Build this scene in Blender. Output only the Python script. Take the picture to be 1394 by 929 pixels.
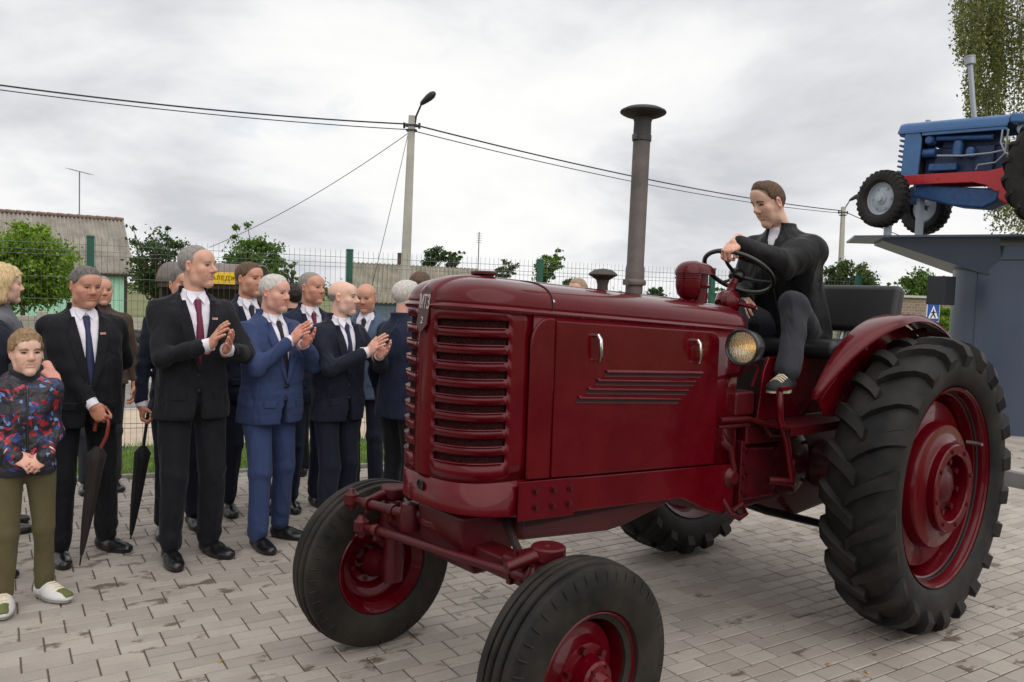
import bpy, bmesh, math, random
import numpy as np
from mathutils import Vector, Matrix
R = math.radians
rng = random.Random(7)
for o_ in list(bpy.data.objects): bpy.data.objects.remove(o_)
scene = bpy.context.scene
COL = scene.collection

# ------------------------------------------------------------------ camera
F_PX, CAM_H, PITCH, ROLL = 1108.6, 1.6394, 0.0570, 0.0343
cam_d = bpy.data.cameras.new('camera'); cam = bpy.data.objects.new('camera', cam_d); COL.objects.link(cam)
cam_d.sensor_width = 36.0; cam_d.lens = 36.0 * F_PX / 1394.0; cam_d.clip_start = 0.05; cam_d.clip_end = 3000
_f = Vector((0, math.cos(PITCH), -math.sin(PITCH))); _u0 = Vector((0, math.sin(PITCH), math.cos(PITCH))); _r0 = Vector((1, 0, 0))
_r = math.cos(ROLL) * _r0 + math.sin(ROLL) * _u0; _u = math.cos(ROLL) * _u0 - math.sin(ROLL) * _r0
cam.matrix_world = Matrix(((_r.x, _u.x, -_f.x, 0), (_r.y, _u.y, -_f.y, 0), (_r.z, _u.z, -_f.z, CAM_H), (0, 0, 0, 1)))
scene.camera = cam

# ------------------------------------------------------------------ sky, sun, exposure
SUN_EL, SUN_AZ = 52.0, 152.0          # azimuth measured clockwise from +Y (depth)
world = bpy.data.worlds.new('World'); scene.world = world; world.use_nodes = True
nt = world.node_tree; nt.nodes.clear()
def N(tree, kind, **kw):
    n = tree.nodes.new(kind)
    for k, v in kw.items():
        if k in n.inputs.keys(): n.inputs[k].default_value = v
        else: setattr(n, k, v)
    return n
def L_(tree, a, b): tree.links.new(a, b)
def ramp(tree, fac, stops, interp='LINEAR'):
    r = tree.nodes.new('ShaderNodeValToRGB'); r.color_ramp.interpolation = interp
    el = r.color_ramp.elements
    while len(el) < len(stops): el.new(0.5)
    for e, (p, c) in zip(el, stops):
        e.position = p; e.color = (c[0], c[1], c[2], 1) if len(c) == 3 else c
    if fac is not None: L_(tree, fac, r.inputs['Fac'])
    return r
def mixrgb(tree, fac, a, b, mode='MIX'):
    m = tree.nodes.new('ShaderNodeMix'); m.data_type = 'RGBA'; m.blend_type = mode
    for sock, v in ((m.inputs[0], fac), (m.inputs[6], a), (m.inputs[7], b)):
        if isinstance(v, (int, float)): sock.default_value = v
        elif isinstance(v, (tuple, list)): sock.default_value = (v[0], v[1], v[2], 1)
        else: L_(tree, v, sock)
    return m.outputs[2]
sky = N(nt, 'ShaderNodeTexSky'); sky.sky_type = 'NISHITA'; sky.sun_disc = False
sky.sun_elevation = R(SUN_EL); sky.sun_rotation = R(SUN_AZ); sky.air_density = 1.0; sky.dust_density = 1.5
tc = N(nt, 'ShaderNodeTexCoord')
sep = N(nt, 'ShaderNodeSeparateXYZ'); L_(nt, tc.outputs['Generated'], sep.inputs[0])
# project the view direction on a cloud layer overhead: clouds get flatter and finer towards the horizon
zc = N(nt, 'ShaderNodeMath', operation='MAXIMUM'); L_(nt, sep.outputs['Z'], zc.inputs[0]); zc.inputs[1].default_value = 0.0
za = N(nt, 'ShaderNodeMath', operation='ADD'); L_(nt, zc.outputs[0], za.inputs[0]); za.inputs[1].default_value = 0.30
dx = N(nt, 'ShaderNodeMath', operation='DIVIDE'); L_(nt, sep.outputs['X'], dx.inputs[0]); L_(nt, za.outputs[0], dx.inputs[1])
dy = N(nt, 'ShaderNodeMath', operation='DIVIDE'); L_(nt, sep.outputs['Y'], dy.inputs[0]); L_(nt, za.outputs[0], dy.inputs[1])
cv = N(nt, 'ShaderNodeCombineXYZ'); L_(nt, dx.outputs[0], cv.inputs[0]); L_(nt, dy.outputs[0], cv.inputs[1])
mp = N(nt, 'ShaderNodeMapping'); L_(nt, cv.outputs[0], mp.inputs[0]); mp.inputs['Location'].default_value = (2.1, 9.4, 0)
n1 = N(nt, 'ShaderNodeTexNoise', Scale=1.25, Detail=8.0, Roughness=0.54, Distortion=0.25); L_(nt, mp.outputs[0], n1.inputs['Vector'])
n2 = N(nt, 'ShaderNodeTexNoise', Scale=0.95, Detail=6.0, Roughness=0.5, Distortion=0.2); L_(nt, mp.outputs[0], n2.inputs['Vector'])
cloudcol = ramp(nt, n1.outputs['Fac'], [(0.33, (0.62, 0.635, 0.67)), (0.43, (0.79, 0.80, 0.82)), (0.51, (0.94, 0.94, 0.945)), (0.59, (1.0, 0.995, 0.985))])
gap = ramp(nt, n2.outputs['Fac'], [(0.30, (1, 1, 1)), (0.39, (0, 0, 0))])
skys = N(nt, 'ShaderNodeVectorMath', operation='SCALE'); L_(nt, sky.outputs[0], skys.inputs[0]); skys.inputs['Scale'].default_value = 0.10
# a gap in the cloud still shows thin high haze, so it is a pale blue
pale = mixrgb(nt, 0.60, skys.outputs[0], (0.66, 0.78, 0.88))
colr = mixrgb(nt, gap.outputs[0], cloudcol.outputs[0], pale)
bgn = N(nt, 'ShaderNodeBackground'); L_(nt, colr, bgn.inputs[0]); bgn.inputs['Strength'].default_value = 1.0
out = N(nt, 'ShaderNodeOutputWorld'); L_(nt, bgn.outputs[0], out.inputs[0])

sun_d = bpy.data.lights.new('sun', 'SUN'); sun = bpy.data.objects.new('sun', sun_d); COL.objects.link(sun)
sun_d.energy = 1.5; sun_d.angle = R(85); sun_d.color = (1.0, 0.96, 0.9)
_az, _el = R(SUN_AZ), R(SUN_EL)
_sd = Vector((math.sin(_az) * math.cos(_el), math.cos(_az) * math.cos(_el), math.sin(_el)))
sun.rotation_euler = (-_sd).to_track_quat('-Z', 'Y').to_euler(); sun.location = _sd * 60
vs = scene.view_settings; vs.view_transform = 'Standard'; vs.look = 'None'; vs.gamma = 1.0; vs.exposure = 0.0; vs.use_curve_mapping = False
scene.render.engine = 'CYCLES'

# ------------------------------------------------------------------ helpers
def s2l(r, g, b):
    def c(v):
        v /= 255.0
        return v / 12.92 if v <= 0.04045 else ((v + 0.055) / 1.055) ** 2.4
    return (c(r), c(g), c(b))
def at(x, y, depth):      # a point seen at photograph position (x, y), at a world depth
    d = _f + _r * ((x - 697) / F_PX) - _u * ((y - 464.5) / F_PX)
    return Vector((0, 0, CAM_H)) + d * (depth / d.y)
def atz(x, y, z=0.0):
    d = _f + _r * ((x - 697) / F_PX) - _u * ((y - 464.5) / F_PX)
    return Vector((0, 0, CAM_H)) + d * ((z - CAM_H) / d.z)

MATS = {}
def mat(name, col, rough=0.5, metal=0.0, spec=0.5, coat=0.0, coat_rough=0.1, var=0.0, vscale=8.0, bump=0.0, bscale=60.0, bdist=0.01,
        col2=None, stretch=None, attr=None, sheen=0.0, rvar=0.0, sub=0.0):
    if name in MATS: return MATS[name]
    m = bpy.data.materials.new(name); m.use_nodes = True; t = m.node_tree; b = t.nodes['Principled BSDF']
    b.inputs['Base Color'].default_value = (*col, 1); b.inputs['Roughness'].default_value = rough; b.inputs['Metallic'].default_value = metal
    b.inputs['Specular IOR Level'].default_value = spec; b.inputs['Coat Weight'].default_value = coat; b.inputs['Coat Roughness'].default_value = coat_rough
    if sheen: b.inputs['Sheen Weight'].default_value = sheen
    if sub:
        b.inputs['Subsurface Weight'].default_value = sub; b.inputs['Subsurface Radius'].default_value = (0.6, 0.25, 0.12); b.inputs['Subsurface Scale'].default_value = 0.012
    base = None
    co = N(t, 'ShaderNodeTexCoord'); vec = co.outputs['Object']
    if stretch:
        mpn = N(t, 'ShaderNodeMapping'); mpn.inputs['Scale'].default_value = stretch; L_(t, vec, mpn.inputs[0]); vec = mpn.outputs[0]
    if attr:
        at_ = N(t, 'ShaderNodeAttribute'); at_.attribute_name = attr; base = at_.outputs['Color']
    if var or col2:
        nz = N(t, 'ShaderNodeTexNoise', Scale=vscale, Detail=5.0, Roughness=0.6); L_(t, vec, nz.inputs['Vector'])
        if col2 is None:
            c2 = tuple(min(1, v * (1 + var)) for v in col); c1 = tuple(v * (1 - var) for v in col)
        else: c1, c2 = col, col2
        rp = ramp(t, nz.outputs['Fac'], [(0.33, c1), (0.67, c2)])
        if base is not None: base = mixrgb(t, 1.0, base, ramp(t, nz.outputs['Fac'], [(0.3, (1 - var,) * 3), (0.7, (1, 1, 1))]).outputs[0], 'MULTIPLY')
        else: base = rp.outputs[0]
        if rvar:
            rr = ramp(t, nz.outputs['Fac'], [(0.3, (rough - rvar,) * 3), (0.7, (rough + rvar,) * 3)]); L_(t, rr.outputs[0], b.inputs['Roughness'])
    if base is not None: L_(t, base, b.inputs['Base Color'])
    if bump:
        nb = N(t, 'ShaderNodeTexNoise', Scale=bscale, Detail=4.0, Roughness=0.6); L_(t, vec, nb.inputs['Vector'])
        bp = N(t, 'ShaderNodeBump'); bp.inputs['Strength'].default_value = bump; bp.inputs['Distance'].default_value = bdist
        L_(t, nb.outputs['Fac'], bp.inputs['Height']); L_(t, bp.outputs[0], b.inputs['Normal'])
    MATS[name] = m; return m

class MB:
    """collects shapes, then becomes ONE mesh object"""
    def __init__(s): s.v = []; s.f = []
    def add(s, vs, fs):
        k = len(s.v); s.v += [tuple(v) for v in vs]; s.f += [tuple(i + k for i in f) for f in fs]; return s
    def box(s, c, d, rot=None):
        x, y, z = (d[0] / 2, d[1] / 2, d[2] / 2); c = Vector(c)
        vs = [Vector((i * x, j * y, k * z)) for i in (-1, 1) for j in (-1, 1) for k in (-1, 1)]
        if rot is not None: vs = [rot @ v for v in vs]
        return s.add([c + v for v in vs], [(0, 1, 3, 2), (4, 6, 7, 5), (0, 4, 5, 1), (2, 3, 7, 6), (0, 2, 6, 4), (1, 5, 7, 3)])
    def cyl(s, a, b, r1, r2=None, n=16, cap=True):
        a, b = Vector(a), Vector(b); r2 = r1 if r2 is None else r2
        ax = (b - a).normalized(); u = ax.orthogonal().normalized(); w = ax.cross(u)
        vs = [a + (u * math.cos(2 * math.pi * i / n) + w * math.sin(2 * math.pi * i / n)) * r1 for i in range(n)]
        vs += [b + (u * math.cos(2 * math.pi * i / n) + w * math.sin(2 * math.pi * i / n)) * r2 for i in range(n)]
        fs = [(i, (i + 1) % n, n + (i + 1) % n, n + i) for i in range(n)]
        if cap: fs += [tuple(range(n - 1, -1, -1)), tuple(range(n, 2 * n))]
        return s.add(vs, fs)
    def lathe(s, prof, o=(0, 0, 0), axis=(0, 0, 1), n=32, closed=False, u=None, cap=(True, True)):
        """prof: (radius, height along axis)"""
        o = Vector(o); ax = Vector(axis).normalized(); u = ax.orthogonal().normalized() if u is None else Vector(u); w = ax.cross(u)
        vs = []
        for (r, h) in prof:
            vs += [o + ax * h + (u * math.cos(2 * math.pi * i / n) + w * math.sin(2 * math.pi * i / n)) * max(r, 1e-4) for i in range(n)]
        fs = []; m = len(prof)
        for k in range(m if closed else m - 1):
            a, b = k * n, ((k + 1) % m) * n
            fs += [(a + i, a + (i + 1) % n, b + (i + 1) % n, b + i) for i in range(n)]
        if not closed:
            if cap[0]: fs.append(tuple(range(n - 1, -1, -1)))
            if cap[1]: fs.append(tuple(range((m - 1) * n, m * n)))
        return s.add(vs, fs)
    def tube(s, pts, r, n=8, cap=True):
        pts = [Vector(p) for p in pts]; rs = r if isinstance(r, (list, tuple)) else [r] * len(pts)
        u = None; vs = []
        for i, p in enumerate(pts):
            t = (pts[min(i + 1, len(pts) - 1)] - pts[max(i - 1, 0)]).normalized()
            u = t.orthogonal().normalized() if u is None else (u - t * u.dot(t)).normalized()
            w = t.cross(u)
            vs += [p + (u * math.cos(2 * math.pi * k / n) + w * math.sin(2 * math.pi * k / n)) * rs[i] for k in range(n)]
        fs = [(i * n + k, i * n + (k + 1) % n, (i + 1) * n + (k + 1) % n, (i + 1) * n + k) for i in range(len(pts) - 1) for k in range(n)]
        if cap: fs += [tuple(range(n - 1, -1, -1)), tuple(range((len(pts) - 1) * n, len(pts) * n))]
        return s.add(vs, fs)
    def prism(s, poly, d0, d1, fn):
        """poly 2-D outline, extruded between d0 and d1, fn(a, b, d) -> point"""
        n = len(poly); vs = [fn(a, b, d0) for a, b in poly] + [fn(a, b, d1) for a, b in poly]
        return s.add(vs, [tuple(range(n - 1, -1, -1)), tuple(range(n, 2 * n))] + [(i, (i + 1) % n, n + (i + 1) % n, n + i) for i in range(n)])
    def grid(s, pts, wrap=False):
        """pts[i][j] rows of points"""
        n, m = len(pts), len(pts[0]); vs = [p for row in pts for p in row]
        fs = [(i * m + j, i * m + (j + 1) % m, (i + 1) * m + (j + 1) % m, (i + 1) * m + j) for i in range(n - 1) for j in range(m if wrap else m - 1)]
        return s.add(vs, fs)
    def build(s, name, m, parent=None, sharp=38, bevel=0.0, seg=2, recalc=True):
        me = bpy.data.meshes.new(name); me.from_pydata(s.v, [], s.f)
        if recalc:
            bm = bmesh.new(); bm.from_mesh(me); bmesh.ops.recalc_face_normals(bm, faces=bm.faces); bm.to_mesh(me); bm.free()
        me.polygons.foreach_set('use_smooth', [True] * len(me.polygons)); me.set_sharp_from_angle(angle=R(sharp)); me.update()
        o = bpy.data.objects.new(name, me); COL.objects.link(o)
        if m is not None: me.materials.append(m)
        if parent is not None: o.parent = parent
        if bevel:
            b = o.modifiers.new('bevel', 'BEVEL'); b.width = bevel; b.segments = seg; b.limit_method = 'ANGLE'; b.angle_limit = R(35); b.harden_normals = True
        return o
def tag(o, label=None, cat=None, group=None, kind=None):
    if label: o['label'] = label
    if cat: o['category'] = cat
    if group: o['group'] = group
    if kind: o['kind'] = kind
    return o
def thing(name, label, cat, loc=(0, 0, 0), rz=0.0, group=None):
    o = bpy.data.objects.new(name, None); COL.objects.link(o); o.location = loc; o.rotation_euler = (0, 0, rz); o.empty_display_size = 0.1
    return tag(o, label, cat, group)
def copy_obj(o, parent=None):
    c = o.copy(); COL.objects.link(c); c.parent = parent; return c
def copy_tree(o, parent=None):
    c = copy_obj(o, parent)
    for ch in list(o.children): copy_tree(ch, c)
    return c
def np_mesh(name, V, Q, m, parent=None, sharp=180, colors=None):
    me = bpy.data.meshes.new(name)
    V = np.asarray(V, np.float32); Q = np.asarray(Q, np.int32); k = Q.shape[1]
    me.vertices.add(len(V)); me.vertices.foreach_set('co', V.ravel())
    me.loops.add(Q.size); me.loops.foreach_set('vertex_index', Q.ravel())
    me.polygons.add(len(Q)); me.polygons.foreach_set('loop_start', np.arange(0, Q.size, k, dtype=np.int32))
    me.polygons.foreach_set('use_smooth', np.ones(len(Q), bool))
    me.update(calc_edges=True); me.validate()
    if colors is not None:
        ca = me.color_attributes.new('tint', 'FLOAT_COLOR', 'POINT')
        ca.data.foreach_set('color', np.concatenate([colors, np.ones((len(colors), 1))], 1).astype(np.float32).ravel())
    if sharp < 180: me.set_sharp_from_angle(angle=R(sharp))
    o = bpy.data.objects.new(name, me); COL.objects.link(o)
    if m is not None: me.materials.append(m)
    if parent is not None: o.parent = parent
    return o
def text_mesh(name, body, size, m, parent=None, extrude=0.002, mw=None, space=1.0):
    c = bpy.data.curves.new(name, 'FONT'); c.body = body; c.size = size; c.extrude = extrude; c.align_x = 'CENTER'; c.align_y = 'CENTER'; c.resolution_u = 4; c.space_character = space
    t = bpy.data.objects.new(name, c); COL.objects.link(t); dg = bpy.context.evaluated_depsgraph_get(); dg.update()
    me = bpy.data.meshes.new_from_object(t.evaluated_get(dg)); bpy.data.objects.remove(t)
    me.materials.clear(); me.materials.append(m); me.name = name
    o = bpy.data.objects.new(name, me); COL.objects.link(o)
    if parent is not None: o.parent = parent
    if mw is not None: o.matrix_local = mw
    return o
# ================================================================== the setting
PV_DIR = R(32.5); PU = Vector((math.cos(PV_DIR), math.sin(PV_DIR), 0)); PN = Vector((-PU.y, PU.x, 0))
FA = R(21.6); FU = Vector((math.cos(FA), math.sin(FA), 0)); FN = Vector((-FU.y, FU.x, 0)); FP0 = Vector((-3.49, 7.63, 0))
def fl(s, off, z=0.0):                       # a point along the fence line
    p = FP0 + FU * s + FN * off; p.z = z; return p

def paver_mat():
    m = bpy.data.materials.new('concrete_paver'); m.use_nodes = True; t = m.node_tree; b = t.nodes['Principled BSDF']
    geo = N(t, 'ShaderNodeNewGeometry'); oi = N(t, 'ShaderNodeObjectInfo')
    ad = N(t, 'ShaderNodeMath', operation='ADD'); L_(t, geo.outputs['Random Per Island'], ad.inputs[0]); L_(t, oi.outputs['Random'], ad.inputs[1])
    fr = N(t, 'ShaderNodeMath', operation='FRACT'); L_(t, ad.outputs[0], fr.inputs[0])
    tone = ramp(t, fr.outputs[0], [(0, s2l(158, 149, 141)), (0.35, s2l(167, 158, 150)), (0.7, s2l(177, 168, 159)), (1, s2l(164, 154, 146))])
    g = N(t, 'ShaderNodeTexNoise', Scale=260.0, Detail=3.0, Roughness=0.7); L_(t, geo.outputs['Position'], g.inputs['Vector'])
    gr = ramp(t, g.outputs['Fac'], [(0.3, (0.80, 0.80, 0.80)), (0.7, (1.1, 1.1, 1.1))])
    c = mixrgb(t, 1.0, tone.outputs[0], gr.outputs[0], 'MULTIPLY')
    w = N(t, 'ShaderNodeTexNoise', Scale=2.3, Detail=4.0, Roughness=0.6); L_(t, geo.outputs['Position'], w.inputs['Vector'])
    wr = ramp(t, w.outputs['Fac'], [(0.35, (0.86, 0.85, 0.84)), (0.65, (1.05, 1.05, 1.05))]); c = mixrgb(t, 1.0, c, wr.outputs[0], 'MULTIPLY')
    # damp blotches: long along the pavers, some pavers take them up more than others
    mpn = N(t, 'ShaderNodeMapping'); mpn.inputs['Rotation'].default_value = (0, 0, -PV_DIR); L_(t, geo.outputs['Position'], mpn.inputs[0])
    mp2 = N(t, 'ShaderNodeMapping'); mp2.inputs['Scale'].default_value = (4.6, 8.0, 1); L_(t, mpn.outputs[0], mp2.inputs[0])
    d = N(t, 'ShaderNodeTexNoise', Scale=1.0, Detail=5.0, Roughness=0.65); L_(t, mp2.outputs[0], d.inputs['Vector'])
    lw = N(t, 'ShaderNodeTexNoise', Scale=0.55, Detail=2.0); L_(t, geo.outputs['Position'], lw.inputs['Vector'])
    s1 = N(t, 'ShaderNodeMath', operation='MULTIPLY_ADD'); L_(t, lw.outputs['Fac'], s1.inputs[0]); s1.inputs[1].default_value = 0.35; L_(t, d.outputs['Fac'], s1.inputs[2])
    s2 = N(t, 'ShaderNodeMath', operation='MULTIPLY_ADD'); L_(t, fr.outputs[0], s2.inputs[0]); s2.inputs[1].default_value = 0.12; L_(t, s1.outputs[0], s2.inputs[2])
    damp = ramp(t, s2.outputs[0], [(0.845, (0, 0, 0)), (0.905, (1, 1, 1))])
    c = mixrgb(t, damp.outputs[0], c, mixrgb(t, 1.0, c, (0.40, 0.35, 0.29), 'MULTIPLY'))
    L_(t, c, b.inputs['Base Color'])
    rr = ramp(t, damp.outputs[0], [(0, (0.88,) * 3), (1, (0.5,) * 3)]); L_(t, rr.outputs[0], b.inputs['Roughness'])
    bp = N(t, 'ShaderNodeBump'); bp.inputs['Strength'].default_value = 0.35; bp.inputs['Distance'].default_value = 0.002; L_(t, g.outputs['Fac'], bp.inputs['Height']); L_(t, bp.outputs[0], b.inputs['Normal'])
    return m
M_PAV = paver_mat()
M_SAND = mat('joint_sand', s2l(94, 79, 66), 0.95, var=0.25, vscale=30, bump=0.4, bscale=200)
M_SOIL = mat('verge_ground', s2l(110, 112, 70), 0.95, var=0.3, vscale=0.6, bump=0.5, bscale=8, bdist=0.03)
M_GRASS = mat('grass_blade', s2l(84, 124, 40), 0.6, col2=s2l(142, 176, 66), vscale=5)
M_ASPH = mat('road_asphalt', s2l(128, 124, 120), 0.9, var=0.15, vscale=3, bump=0.3, bscale=120)
M_KERB = mat('kerb_concrete', s2l(165, 162, 156), 0.85, var=0.12, vscale=6, bump=0.3, bscale=90)
M_FOOT = mat('footway_slab', s2l(190, 172, 152), 0.9, var=0.12, vscale=5)
M_WHITE_LINE = mat('road_paint', s2l(225, 225, 220), 0.7, var=0.08, vscale=20)

# ground sheet to the horizon
g = MB(); g.add([(-900, -300, -0.14), (900, -300, -0.14), (900, 1500, -0.14), (-900, 1500, -0.14)], [(0, 1, 2, 3)])
tag(g.build('ground', M_SOIL), kind='structure')
# paving: bed of sand with pavers laid two rows at a time, alternately shifted by half a length
def clip_poly(n):
    pass
A0, A1 = fl(-6, -0.92), fl(12, -0.92)
bed = MB(); bed.add([(-9, -3, -0.0055), (12, -3, -0.0055), (14, 13, -0.0055), tuple(fl(12, -0.93, -0.0055)), tuple(fl(-8, -0.93, -0.0055))], [(0, 1, 2, 3, 4)])
paving = tag(bed.build('paving', M_SAND), kind='structure')
PL, PW, GAP = 0.187, 0.0885, 0.0068
def paver_verts(l, w, dz=0.0):
    a, b, c = l / 2 - GAP / 2, w / 2 - GAP / 2, 0.0035
    vs = [(x * a, y * b, -0.03) for x, y in ((-1, -1), (1, -1), (1, 1), (-1, 1))] + [(x * a, y * b, -c + dz) for x, y in ((-1, -1), (1, -1), (1, 1), (-1, 1))]
    vs += [(x * (a - c), y * (b - c), dz) for x, y in ((-1, -1), (1, -1), (1, 1), (-1, 1))]
    fs = [(8, 9, 10, 11)] + [(i, (i + 1) % 4, 4 + (i + 1) % 4, 4 + i) for i in range(4)] + [(4 + i, 4 + (i + 1) % 4, 8 + (i + 1) % 4, 8 + i) for i in range(4)]
    return vs, fs
K0, K1 = atz(1365, 640, 0.12), atz(1394, 646, 0.12)     # edge of the raised strip round the plinth
KD = (K1 - K0); KD.z = 0; KD.normalize(); KN = Vector((-KD.y, KD.x, 0))
if KN.y < 0: KN = -KN
def project(P):
    d = Vector(P) - Vector((0, 0, CAM_H)); z = d.dot(_f)
    return (697 + F_PX * d.dot(_r) / z, 464.5 - F_PX * d.dot(_u) / z, z)
spots = []
for j in range(-60, 170):
    for i in range(-40, 75):
        sh = 0.5 * ((j // 2) % 2)
        c = PU * ((i + sh) * PL) + PN * (j * PW)
        if c.y < 1.2 or c.y > 12.5: continue
        if (c - fl(0, -0.92)).dot(FN) > -0.06: continue
        if (c - K0).dot(KN) > -0.16 and c.x > 2.5: continue
        x, y, z = project(c)
        if z < 0.8 or x < -140 or x > 1540 or y > 1250: continue
        inside = 0 < x < 1394 and y < 925
        blocked = (x > 690 and y > 700 and x < 905 and y > 760) or (1120 < x < 1370 and y < 850) or (400 < x < 605 and y < 870)
        spots.append((z, c, inside and not blocked))
vis = sorted([s for s in spots if s[2]], key=lambda s: s[0]); near = set(id(s[1]) for s in vis[:298])
pme = []
for k in range(6):
    vs, fs = paver_verts(PL, PW, rng.uniform(-0.0015, 0.0015)); me = bpy.data.meshes.new('brick'); me.from_pydata(vs, [], fs); me.materials.append(M_PAV); pme.append(me)
rest_v, rest_f = [], []
for z, c, ins in spots:
    rot = PV_DIR + rng.gauss(0, 0.006); tx, ty = rng.gauss(0, 0.004), rng.gauss(0, 0.004)
    if id(c) in near:
        o = bpy.data.objects.new('brick', rng.choice(pme)); COL.objects.link(o); o.parent = paving; o.location = c; o.rotation_euler = (tx, ty, rot)
    else:
        vs, fs = paver_verts(PL, PW, rng.uniform(-0.0015, 0.0015)); M_ = Matrix.Translation(c) @ Matrix.Rotation(rot, 4, 'Z') @ Matrix.Rotation(tx, 4, 'X') @ Matrix.Rotation(ty, 4, 'Y')
        k = len(rest_v); rest_v += [M_ @ Vector(v) for v in vs]; rest_f += [tuple(i + k for i in f) for f in fs]
me = bpy.data.meshes.new('paver_field'); me.from_pydata(rest_v, [], rest_f); me.materials.append(M_PAV)
o = bpy.data.objects.new('paver_field', me); COL.objects.link(o); o.parent = paving; tag(o, kind='stuff')

# raised paved strip round the plinth, with its kerb
ks = MB()
for k in range(-6, 8):
    a = K0 + KD * (k * 1.0 + 0.004); b = K0 + KD * ((k + 1) * 1.0 - 0.004)
    ks.add([(a.x, a.y, -0.1), (b.x, b.y, -0.1), (b.x + KN.x * .08, b.y + KN.y * .08, -0.1), (a.x + KN.x * .08, a.y + KN.y * .08, -0.1),
            (a.x, a.y, 0.12), (b.x, b.y, 0.12), (b.x + KN.x * .08, b.y + KN.y * .08, 0.12), (a.x + KN.x * .08, a.y + KN.y * .08, 0.12)],
           [(0, 1, 5, 4), (1, 2, 6, 5), (2, 3, 7, 6), (3, 0, 4, 7), (4, 5, 6, 7)])
tag(ks.build('kerb', mat('dark_kerb', s2l(118, 116, 116), 0.85, var=0.1, bump=0.3, bscale=80), bevel=0.008), kind='structure')
pl_ = MB(); q = [K0 + KD * s + KN * d for s, d in ((-6, .081), (8, .081), (8, 6), (-2.5, 6), (-2.5, 2.0), (-6, 1.0))]
pl_.add([(p.x, p.y, 0.112) for p in q], [tuple(range(6))])
rp = tag(pl_.build('pavement', M_SAND), kind='structure')
rv, rf = [], []
for j in range(0, 40):
    for i in range(-14, 40):
        c = K0 + KD * ((i + 0.5 * (j % 2)) * 0.2) + KN * (0.135 + j * 0.1); c.z = 0.118
        x, y, z = project(c)
        if x < 1280 or x > 1460: continue
        vs, fs = paver_verts(0.2, 0.1); M_ = Matrix.Translation(c) @ Matrix.Rotation(math.atan2(KD.y, KD.x), 4, 'Z'); k = len(rv); rv += [M_ @ Vector(v) for v in vs]; rf += [tuple(i2 + k for i2 in f) for f in fs]
me = bpy.data.meshes.new('paver_field'); me.from_pydata(rv, [], rf); me.materials.append(M_PAV)
o = bpy.data.objects.new('paver_field', me); COL.objects.link(o); o.parent = rp; tag(o, kind='stuff')

# verge, footway, road beyond the fence
def strip(name, o0, o1, z, m, s0=-40, s1=45, kind='structure', thick=None):
    b = MB(); P = [fl(s0, o0), fl(s1, o0), fl(s1, o1), fl(s0, o1)]
    if thick:
        b.add([(p.x, p.y, z - thick) for p in P] + [(p.x, p.y, z) for p in P], [(4, 5, 6, 7), (0, 1, 5, 4), (1, 2, 6, 5), (2, 3, 7, 6), (3, 0, 4, 7)])
    else: b.add([(p.x, p.y, z) for p in P], [(0, 1, 2, 3)])
    return tag(b.build(name, m), kind=kind)
strip('verge', -0.90, 0.45, 0.005, mat('lawn_soil', s2l(88, 104, 46), 0.95, var=0.3, vscale=6), thick=0.15)
strip('verge_edging', -0.925, -0.895, 0.02, M_KERB, thick=0.1)
strip('footway', 0.45, 3.05, -0.006, M_FOOT)
strip('road_kerb', 3.05, 3.22, 0.0, M_KERB, thick=0.13)
strip('road', 3.22, 6.15, -0.10, M_ASPH)
strip('road_line', 3.55, 3.67, -0.096, M_WHITE_LINE)
strip('road_kerb', 6.15, 6.32, 0.0, M_KERB, thick=0.13)
strip('footway', 6.32, 8.6, -0.01, mat('far_footway', s2l(150, 146, 140), 0.9, var=0.12))
# grass blades on the verge
gv, gf = [], []
for k in range(15000):
    s = rng.uniform(-3.4, 6.2); off = rng.uniform(-0.89, 0.42); p = fl(s, off); h = rng.uniform(0.03, 0.085); a = rng.uniform(0, 6.28); w = 0.004
    l = Vector((rng.gauss(0, .025), rng.gauss(0, .025), 0)); d = Vector((math.cos(a) * w, math.sin(a) * w, 0)); n = len(gv)
    gv += [p - d, p + d, p + d * .7 + l * .5 + Vector((0, 0, h * .6)), p - d * .7 + l * .5 + Vector((0, 0, h * .6)), p + l + Vector((0, 0, h))]
    gf += [(n, n + 1, n + 2, n + 3), (n + 3, n + 2, n + 4)]
me = bpy.data.meshes.new('grass'); me.from_pydata(gv, [], gf); me.materials.append(M_GRASS); o = bpy.data.objects.new('grass', me); COL.objects.link(o)
tag(o, 'short green lawn strip along the mesh fence', 'grass', kind='stuff')

# ------------------------------------------------------------------ mesh fence
M_GRN = mat('green_powder_coat', s2l(22, 84, 66), 0.45, var=0.1); M_WIRE = mat('fence_wire', s2l(70, 86, 80), 0.5)
fence = thing('mesh_fence', 'green welded wire mesh fence with square posts behind the crowd', 'fence', fl(0, 0))
PS = [-5.1, -2.78, -0.42, 1.94, 4.06, 6.35, 8.65]
for s in PS:
    b = MB(); M3 = Matrix.Rotation(FA, 3, 'Z')
    b.box((FU * s) + Vector((0, 0, 1.0)), (0.06, 0.06, 2.06), M3); b.box((FU * s) + Vector((0, 0, 2.035)), (0.066, 0.066, 0.02), M3)
    po = b.build('post', M_GRN, fence, bevel=0.003)
    for z in (0.35, 1.05, 1.75): cl_ = MB(); cl_.box(FU * s - FN * 0.034 + Vector((0, 0, z)), (0.05, 0.012, 0.035), M3); cl_.build('clip', M_GRN, po)
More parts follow.
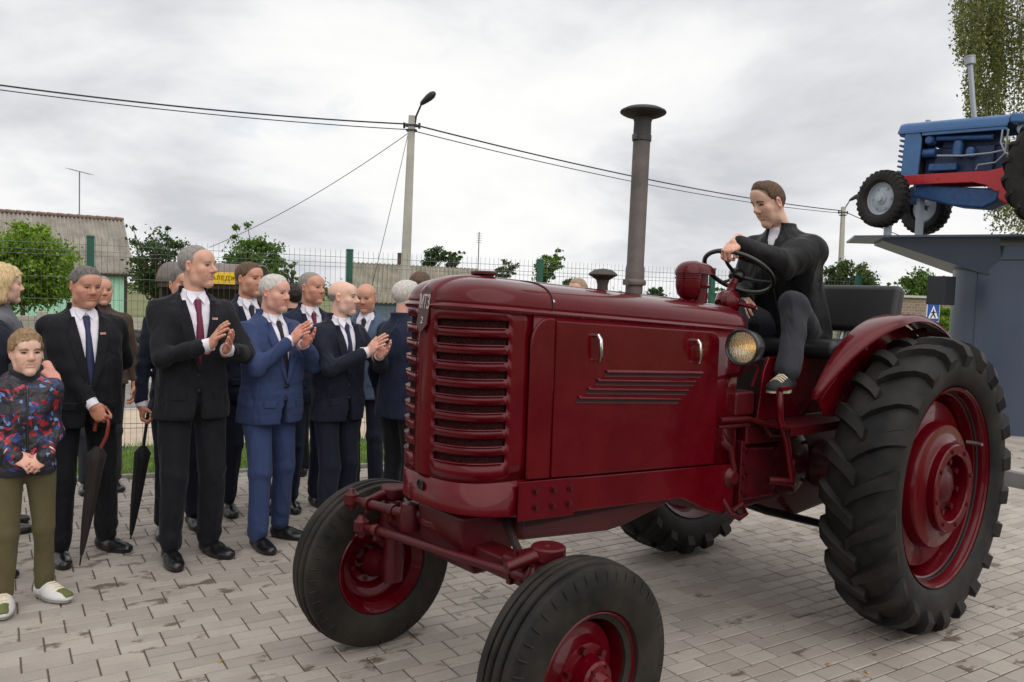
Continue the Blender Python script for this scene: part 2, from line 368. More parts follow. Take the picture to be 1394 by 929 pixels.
for a, c in zip(PS[:-1], PS[1:]):
    b = MB()
    def wire(p, q, r):
        d = (q - p).normalized(); u = FU if abs(d.z) > .5 else Vector((0, 0, 1)); w = FN
        b.add([p + u * r + w * 0, p - u * r * .5 + w * r, p - u * r * .5 - w * r, q + u * r, q - u * r * .5 + w * r, q - u * r * .5 - w * r], [(0, 1, 4, 3), (1, 2, 5, 4), (2, 0, 3, 5)])
    n = int((c - a - 0.07) / 0.05)
    for k in range(n + 1):
        s = a + 0.04 + k * (c - a - 0.08) / n; wire(FU * s + Vector((0, 0, 0.05)), FU * s + Vector((0, 0, 2.03)), 0.0018)
    for z in [0.06 + 0.2 * k for k in range(10)] + [0.30, 1.90, 1.96]:
        fold = 0.02 if z in (0.30,) else 0.0
        for dd in (-0.005, 0.005): wire(FU * (a + 0.03) + FN * (dd + fold) + Vector((0, 0, z)), FU * (c - 0.03) + FN * (dd + fold) + Vector((0, 0, z)), 0.0026)
    b.build('mesh_panel', M_WIRE, fence, recalc=False)

# ------------------------------------------------------------------ concrete panel fence across the road
M_CONC = mat('cast_concrete', s2l(158, 153, 140), 0.9, var=0.16, vscale=3, bump=0.4, bscale=40)
cf = thing('concrete_fence', 'low grey concrete panel fence with arched relief across the road', 'fence', fl(0, 8.76))
for k in range(-7, 6):
    s0 = k * 2.1; M3 = Matrix.Rotation(FA, 3, 'Z')
    MB().box(FU * s0 + Vector((0, 0, 0.47)), (0.16, 0.16, 1.14), M3).build('post', M_CONC, cf, bevel=0.012)
    p = MB(); p.box(FU * (s0 + 1.05) + Vector((0, 0, 0.44)), (1.94, 0.05, 1.02), M3); pn = p.build('panel', M_CONC, cf, bevel=0.01)
    r_ = MB()
    for cx in (0.55, 1.55):
        for rad in (0.16, 0.32):
            r_.tube([FU * (s0 + cx + rad * 1.2 * math.cos(t)) - FN * 0.03 + Vector((0, 0, 0.42 + rad * math.sin(t))) for t in [math.pi * i / 10 for i in range(11)]], 0.022, 6)
    r_.tube([FU * (s0 + .1) - FN * 0.03 + Vector((0, 0, .30)), FU * (s0 + 2.0) - FN * .03 + Vector((0, 0, .30))], .022, 6)
    r_.build('relief', M_CONC, pn)

# ------------------------------------------------------------------ foliage
def leaf_mat(name, c1, c2):
    m = bpy.data.materials.new(name); m.use_nodes = True; t = m.node_tree; b = t.nodes['Principled BSDF']; b.inputs['Roughness'].default_value = 0.55
    geo = N(t, 'ShaderNodeNewGeometry'); rp_ = ramp(t, geo.outputs['Random Per Island'], [(0, c1), (1, c2)])
    L_(t, rp_.outputs[0], b.inputs['Base Color'])
    tr = N(t, 'ShaderNodeBsdfTranslucent'); L_(t, mixrgb(t, 1.0, rp_.outputs[0], (1.1, 1.25, 0.6), 'MULTIPLY'), tr.inputs[0])
    mx = N(t, 'ShaderNodeMixShader'); mx.inputs[0].default_value = 0.35; L_(t, b.outputs[0], mx.inputs[1]); L_(t, tr.outputs[0], mx.inputs[2])
    L_(t, mx.outputs[0], t.nodes['Material Output'].inputs[0]); return m
M_LEAF = leaf_mat('green_leaf', s2l(52, 78, 22), s2l(108, 138, 50)); M_LEAF_D = leaf_mat('dark_green_leaf', s2l(38, 56, 26), s2l(82, 104, 48))
M_LEAF_B = leaf_mat('birch_leaf', s2l(66, 76, 32), s2l(138, 142, 78)); M_LEAF_Y = leaf_mat('fresh_green_leaf', s2l(72, 108, 22), s2l(150, 176, 58))
M_BARK = mat('bark', s2l(84, 72, 60), 0.9, var=0.3, vscale=14, bump=0.6, bscale=30, bdist=0.02)
def leaves(P, size, rs, droop=0.0):
    """P (n,3) centres -> diamond leaves with a fold"""
    n = len(P); a = rs.normal(size=(n, 3)); a[:, 2] -= droop; a /= np.linalg.norm(a, axis=1)[:, None]
    b = np.cross(a, rs.normal(size=(n, 3))); b /= np.linalg.norm(b, axis=1)[:, None]; c = np.cross(a, b)
    sz = (size * rs.uniform(0.6, 1.35, n))[:, None]
    V = np.stack([P - a * sz, P + b * sz * .55 + c * sz * .18, P + a * sz, P - b * sz * .55 + c * sz * .18], 1).reshape(-1, 3)
    Q = (np.arange(n)[:, None] * 4 + np.array([0, 1, 2, 3])).astype(np.int32)
    return V, Q
def tree(name, label, base, height, crown, nclump, nleaf, leaf, m, seed, group=None, trunk_r=0.12, crown_base=0.3, cat='tree', sparse=0.0, lean=0.0):
    """crown = (rx, ry); clumps sit on branch tips inside an uneven ellipsoid"""
    rs = np.random.RandomState(seed); t = thing(name, label, cat, base, 0, group)
    zb = height * crown_base; rz = (height - zb) / 2; cz = zb + rz
    tips = []
    while len(tips) < nclump:
        d = rs.normal(size=3); d /= np.linalg.norm(d); rr = rs.uniform(0.25, 1) ** 0.45
        uneven = 0.72 + 0.28 * math.sin(3 * d[0] + seed) * math.cos(4 * d[1] + d[2] * 3 + seed) + rs.uniform(-.12, .15)
        stray = rs.uniform() < .16; rr = 1.12 + .25 * rs.uniform() if stray and d[2] > -.3 else rr
        p = np.array([d[0] * crown[0], d[1] * crown[1], d[2] * rz]) * rr * uneven + [lean * (d[2] + 1), 0, cz]
        tips.append(p)
    tr = MB(); top = Vector((lean * .6, 0, cz + rz * .35)); tr.tube([(0, 0, -0.3), (0.02, 0, zb * .6), (lean * .3, 0.03, zb + rz * .5), top], [trunk_r * 1.2, trunk_r, trunk_r * .65, trunk_r * .2], 8)
    for p in tips[::max(1, nclump // 44)]:
        k = rs.uniform(.25, .8); s = Vector((lean * .3 * k, 0, zb * .8 + (cz + rz * .2 - zb * .8) * k)); e = Vector(p); md = (s + e) / 2 + Vector((0, 0, -0.08 * height * .3))
        tr.tube([s, md, e], [trunk_r * .35, trunk_r * .22, trunk_r * .06], 5)
    tr.build('trunk', M_BARK, t)
    P = []
    for p in tips:
        far = math.hypot(math.hypot(p[0], p[1]) / crown[0], (p[2] - cz) / rz) > .95
        cr = (.55 if far else 1.0) * rs.uniform(.5, 1.2) * min(crown) * (0.24 - sparse * .08); k = int(nleaf * (.9 if far else 2.0) * rs.uniform(.5, 1.5)); q = rs.normal(size=(k, 3)) * [cr, cr, cr * .7] * .6 + p; P.append(q)
    V, Q = leaves(np.concatenate(P), leaf * .72, rs); np_mesh('crown', V, Q, m, t, sharp=180)
    return t
def tree_px(name, label, x, ytop, ybot, wpx, depth, **kw):
    """a tree whose crown spans the given place in the photograph; its foot is on the ground at that depth"""
    top = at(x, ytop, depth); bot = at(x, ybot, depth); hw = wpx / 2 / F_PX * depth
    base = Vector((top.x, top.y, -0.14)); h = top.z + 0.14
    cb = max(0.03, (bot.z + 0.14) / h)
    return tree(name, label, base, h, (hw, hw), crown_base=cb, **kw)
tree_px('leafy_bush', 'bright green leafy bush in front of the grey roofed house', 30, 300, 436, 150, 21, nclump=150, nleaf=70, leaf=0.075, m=M_LEAF_Y, seed=3, cat='bush', trunk_r=.07)
tree_px('apple_tree', 'dark leaved apple tree between green house and bus shelter', 214, 302, 430, 92, 26, nclump=80, nleaf=32, leaf=0.085, m=M_LEAF_D, seed=11, sparse=.5)
tree_px('fruit_tree', 'loose green fruit tree behind the bus shelter', 350, 300, 420, 105, 28, nclump=80, nleaf=42, leaf=0.09, m=M_LEAF, seed=23, sparse=.6)
tree_px('small_tree', 'slim pale tree beside the corrugated shed, behind the fence', 398, 345, 415, 40, 27, nclump=22, nleaf=18, leaf=0.08, m=M_LEAF, seed=31, sparse=.9)
G_FAR = 'distant trees beyond the road'
tree_px('distant_tree', 'small wind blown tree directly behind the shed roof, beside the lamp pole', 586, 330, 372, 38, 60, nclump=34, nleaf=26, leaf=0.16, m=M_LEAF_D, seed=41, group=G_FAR, lean=.4)
tree_px('distant_tree', 'thin wind blown tree at the end of the shed roof', 614, 333, 372, 26, 60, nclump=20, nleaf=22, leaf=0.16, m=M_LEAF_D, seed=43, group=G_FAR, lean=.4)
tree_px('distant_tree', 'low twin topped tree seen over the front of the hood', 683, 352, 392, 36, 70, nclump=22, nleaf=20, leaf=0.18, m=M_LEAF_D, seed=47, group=G_FAR, lean=.4)
tree_px('distant_tree', 'rounded tree behind a green fence post over the hood', 738, 336, 392, 46, 52, nclump=46, nleaf=34, leaf=0.13, m=M_LEAF, seed=53, group=G_FAR, lean=.5)
tree_px('distant_tree', 'low far tree seen over the hood behind the small breather cap', 776, 376, 400, 24, 80, nclump=18, nleaf=30, leaf=0.2, m=M_LEAF, seed=54, group=G_FAR)
for i, (x, yt, w) in enumerate(((893, 388, 26), (985, 392, 40))):
    tree_px('distant_tree', ('low far tree between exhaust stack and air cleaner', 'low far tree behind the steering column')[i], x, yt, 420, w, 80, nclump=26, nleaf=26, leaf=0.2, m=M_LEAF_D, seed=57 + i, group=G_FAR)
tree_px('distant_tree', 'broad dark tree behind the driver and the far concrete pole', 1160, 350, 420, 76, 40, nclump=70, nleaf=40, leaf=0.12, m=M_LEAF_D, seed=61, group=G_FAR)
tree_px('distant_tree', 'small far tree over the seat backrest', 1212, 379, 420, 26, 70, nclump=22, nleaf=26, leaf=0.18, m=M_LEAF, seed=67, group=G_FAR)
tree_px('distant_tree', 'leafy tree above the brick outbuilding beside the dark plinth', 1262, 366, 425, 66, 44, nclump=66, nleaf=40, leaf=0.13, m=M_LEAF, seed=71, group=G_FAR)
tree_px('leafy_bush', 'green bush behind the crossing sign next to the plinth', 1283, 405, 470, 34, 30, nclump=34, nleaf=40, leaf=0.1, m=M_LEAF_Y, seed=73, cat='bush', trunk_r=.05)
# long low hedge of distant greenery closes the horizon
rs = np.random.RandomState(5); P = []
for k in range(420):
    x = rs.uniform(-130, 150); hgt = 1.2 + 1.0 * math.sin(x * .13) ** 2 + rs.uniform(0, .8); y = 120 + rs.uniform(-6, 8); P.append(rs.normal(size=(34, 3)) * [1.6, 1.2, .6] + [x, y, hgt * rs.uniform(.2, .8)])
V, Q = leaves(np.concatenate(P), 0.34, rs); o = np_mesh('distant_hedgerow', V, Q, M_LEAF_D); tag(o, 'distant low belt of greenery along the horizon', 'hedgerow', kind='stuff')

# birch with hanging twigs behind the plinth
rs = np.random.RandomState(9); bd = 17.0
bt = thing('birch_tree', 'weeping birch with hanging twigs behind the blue tractor', 'tree', (at(1470, 420, bd).x, bd, -0.14))
b0 = Vector(bt.location); M_BIRCH = mat('birch_bark', s2l(205, 200, 190), 0.8, var=0.3, vscale=9, bump=.3, bscale=20)
tk = MB(); top = at(1475, -330, bd) - b0; tk.tube([(0, 0, -.2), (.05, 0, 3), (-.1, 0, 6.5), (0.05, 0.1, 9.5), top], [.24, .2, .15, .09, .02], 10)
br = []
def limb(pxs, r, d=bd):
    pts = [at(x, y, d + k * .15) - b0 for k, (x, y) in enumerate(pxs)]; tk.tube(pts, [r * (1 - .7 * i / (len(pts) - 1)) for i in range(len(pts))], 6); br.append(pts)
limb([(1468, 150), (1400, 40), (1364, 12), (1335, 1), (1318, 8), (1306, 30)], .06); limb([(1466, 120), (1392, 30), (1366, 22), (1346, 24), (1330, 32)], .045, bd - .5)
limb([(1468, 60), (1410, -30), (1370, -60), (1340, -55), (1312, -40), (1300, -20)], .06, bd + .6); limb([(1468, 30), (1420, -80), (1380, -110), (1350, -100), (1325, -70)], .05, bd - .3)
limb([(1470, 200), (1430, 90), (1398, 60), (1380, 70), (1372, 90)], .05, bd + .2); limb([(1468, 100), (1440, 10), (1412, -20), (1390, -10), (1380, 10)], .05, bd - .8)
tk.build('trunk', M_BIRCH, bt)
LP = []; tw = MB()
def hang(x, y0, y1, d, dens=1.0):
    a, b = at(x, y0, d) - b0, at(x + rs.uniform(-4, 4), y1, d + rs.uniform(-.3, .3)) - b0
    n = 9; pts = [a.lerp(b, i / (n - 1)) + Vector((math.sin(i * .9 + x) * .03, 0, 0)) for i in range(n)]; tw.tube(pts, [.007 * (1 - .8 * i / (n - 1)) for i in range(n)], 3)
    k = int(abs(y1 - y0) * .72 * dens)
    for q in range(k):
        s = rs.uniform(0, 1); p = a.lerp(b, s); LP.append([p.x + rs.normal() * .055, p.y + rs.normal() * .07, p.z + rs.normal() * .05])
for (x0, x1, ya, yb, n, dens) in ((1302, 1314, -40, 95, 16, 1.0), (1316, 1334, -20, 215, 34, 1.0), (1330, 1338, -60, 150, 14, 1.0), (1338, 1362, -60, 185, 34, 1.2), (1336, 1350, 120, 215, 16, 1.0), (1352, 1376, -60, 200, 30, .9), (1378, 1420, -60, 230, 44, .9), (1346, 1386, 170, 322, 48, 1.1), (1378, 1430, 200, 330, 36, 1.0), (1318, 1345, 100, 165, 14, .8)):
    for k in range(n):
        x = rs.uniform(x0, x1); L0 = ya + rs.uniform(0, .35) * (yb - ya); L1 = yb - rs.uniform(0, .45) * (yb - ya); hang(x, L0, max(L1, L0 + 25), bd + rs.uniform(-1.1, 1.1), dens)
tw.build('twigs', M_BARK, bt, recalc=False); V, Q = leaves(np.array(LP), 0.034, rs, droop=.6); np_mesh('crown', V, Q, M_LEAF_B, bt)

# ------------------------------------------------------------------ house with a corrugated roof
M_SLATE = mat('asbestos_slate', s2l(126, 120, 112), 0.9, col2=s2l(162, 154, 144), vscale=1.6, bump=.3, bscale=20, stretch=(1, 1, .6))
M_MINT = mat('mint_boards', s2l(168, 214, 190), 0.7, var=0.08, vscale=4); M_DKWOOD = mat('dark_trim', s2l(52, 42, 38), 0.8)
def corrugated(A, B, C, pitch, name, parent, m, amp=0.035, rows=9):
    """ridge from A to B, eave foot below A at C"""
    run = B - A; n = max(8, int(run.length / pitch * 6)); nrm = run.cross(C - A).normalized(); nrm = nrm if nrm.z > 0 else -nrm
    pts = []
    for j in range(rows):
        for e in ((0.0, 0.02) if 0 < j < rows - 1 else (0.0,)):       # a step where sheets overlap
            t = j / (rows - 1); lift = -0.0 if e == 0 else 0.022
            pts.append([A + run * (i / n) + (C - A) * t + nrm * (amp * math.sin(2 * math.pi * i / 6) + lift + 0.03) for i in range(n + 1)])
    b = MB(); b.grid(pts); o = b.build(name, m, parent, sharp=80, recalc=False)
    s = o.modifiers.new('t', 'SOLIDIFY'); s.thickness = 0.012; return o
hA, hB, hC = at(168, 301, 40.0), at(-150, 279, 34.2), at(184, 374, 37.4)
hdown = hC - hA; hrun = hB - hA; hside = Vector((-hdown.x, -hdown.y, hdown.z))
house = thing('village_house', 'mint green board house with a steep grey corrugated roof', 'house', (hA.x, hA.y, -0.14)); h0 = Vector(house.location)
corrugated(hA - h0, hB - h0, hC - h0, 0.17, 'roof', house, M_SLATE); corrugated(hA - h0, hB - h0, hA + hside - h0, 0.17, 'roof', house, M_SLATE)
rc = MB(); rr_ = hrun.normalized(); nn = int(hrun.length / .4)
for k in range(nn):
    p = hA - h0 + hrun * (k / nn); q = hA - h0 + hrun * ((k + 1) / nn) ; rc.tube([p + Vector((0, 0, .06)), q + Vector((0, 0, .085)) - rr_ * .02], .09, 8)
rc.build('ridge_cap', mat('ridge_tile', s2l(126, 104, 92), .9, var=.2, vscale=3), house)
ei = 0.32; wdir = Vector((hdown.x, hdown.y, 0)).normalized()
wtop = hC.z - 0.02; p0 = hC - wdir * ei + hrun.normalized() * .35; p1 = p0 + hrun * .93
wl = MB(); nb_ = int((p1 - p0).length / .16)
for k in range(nb_):
    a = p0.lerp(p1, k / nb_); b_ = p0.lerp(p1, (k + .94) / nb_); a2, b2 = a - wdir * .05, b_ - wdir * .05
    wl.add([(v.x - h0.x, v.y - h0.y, z) for z in (0, wtop + .14) for v in (a, b_, b2, a2)], [(0, 1, 5, 4), (1, 2, 6, 5), (2, 3, 7, 6), (3, 0, 4, 7), (4, 5, 6, 7)])
wl.build('front_wall', M_MINT, house)
q0 = p0 - wdir * (2 * Vector((hdown.x, hdown.y, 0)).length - 2 * ei); gw = MB(); apex = (p0 + q0) / 2
gw.add([(p0.x - h0.x, p0.y - h0.y, 0), (q0.x - h0.x, q0.y - h0.y, 0), (q0.x - h0.x, q0.y - h0.y, wtop + .14), (apex.x - h0.x, apex.y - h0.y, hA.z + .0), (p0.x - h0.x, p0.y - h0.y, wtop + .14)], [(0, 1, 2, 3, 4)])
go = gw.build('gable_wall', M_MINT, house); md = go.modifiers.new('t', 'SOLIDIFY'); md.thickness = .06
ev = MB(); ev.tube([hC - h0 + Vector((0, 0, -.05)), hC + hrun - h0 + Vector((0, 0, -.05))], .06, 6); ev.build('eave_board', M_DKWOOD, house)
ct = MB(); ct.box(p0 - h0 + Vector((0, 0, -p0.z + h0.z + wtop / 2 + .1)), (.1, .1, wtop + .2)); ct.build('corner_board', M_DKWOOD, house)
an = thing('roof_antenna', 'thin mast with a cross bar aerial above the house ridge', 'antenna', at(108, 296, 38.9)); am = MB()
ah = at(109, 234, 38.9) - at(108, 296, 38.9); am.tube([(0, 0, -.6), (0, 0, ah.z)], .028, 6); am.build('mast', mat('galvanised', s2l(120, 122, 126), .5, .6), an)
ab = MB(); ab.tube([(-.5, 0, ah.z + .12), (.4, .2, ah.z - .08)], .02, 5)
for k in range(6): c = Vector((-.5, 0, ah.z + .12)).lerp(Vector((.4, .2, ah.z - .08)), k / 5); ab.tube([c + Vector((-.06, -.22, .0)), c + Vector((.06, .22, 0))], .012, 4)
ab.build('aerial', MATS['galvanised'], an)
# shed with corrugated roof behind the crowd
sA, sB, sC = at(478, 358, 36), at(650, 367, 39), at(470, 412, 33.5)
shed = thing('shed', 'low shed with weathered corrugated roof behind the lamp pole', 'shed', (sA.x, sA.y, -.14)); s0_ = Vector(shed.location)
corrugated(sB - s0_, sA - s0_, sC + (sB - sA) - s0_, 0.2, 'roof', shed, mat('old_slate', s2l(122, 116, 102), .9, col2=s2l(158, 150, 134), vscale=1.5, bump=.3, bscale=16), rows=5)
sd_ = sC - sA; corrugated(sB - s0_, sA - s0_, sB - s0_ + Vector((-sd_.x, -sd_.y, sd_.z)), 0.2, 'roof', shed, MATS['old_slate'], rows=5)
w_ = MB(); a = sC - sd_ * .1; e = sC + (sB - sA) - sd_ * .1; bk = Vector((-sd_.x, -sd_.y, 0)) * 1.7
w_.add([(v.x - s0_.x, v.y - s0_.y, z) for z in (0, sC.z + .16) for v in (a, e, e + bk, a + bk)], [(0, 1, 5, 4), (1, 2, 6, 5), (2, 3, 7, 6), (3, 0, 4, 7)])
w_.build('wall', mat('blue_grey_wall', s2l(96, 112, 126), .8, var=.1), shed)
ch = MB(); c = at(546, 352, 38) - s0_; ch.box(c - Vector((0, 0, .4)), (.3, .3, 1.3)); ch.build('chimney', mat('sooty_brick', s2l(80, 62, 54), .9, var=.2), shed)
an2 = thing('roof_antenna', 'thin straight aerial mast standing behind the hood', 'antenna', (at(650, 390, 45).x, 45, -.14)); mt = at(649, 315, 45).z
am = MB(); am.tube([(0, 0, 0), (0, 0, mt + .1)], .03, 6); am.build('mast', MATS['galvanised'], an2); ab = MB()
for k in range(5): ab.tube([(-.14, 0, mt - .12 * k), (.14, .05, mt - .12 * k)], .015, 4)
ab.build('aerial', MATS['galvanised'], an2)

# ------------------------------------------------------------------ roadside shelter with the yellow sign
sh0 = at(275, 400, 22); shel = thing('bus_shelter', 'dark roadside shelter with barrel roof carrying the yellow sign', 'shelter', (sh0.x, sh0.y, -.14)); b0_ = Vector(shel.location)
M_SHR = mat('shelter_roof_metal', s2l(120, 108, 104), .7, var=.15, vscale=3); M_SHD = mat('shelter_board', s2l(70, 58, 50), .8, var=.25, vscale=3)
xl, xr = at(214, 400, 22).x - b0_.x, at(345, 400, 22).x - b0_.x; zt = at(232, 358, 22).z + .14; ze = at(220, 384, 22).z + .14
arc = [(-.8 * math.cos(math.pi * i / 12), ze + (zt - ze) * math.sin(math.pi * i / 12)) for i in range(13)]
rb = MB(); rb.grid([[(x, y + .8, z) for (y, z) in arc] for x in (xl, xr)]); ro = rb.build('roof', M_SHR, shel, recalc=False); md = ro.modifiers.new('t', 'SOLIDIFY'); md.thickness = .05
fr_ = MB(); fr_.tube([(xl - .01, y + .8, z) for (y, z) in arc], .045, 6); fr_.build('roof_rim', mat('rust_trim', s2l(96, 70, 58), .8, var=.2), shel)
MB().box(((xl + xr) / 2, 1.5, ze / 2), (xr - xl, .06, ze)).build('back_wall', M_SHD, shel); MB().box((xl + .04, .8, ze / 2), (.06, 1.4, ze)).build('side_wall', M_SHD, shel)
MB().box((xr - .04, .8, ze / 2), (.06, 1.4, ze)).build('side_wall', M_SHD, shel); MB().box(((xl + xr) / 2, .04, ze - .06), (xr - xl, .06, .14)).build('front_beam', M_SHD, shel)
y0, y1 = at(300, 371, 21.9).z, at(300, 387, 21.9).z; x0, x1 = at(262, 380, 21.9).x, at(321, 380, 21.9).x
sgn = thing('name_sign', 'yellow board with dark lettering fixed to the shelter roof', 'sign', ((x0 + x1) / 2, 21.86, (y0 + y1) / 2), ); 
MB().box((0, 0, 0), (x1 - x0, .04, y0 - y1)).build('board', mat('yellow_board', s2l(240, 196, 24), .6, var=.04), sgn, bevel=.01)
text_mesh('lettering', 'КАЛЕДЖ', 0.165, mat('dark_lettering', s2l(60, 44, 30), .7), sgn, .004, Matrix.Translation((.225, -.026, 0.0)) @ Matrix.Rotation(R(90), 4, 'X'), 1.08)

# ------------------------------------------------------------------ poles and wires
M_POLE = mat('pole_concrete', s2l(176, 172, 164), .9, var=.12, vscale=2, bump=.3, bscale=30)
M_CABLE = mat('black_cable', s2l(34, 34, 38), .5); M_LAMP = mat('lamp_housing', s2l(50, 52, 56), .45, .3)
def pole(label, xt, yt, xb, yb, d, lamp_dir, group='roadside poles'):
    T, Bm = at(xt, yt, d), at(xb, yb, d); dr = (T - Bm) / (T.z - Bm.z); foot = Bm + dr * (-.3 - Bm.z); h = T.z - foot.z
    t = thing('lamp_pole', label, 'pole', foot, 0, group); b = MB(); n = 10; pts = []
    for k in range(n + 1):
        s = k / n; w = (.155 - .065 * s); c = dr * h * s; pts.append([c + Vector((a * w, e * w, 0)) for a, e in ((-1, -.75), (-.75, -1), (.75, -1), (1, -.75), (1, .75), (.75, 1), (-.75, 1), (-1, .75))])
    b.grid(pts, wrap=True); b.add(pts[-1], [tuple(range(8))]); b.build('shaft', M_POLE, t)
    tp = dr * h; a = MB(); e1 = tp + Vector((lamp_dir * .28, -.1, .34)); a.tube([tp + Vector((lamp_dir * .08, 0, -.3)), tp + Vector((lamp_dir * .12, 0, .0)), e1], .028, 8); a.build('bracket', M_LAMP, t)
    l = MB(); ax = Vector((lamp_dir * .62, -.35, .42)).normalized()
    l.lathe([(.02, -.05), (.06, .0), (.085, .12), (.11, .3), (.105, .42), (.06, .52), (.01, .55)], e1, ax, 14); lo = l.build('lamp_head', M_LAMP, t)
    
    for zc2, wc in ((-.28, .36), (-.42, .3)): cr = MB(); cr.box(tp + Vector((0, 0, zc2)), (wc, .24, .05)); cr.build('clamp', M_LAMP, t)
    
    for xi_ in (-.22, .22): ins = MB(); ins.cyl(tp + Vector((xi_, 0, -.36)), tp + Vector((xi_, 0, -.2)), .035); ins.build('insulator', M_LAMP, t)
    return t, foot + tp
p1, T1 = pole('grey concrete lamp pole rising behind the crowd beside the shed', 561, 158, 551.5, 380, 24, 1)
p2, T2 = pole('pale concrete lamp pole behind the driver and the seat', 1148, 282, 1143, 400, 42, 1)
def cable(label, a, b, sag, r):
    n = 26; c = (a + b) / 2; m = MB(); pts = [a.lerp(b, i / (n - 1)) - c - Vector((0, 0, sag * 4 * (i / (n - 1)) * (1 - i / (n - 1)))) for i in range(n)]
    m.tube(pts, r, 5); o = m.build('overhead_cable', M_CABLE); o.location = c; tag(o, label, 'cable', 'overhead cables')
Lf = at(-160, 93, 19.5); Lg = at(-160, 100, 19.5)
cable('thick black overhead cable from the near lamp pole towards the house', T1 + Vector((0, 0, -.24)), Lf, .18, .022)
cable('thin lower cable from the near lamp pole towards the house', T1 + Vector((0, 0, -.40)), Lg, .16, .014)
cable('thick black overhead cable between the two lamp poles', T1 + Vector((0, 0, -.24)), T2 + Vector((0, 0, -.2)), .3, .024)
cable('thin lower cable between the two lamp poles', T1 + Vector((0, 0, -.42)), T2 + Vector((0, 0, -.32)), .34, .015)
cable('thin pale stay wire slanting from the lamp pole to the trees', T1 + Vector((-.1, 0, -.5)), at(285, 337, 30), .25, .011)
cable('thin steep stay wire from the lamp pole to the ground', T1 + Vector((-.1, 0, -.5)), at(505, 395, 23), .05, .009)
cable('overhead cable running on from the far lamp pole behind the plinth', T2 + Vector((0, 0, -.2)), at(1480, 402, 48), .4, .022)

# ------------------------------------------------------------------ right: outbuilding, sign
ob0 = at(1255, 440, 36); ob = thing('outbuilding', 'low buff brick outbuilding with pale roof edge beside the plinth', 'building', (ob0.x, ob0.y, -.14)); oz = at(1255, 406, 36).z + .14
xa, xb_ = at(1222, 420, 36).x - ob0.x, at(1330, 420, 36).x - ob0.x
def brick_wall_mat():
    m = bpy.data.materials.new('buff_brick'); m.use_nodes = True; t = m.node_tree; b = t.nodes['Principled BSDF']; b.inputs['Roughness'].default_value = .9
    co = N(t, 'ShaderNodeTexCoord'); mpn = N(t, 'ShaderNodeMapping'); mpn.inputs['Rotation'].default_value = (R(90), 0, 0); L_(t, co.outputs['Object'], mpn.inputs[0])
    bk = N(t, 'ShaderNodeTexBrick', Scale=2.0); bk.inputs['Color1'].default_value = (*s2l(150, 132, 112), 1); bk.inputs['Color2'].default_value = (*s2l(128, 112, 98), 1); bk.inputs['Mortar'].default_value = (*s2l(165, 158, 148), 1)
    L_(t, mpn.outputs[0], bk.inputs['Vector']); L_(t, bk.outputs[0], b.inputs['Base Color']); return m
MB().box(((xa + xb_) / 2, 2.5, oz / 2), (xb_ - xa, 5, oz)).build('wall', brick_wall_mat(), ob)
MB().box(((xa + xb_) / 2, 2.5, oz + .05), (xb_ - xa + .3, 5.3, .1)).build('roof_slab', mat('pale_roof_edge', s2l(190, 188, 184), .8), ob)
sg0 = at(1270, 426, 24); hw, hh = 10.2 / F_PX * 24, 12.5 / F_PX * 24
sg = thing('crossing_sign', 'blue pedestrian crossing sign with white triangle on a post', 'sign', (sg0.x, sg0.y, -.14)); zc_ = sg0.z + .14
M_BLUE = mat('sign_blue', s2l(20, 74, 160), .4); M_SW = mat('sign_white', s2l(232, 234, 236), .4); M_SK = mat('sign_black', s2l(20, 20, 22), .5)
MB().cyl((0, .05, 0), (0, .05, zc_ + hh), .03).build('post', MATS['galvanised'], sg)
sgr = thing('tmp', None, None); bpy.data.objects.remove(sgr)
rot = Matrix.Rotation(R(14), 4, 'Z'); T_ = Matrix.Translation((0, 0, zc_)) @ rot
def flat(name, poly, y0_, y1_, m, par): 
    b = MB(); b.prism(poly, y0_, y1_, lambda a, c, d: T_ @ Vector((a, d, c))); return b.build(name, m, par)
bo = flat('board', [(-hw, -hh), (hw, -hh), (hw, hh), (-hw, hh)], -.012, .012, M_SW, sg)
flat('blue_field', [(-hw * .93, -hh * .94), (hw * .93, -hh * .94), (hw * .93, hh * .94), (-hw * .93, hh * .94)], -.016, -.0125, M_BLUE, bo)
flat('white_triangle', [(-hw * .8, -hh * .62), (hw * .8, -hh * .62), (0, hh * .78)], -.02, -.0165, M_SW, bo)
fig = MB(); fig.cyl(T_ @ Vector((.0, -.0205, hh * .3)), T_ @ Vector((.0, -.024, hh * .3)), .022, n=10)
for a, c, w in (((0, .2), (0, -.12), .03), ((0, .12), (-.26, -.04), .016), ((0, .12), (.24, .0), .016), ((0, -.1), (-.3, -.55), .02), ((0, -.1), (.26, -.55), .02)):
    pa, pb = Vector((a[0] * hw * 1.4, 0, a[1] * hh)), Vector((c[0] * hw * 1.4, 0, c[1] * hh)); d = (pb - pa).normalized(); s = Vector((-d.z, 0, d.x)) * w
    fig.add([T_ @ (v + Vector((0, y, 0))) for y in (-.024, -.0205) for v in (pa - s, pa + s, pb + s, pb - s)], [(0, 1, 2, 3), (4, 7, 6, 5), (0, 4, 5, 1), (1, 5, 6, 2), (2, 6, 7, 3), (3, 7, 4, 0)])
fig.build('walking_figure', M_SK, bo)

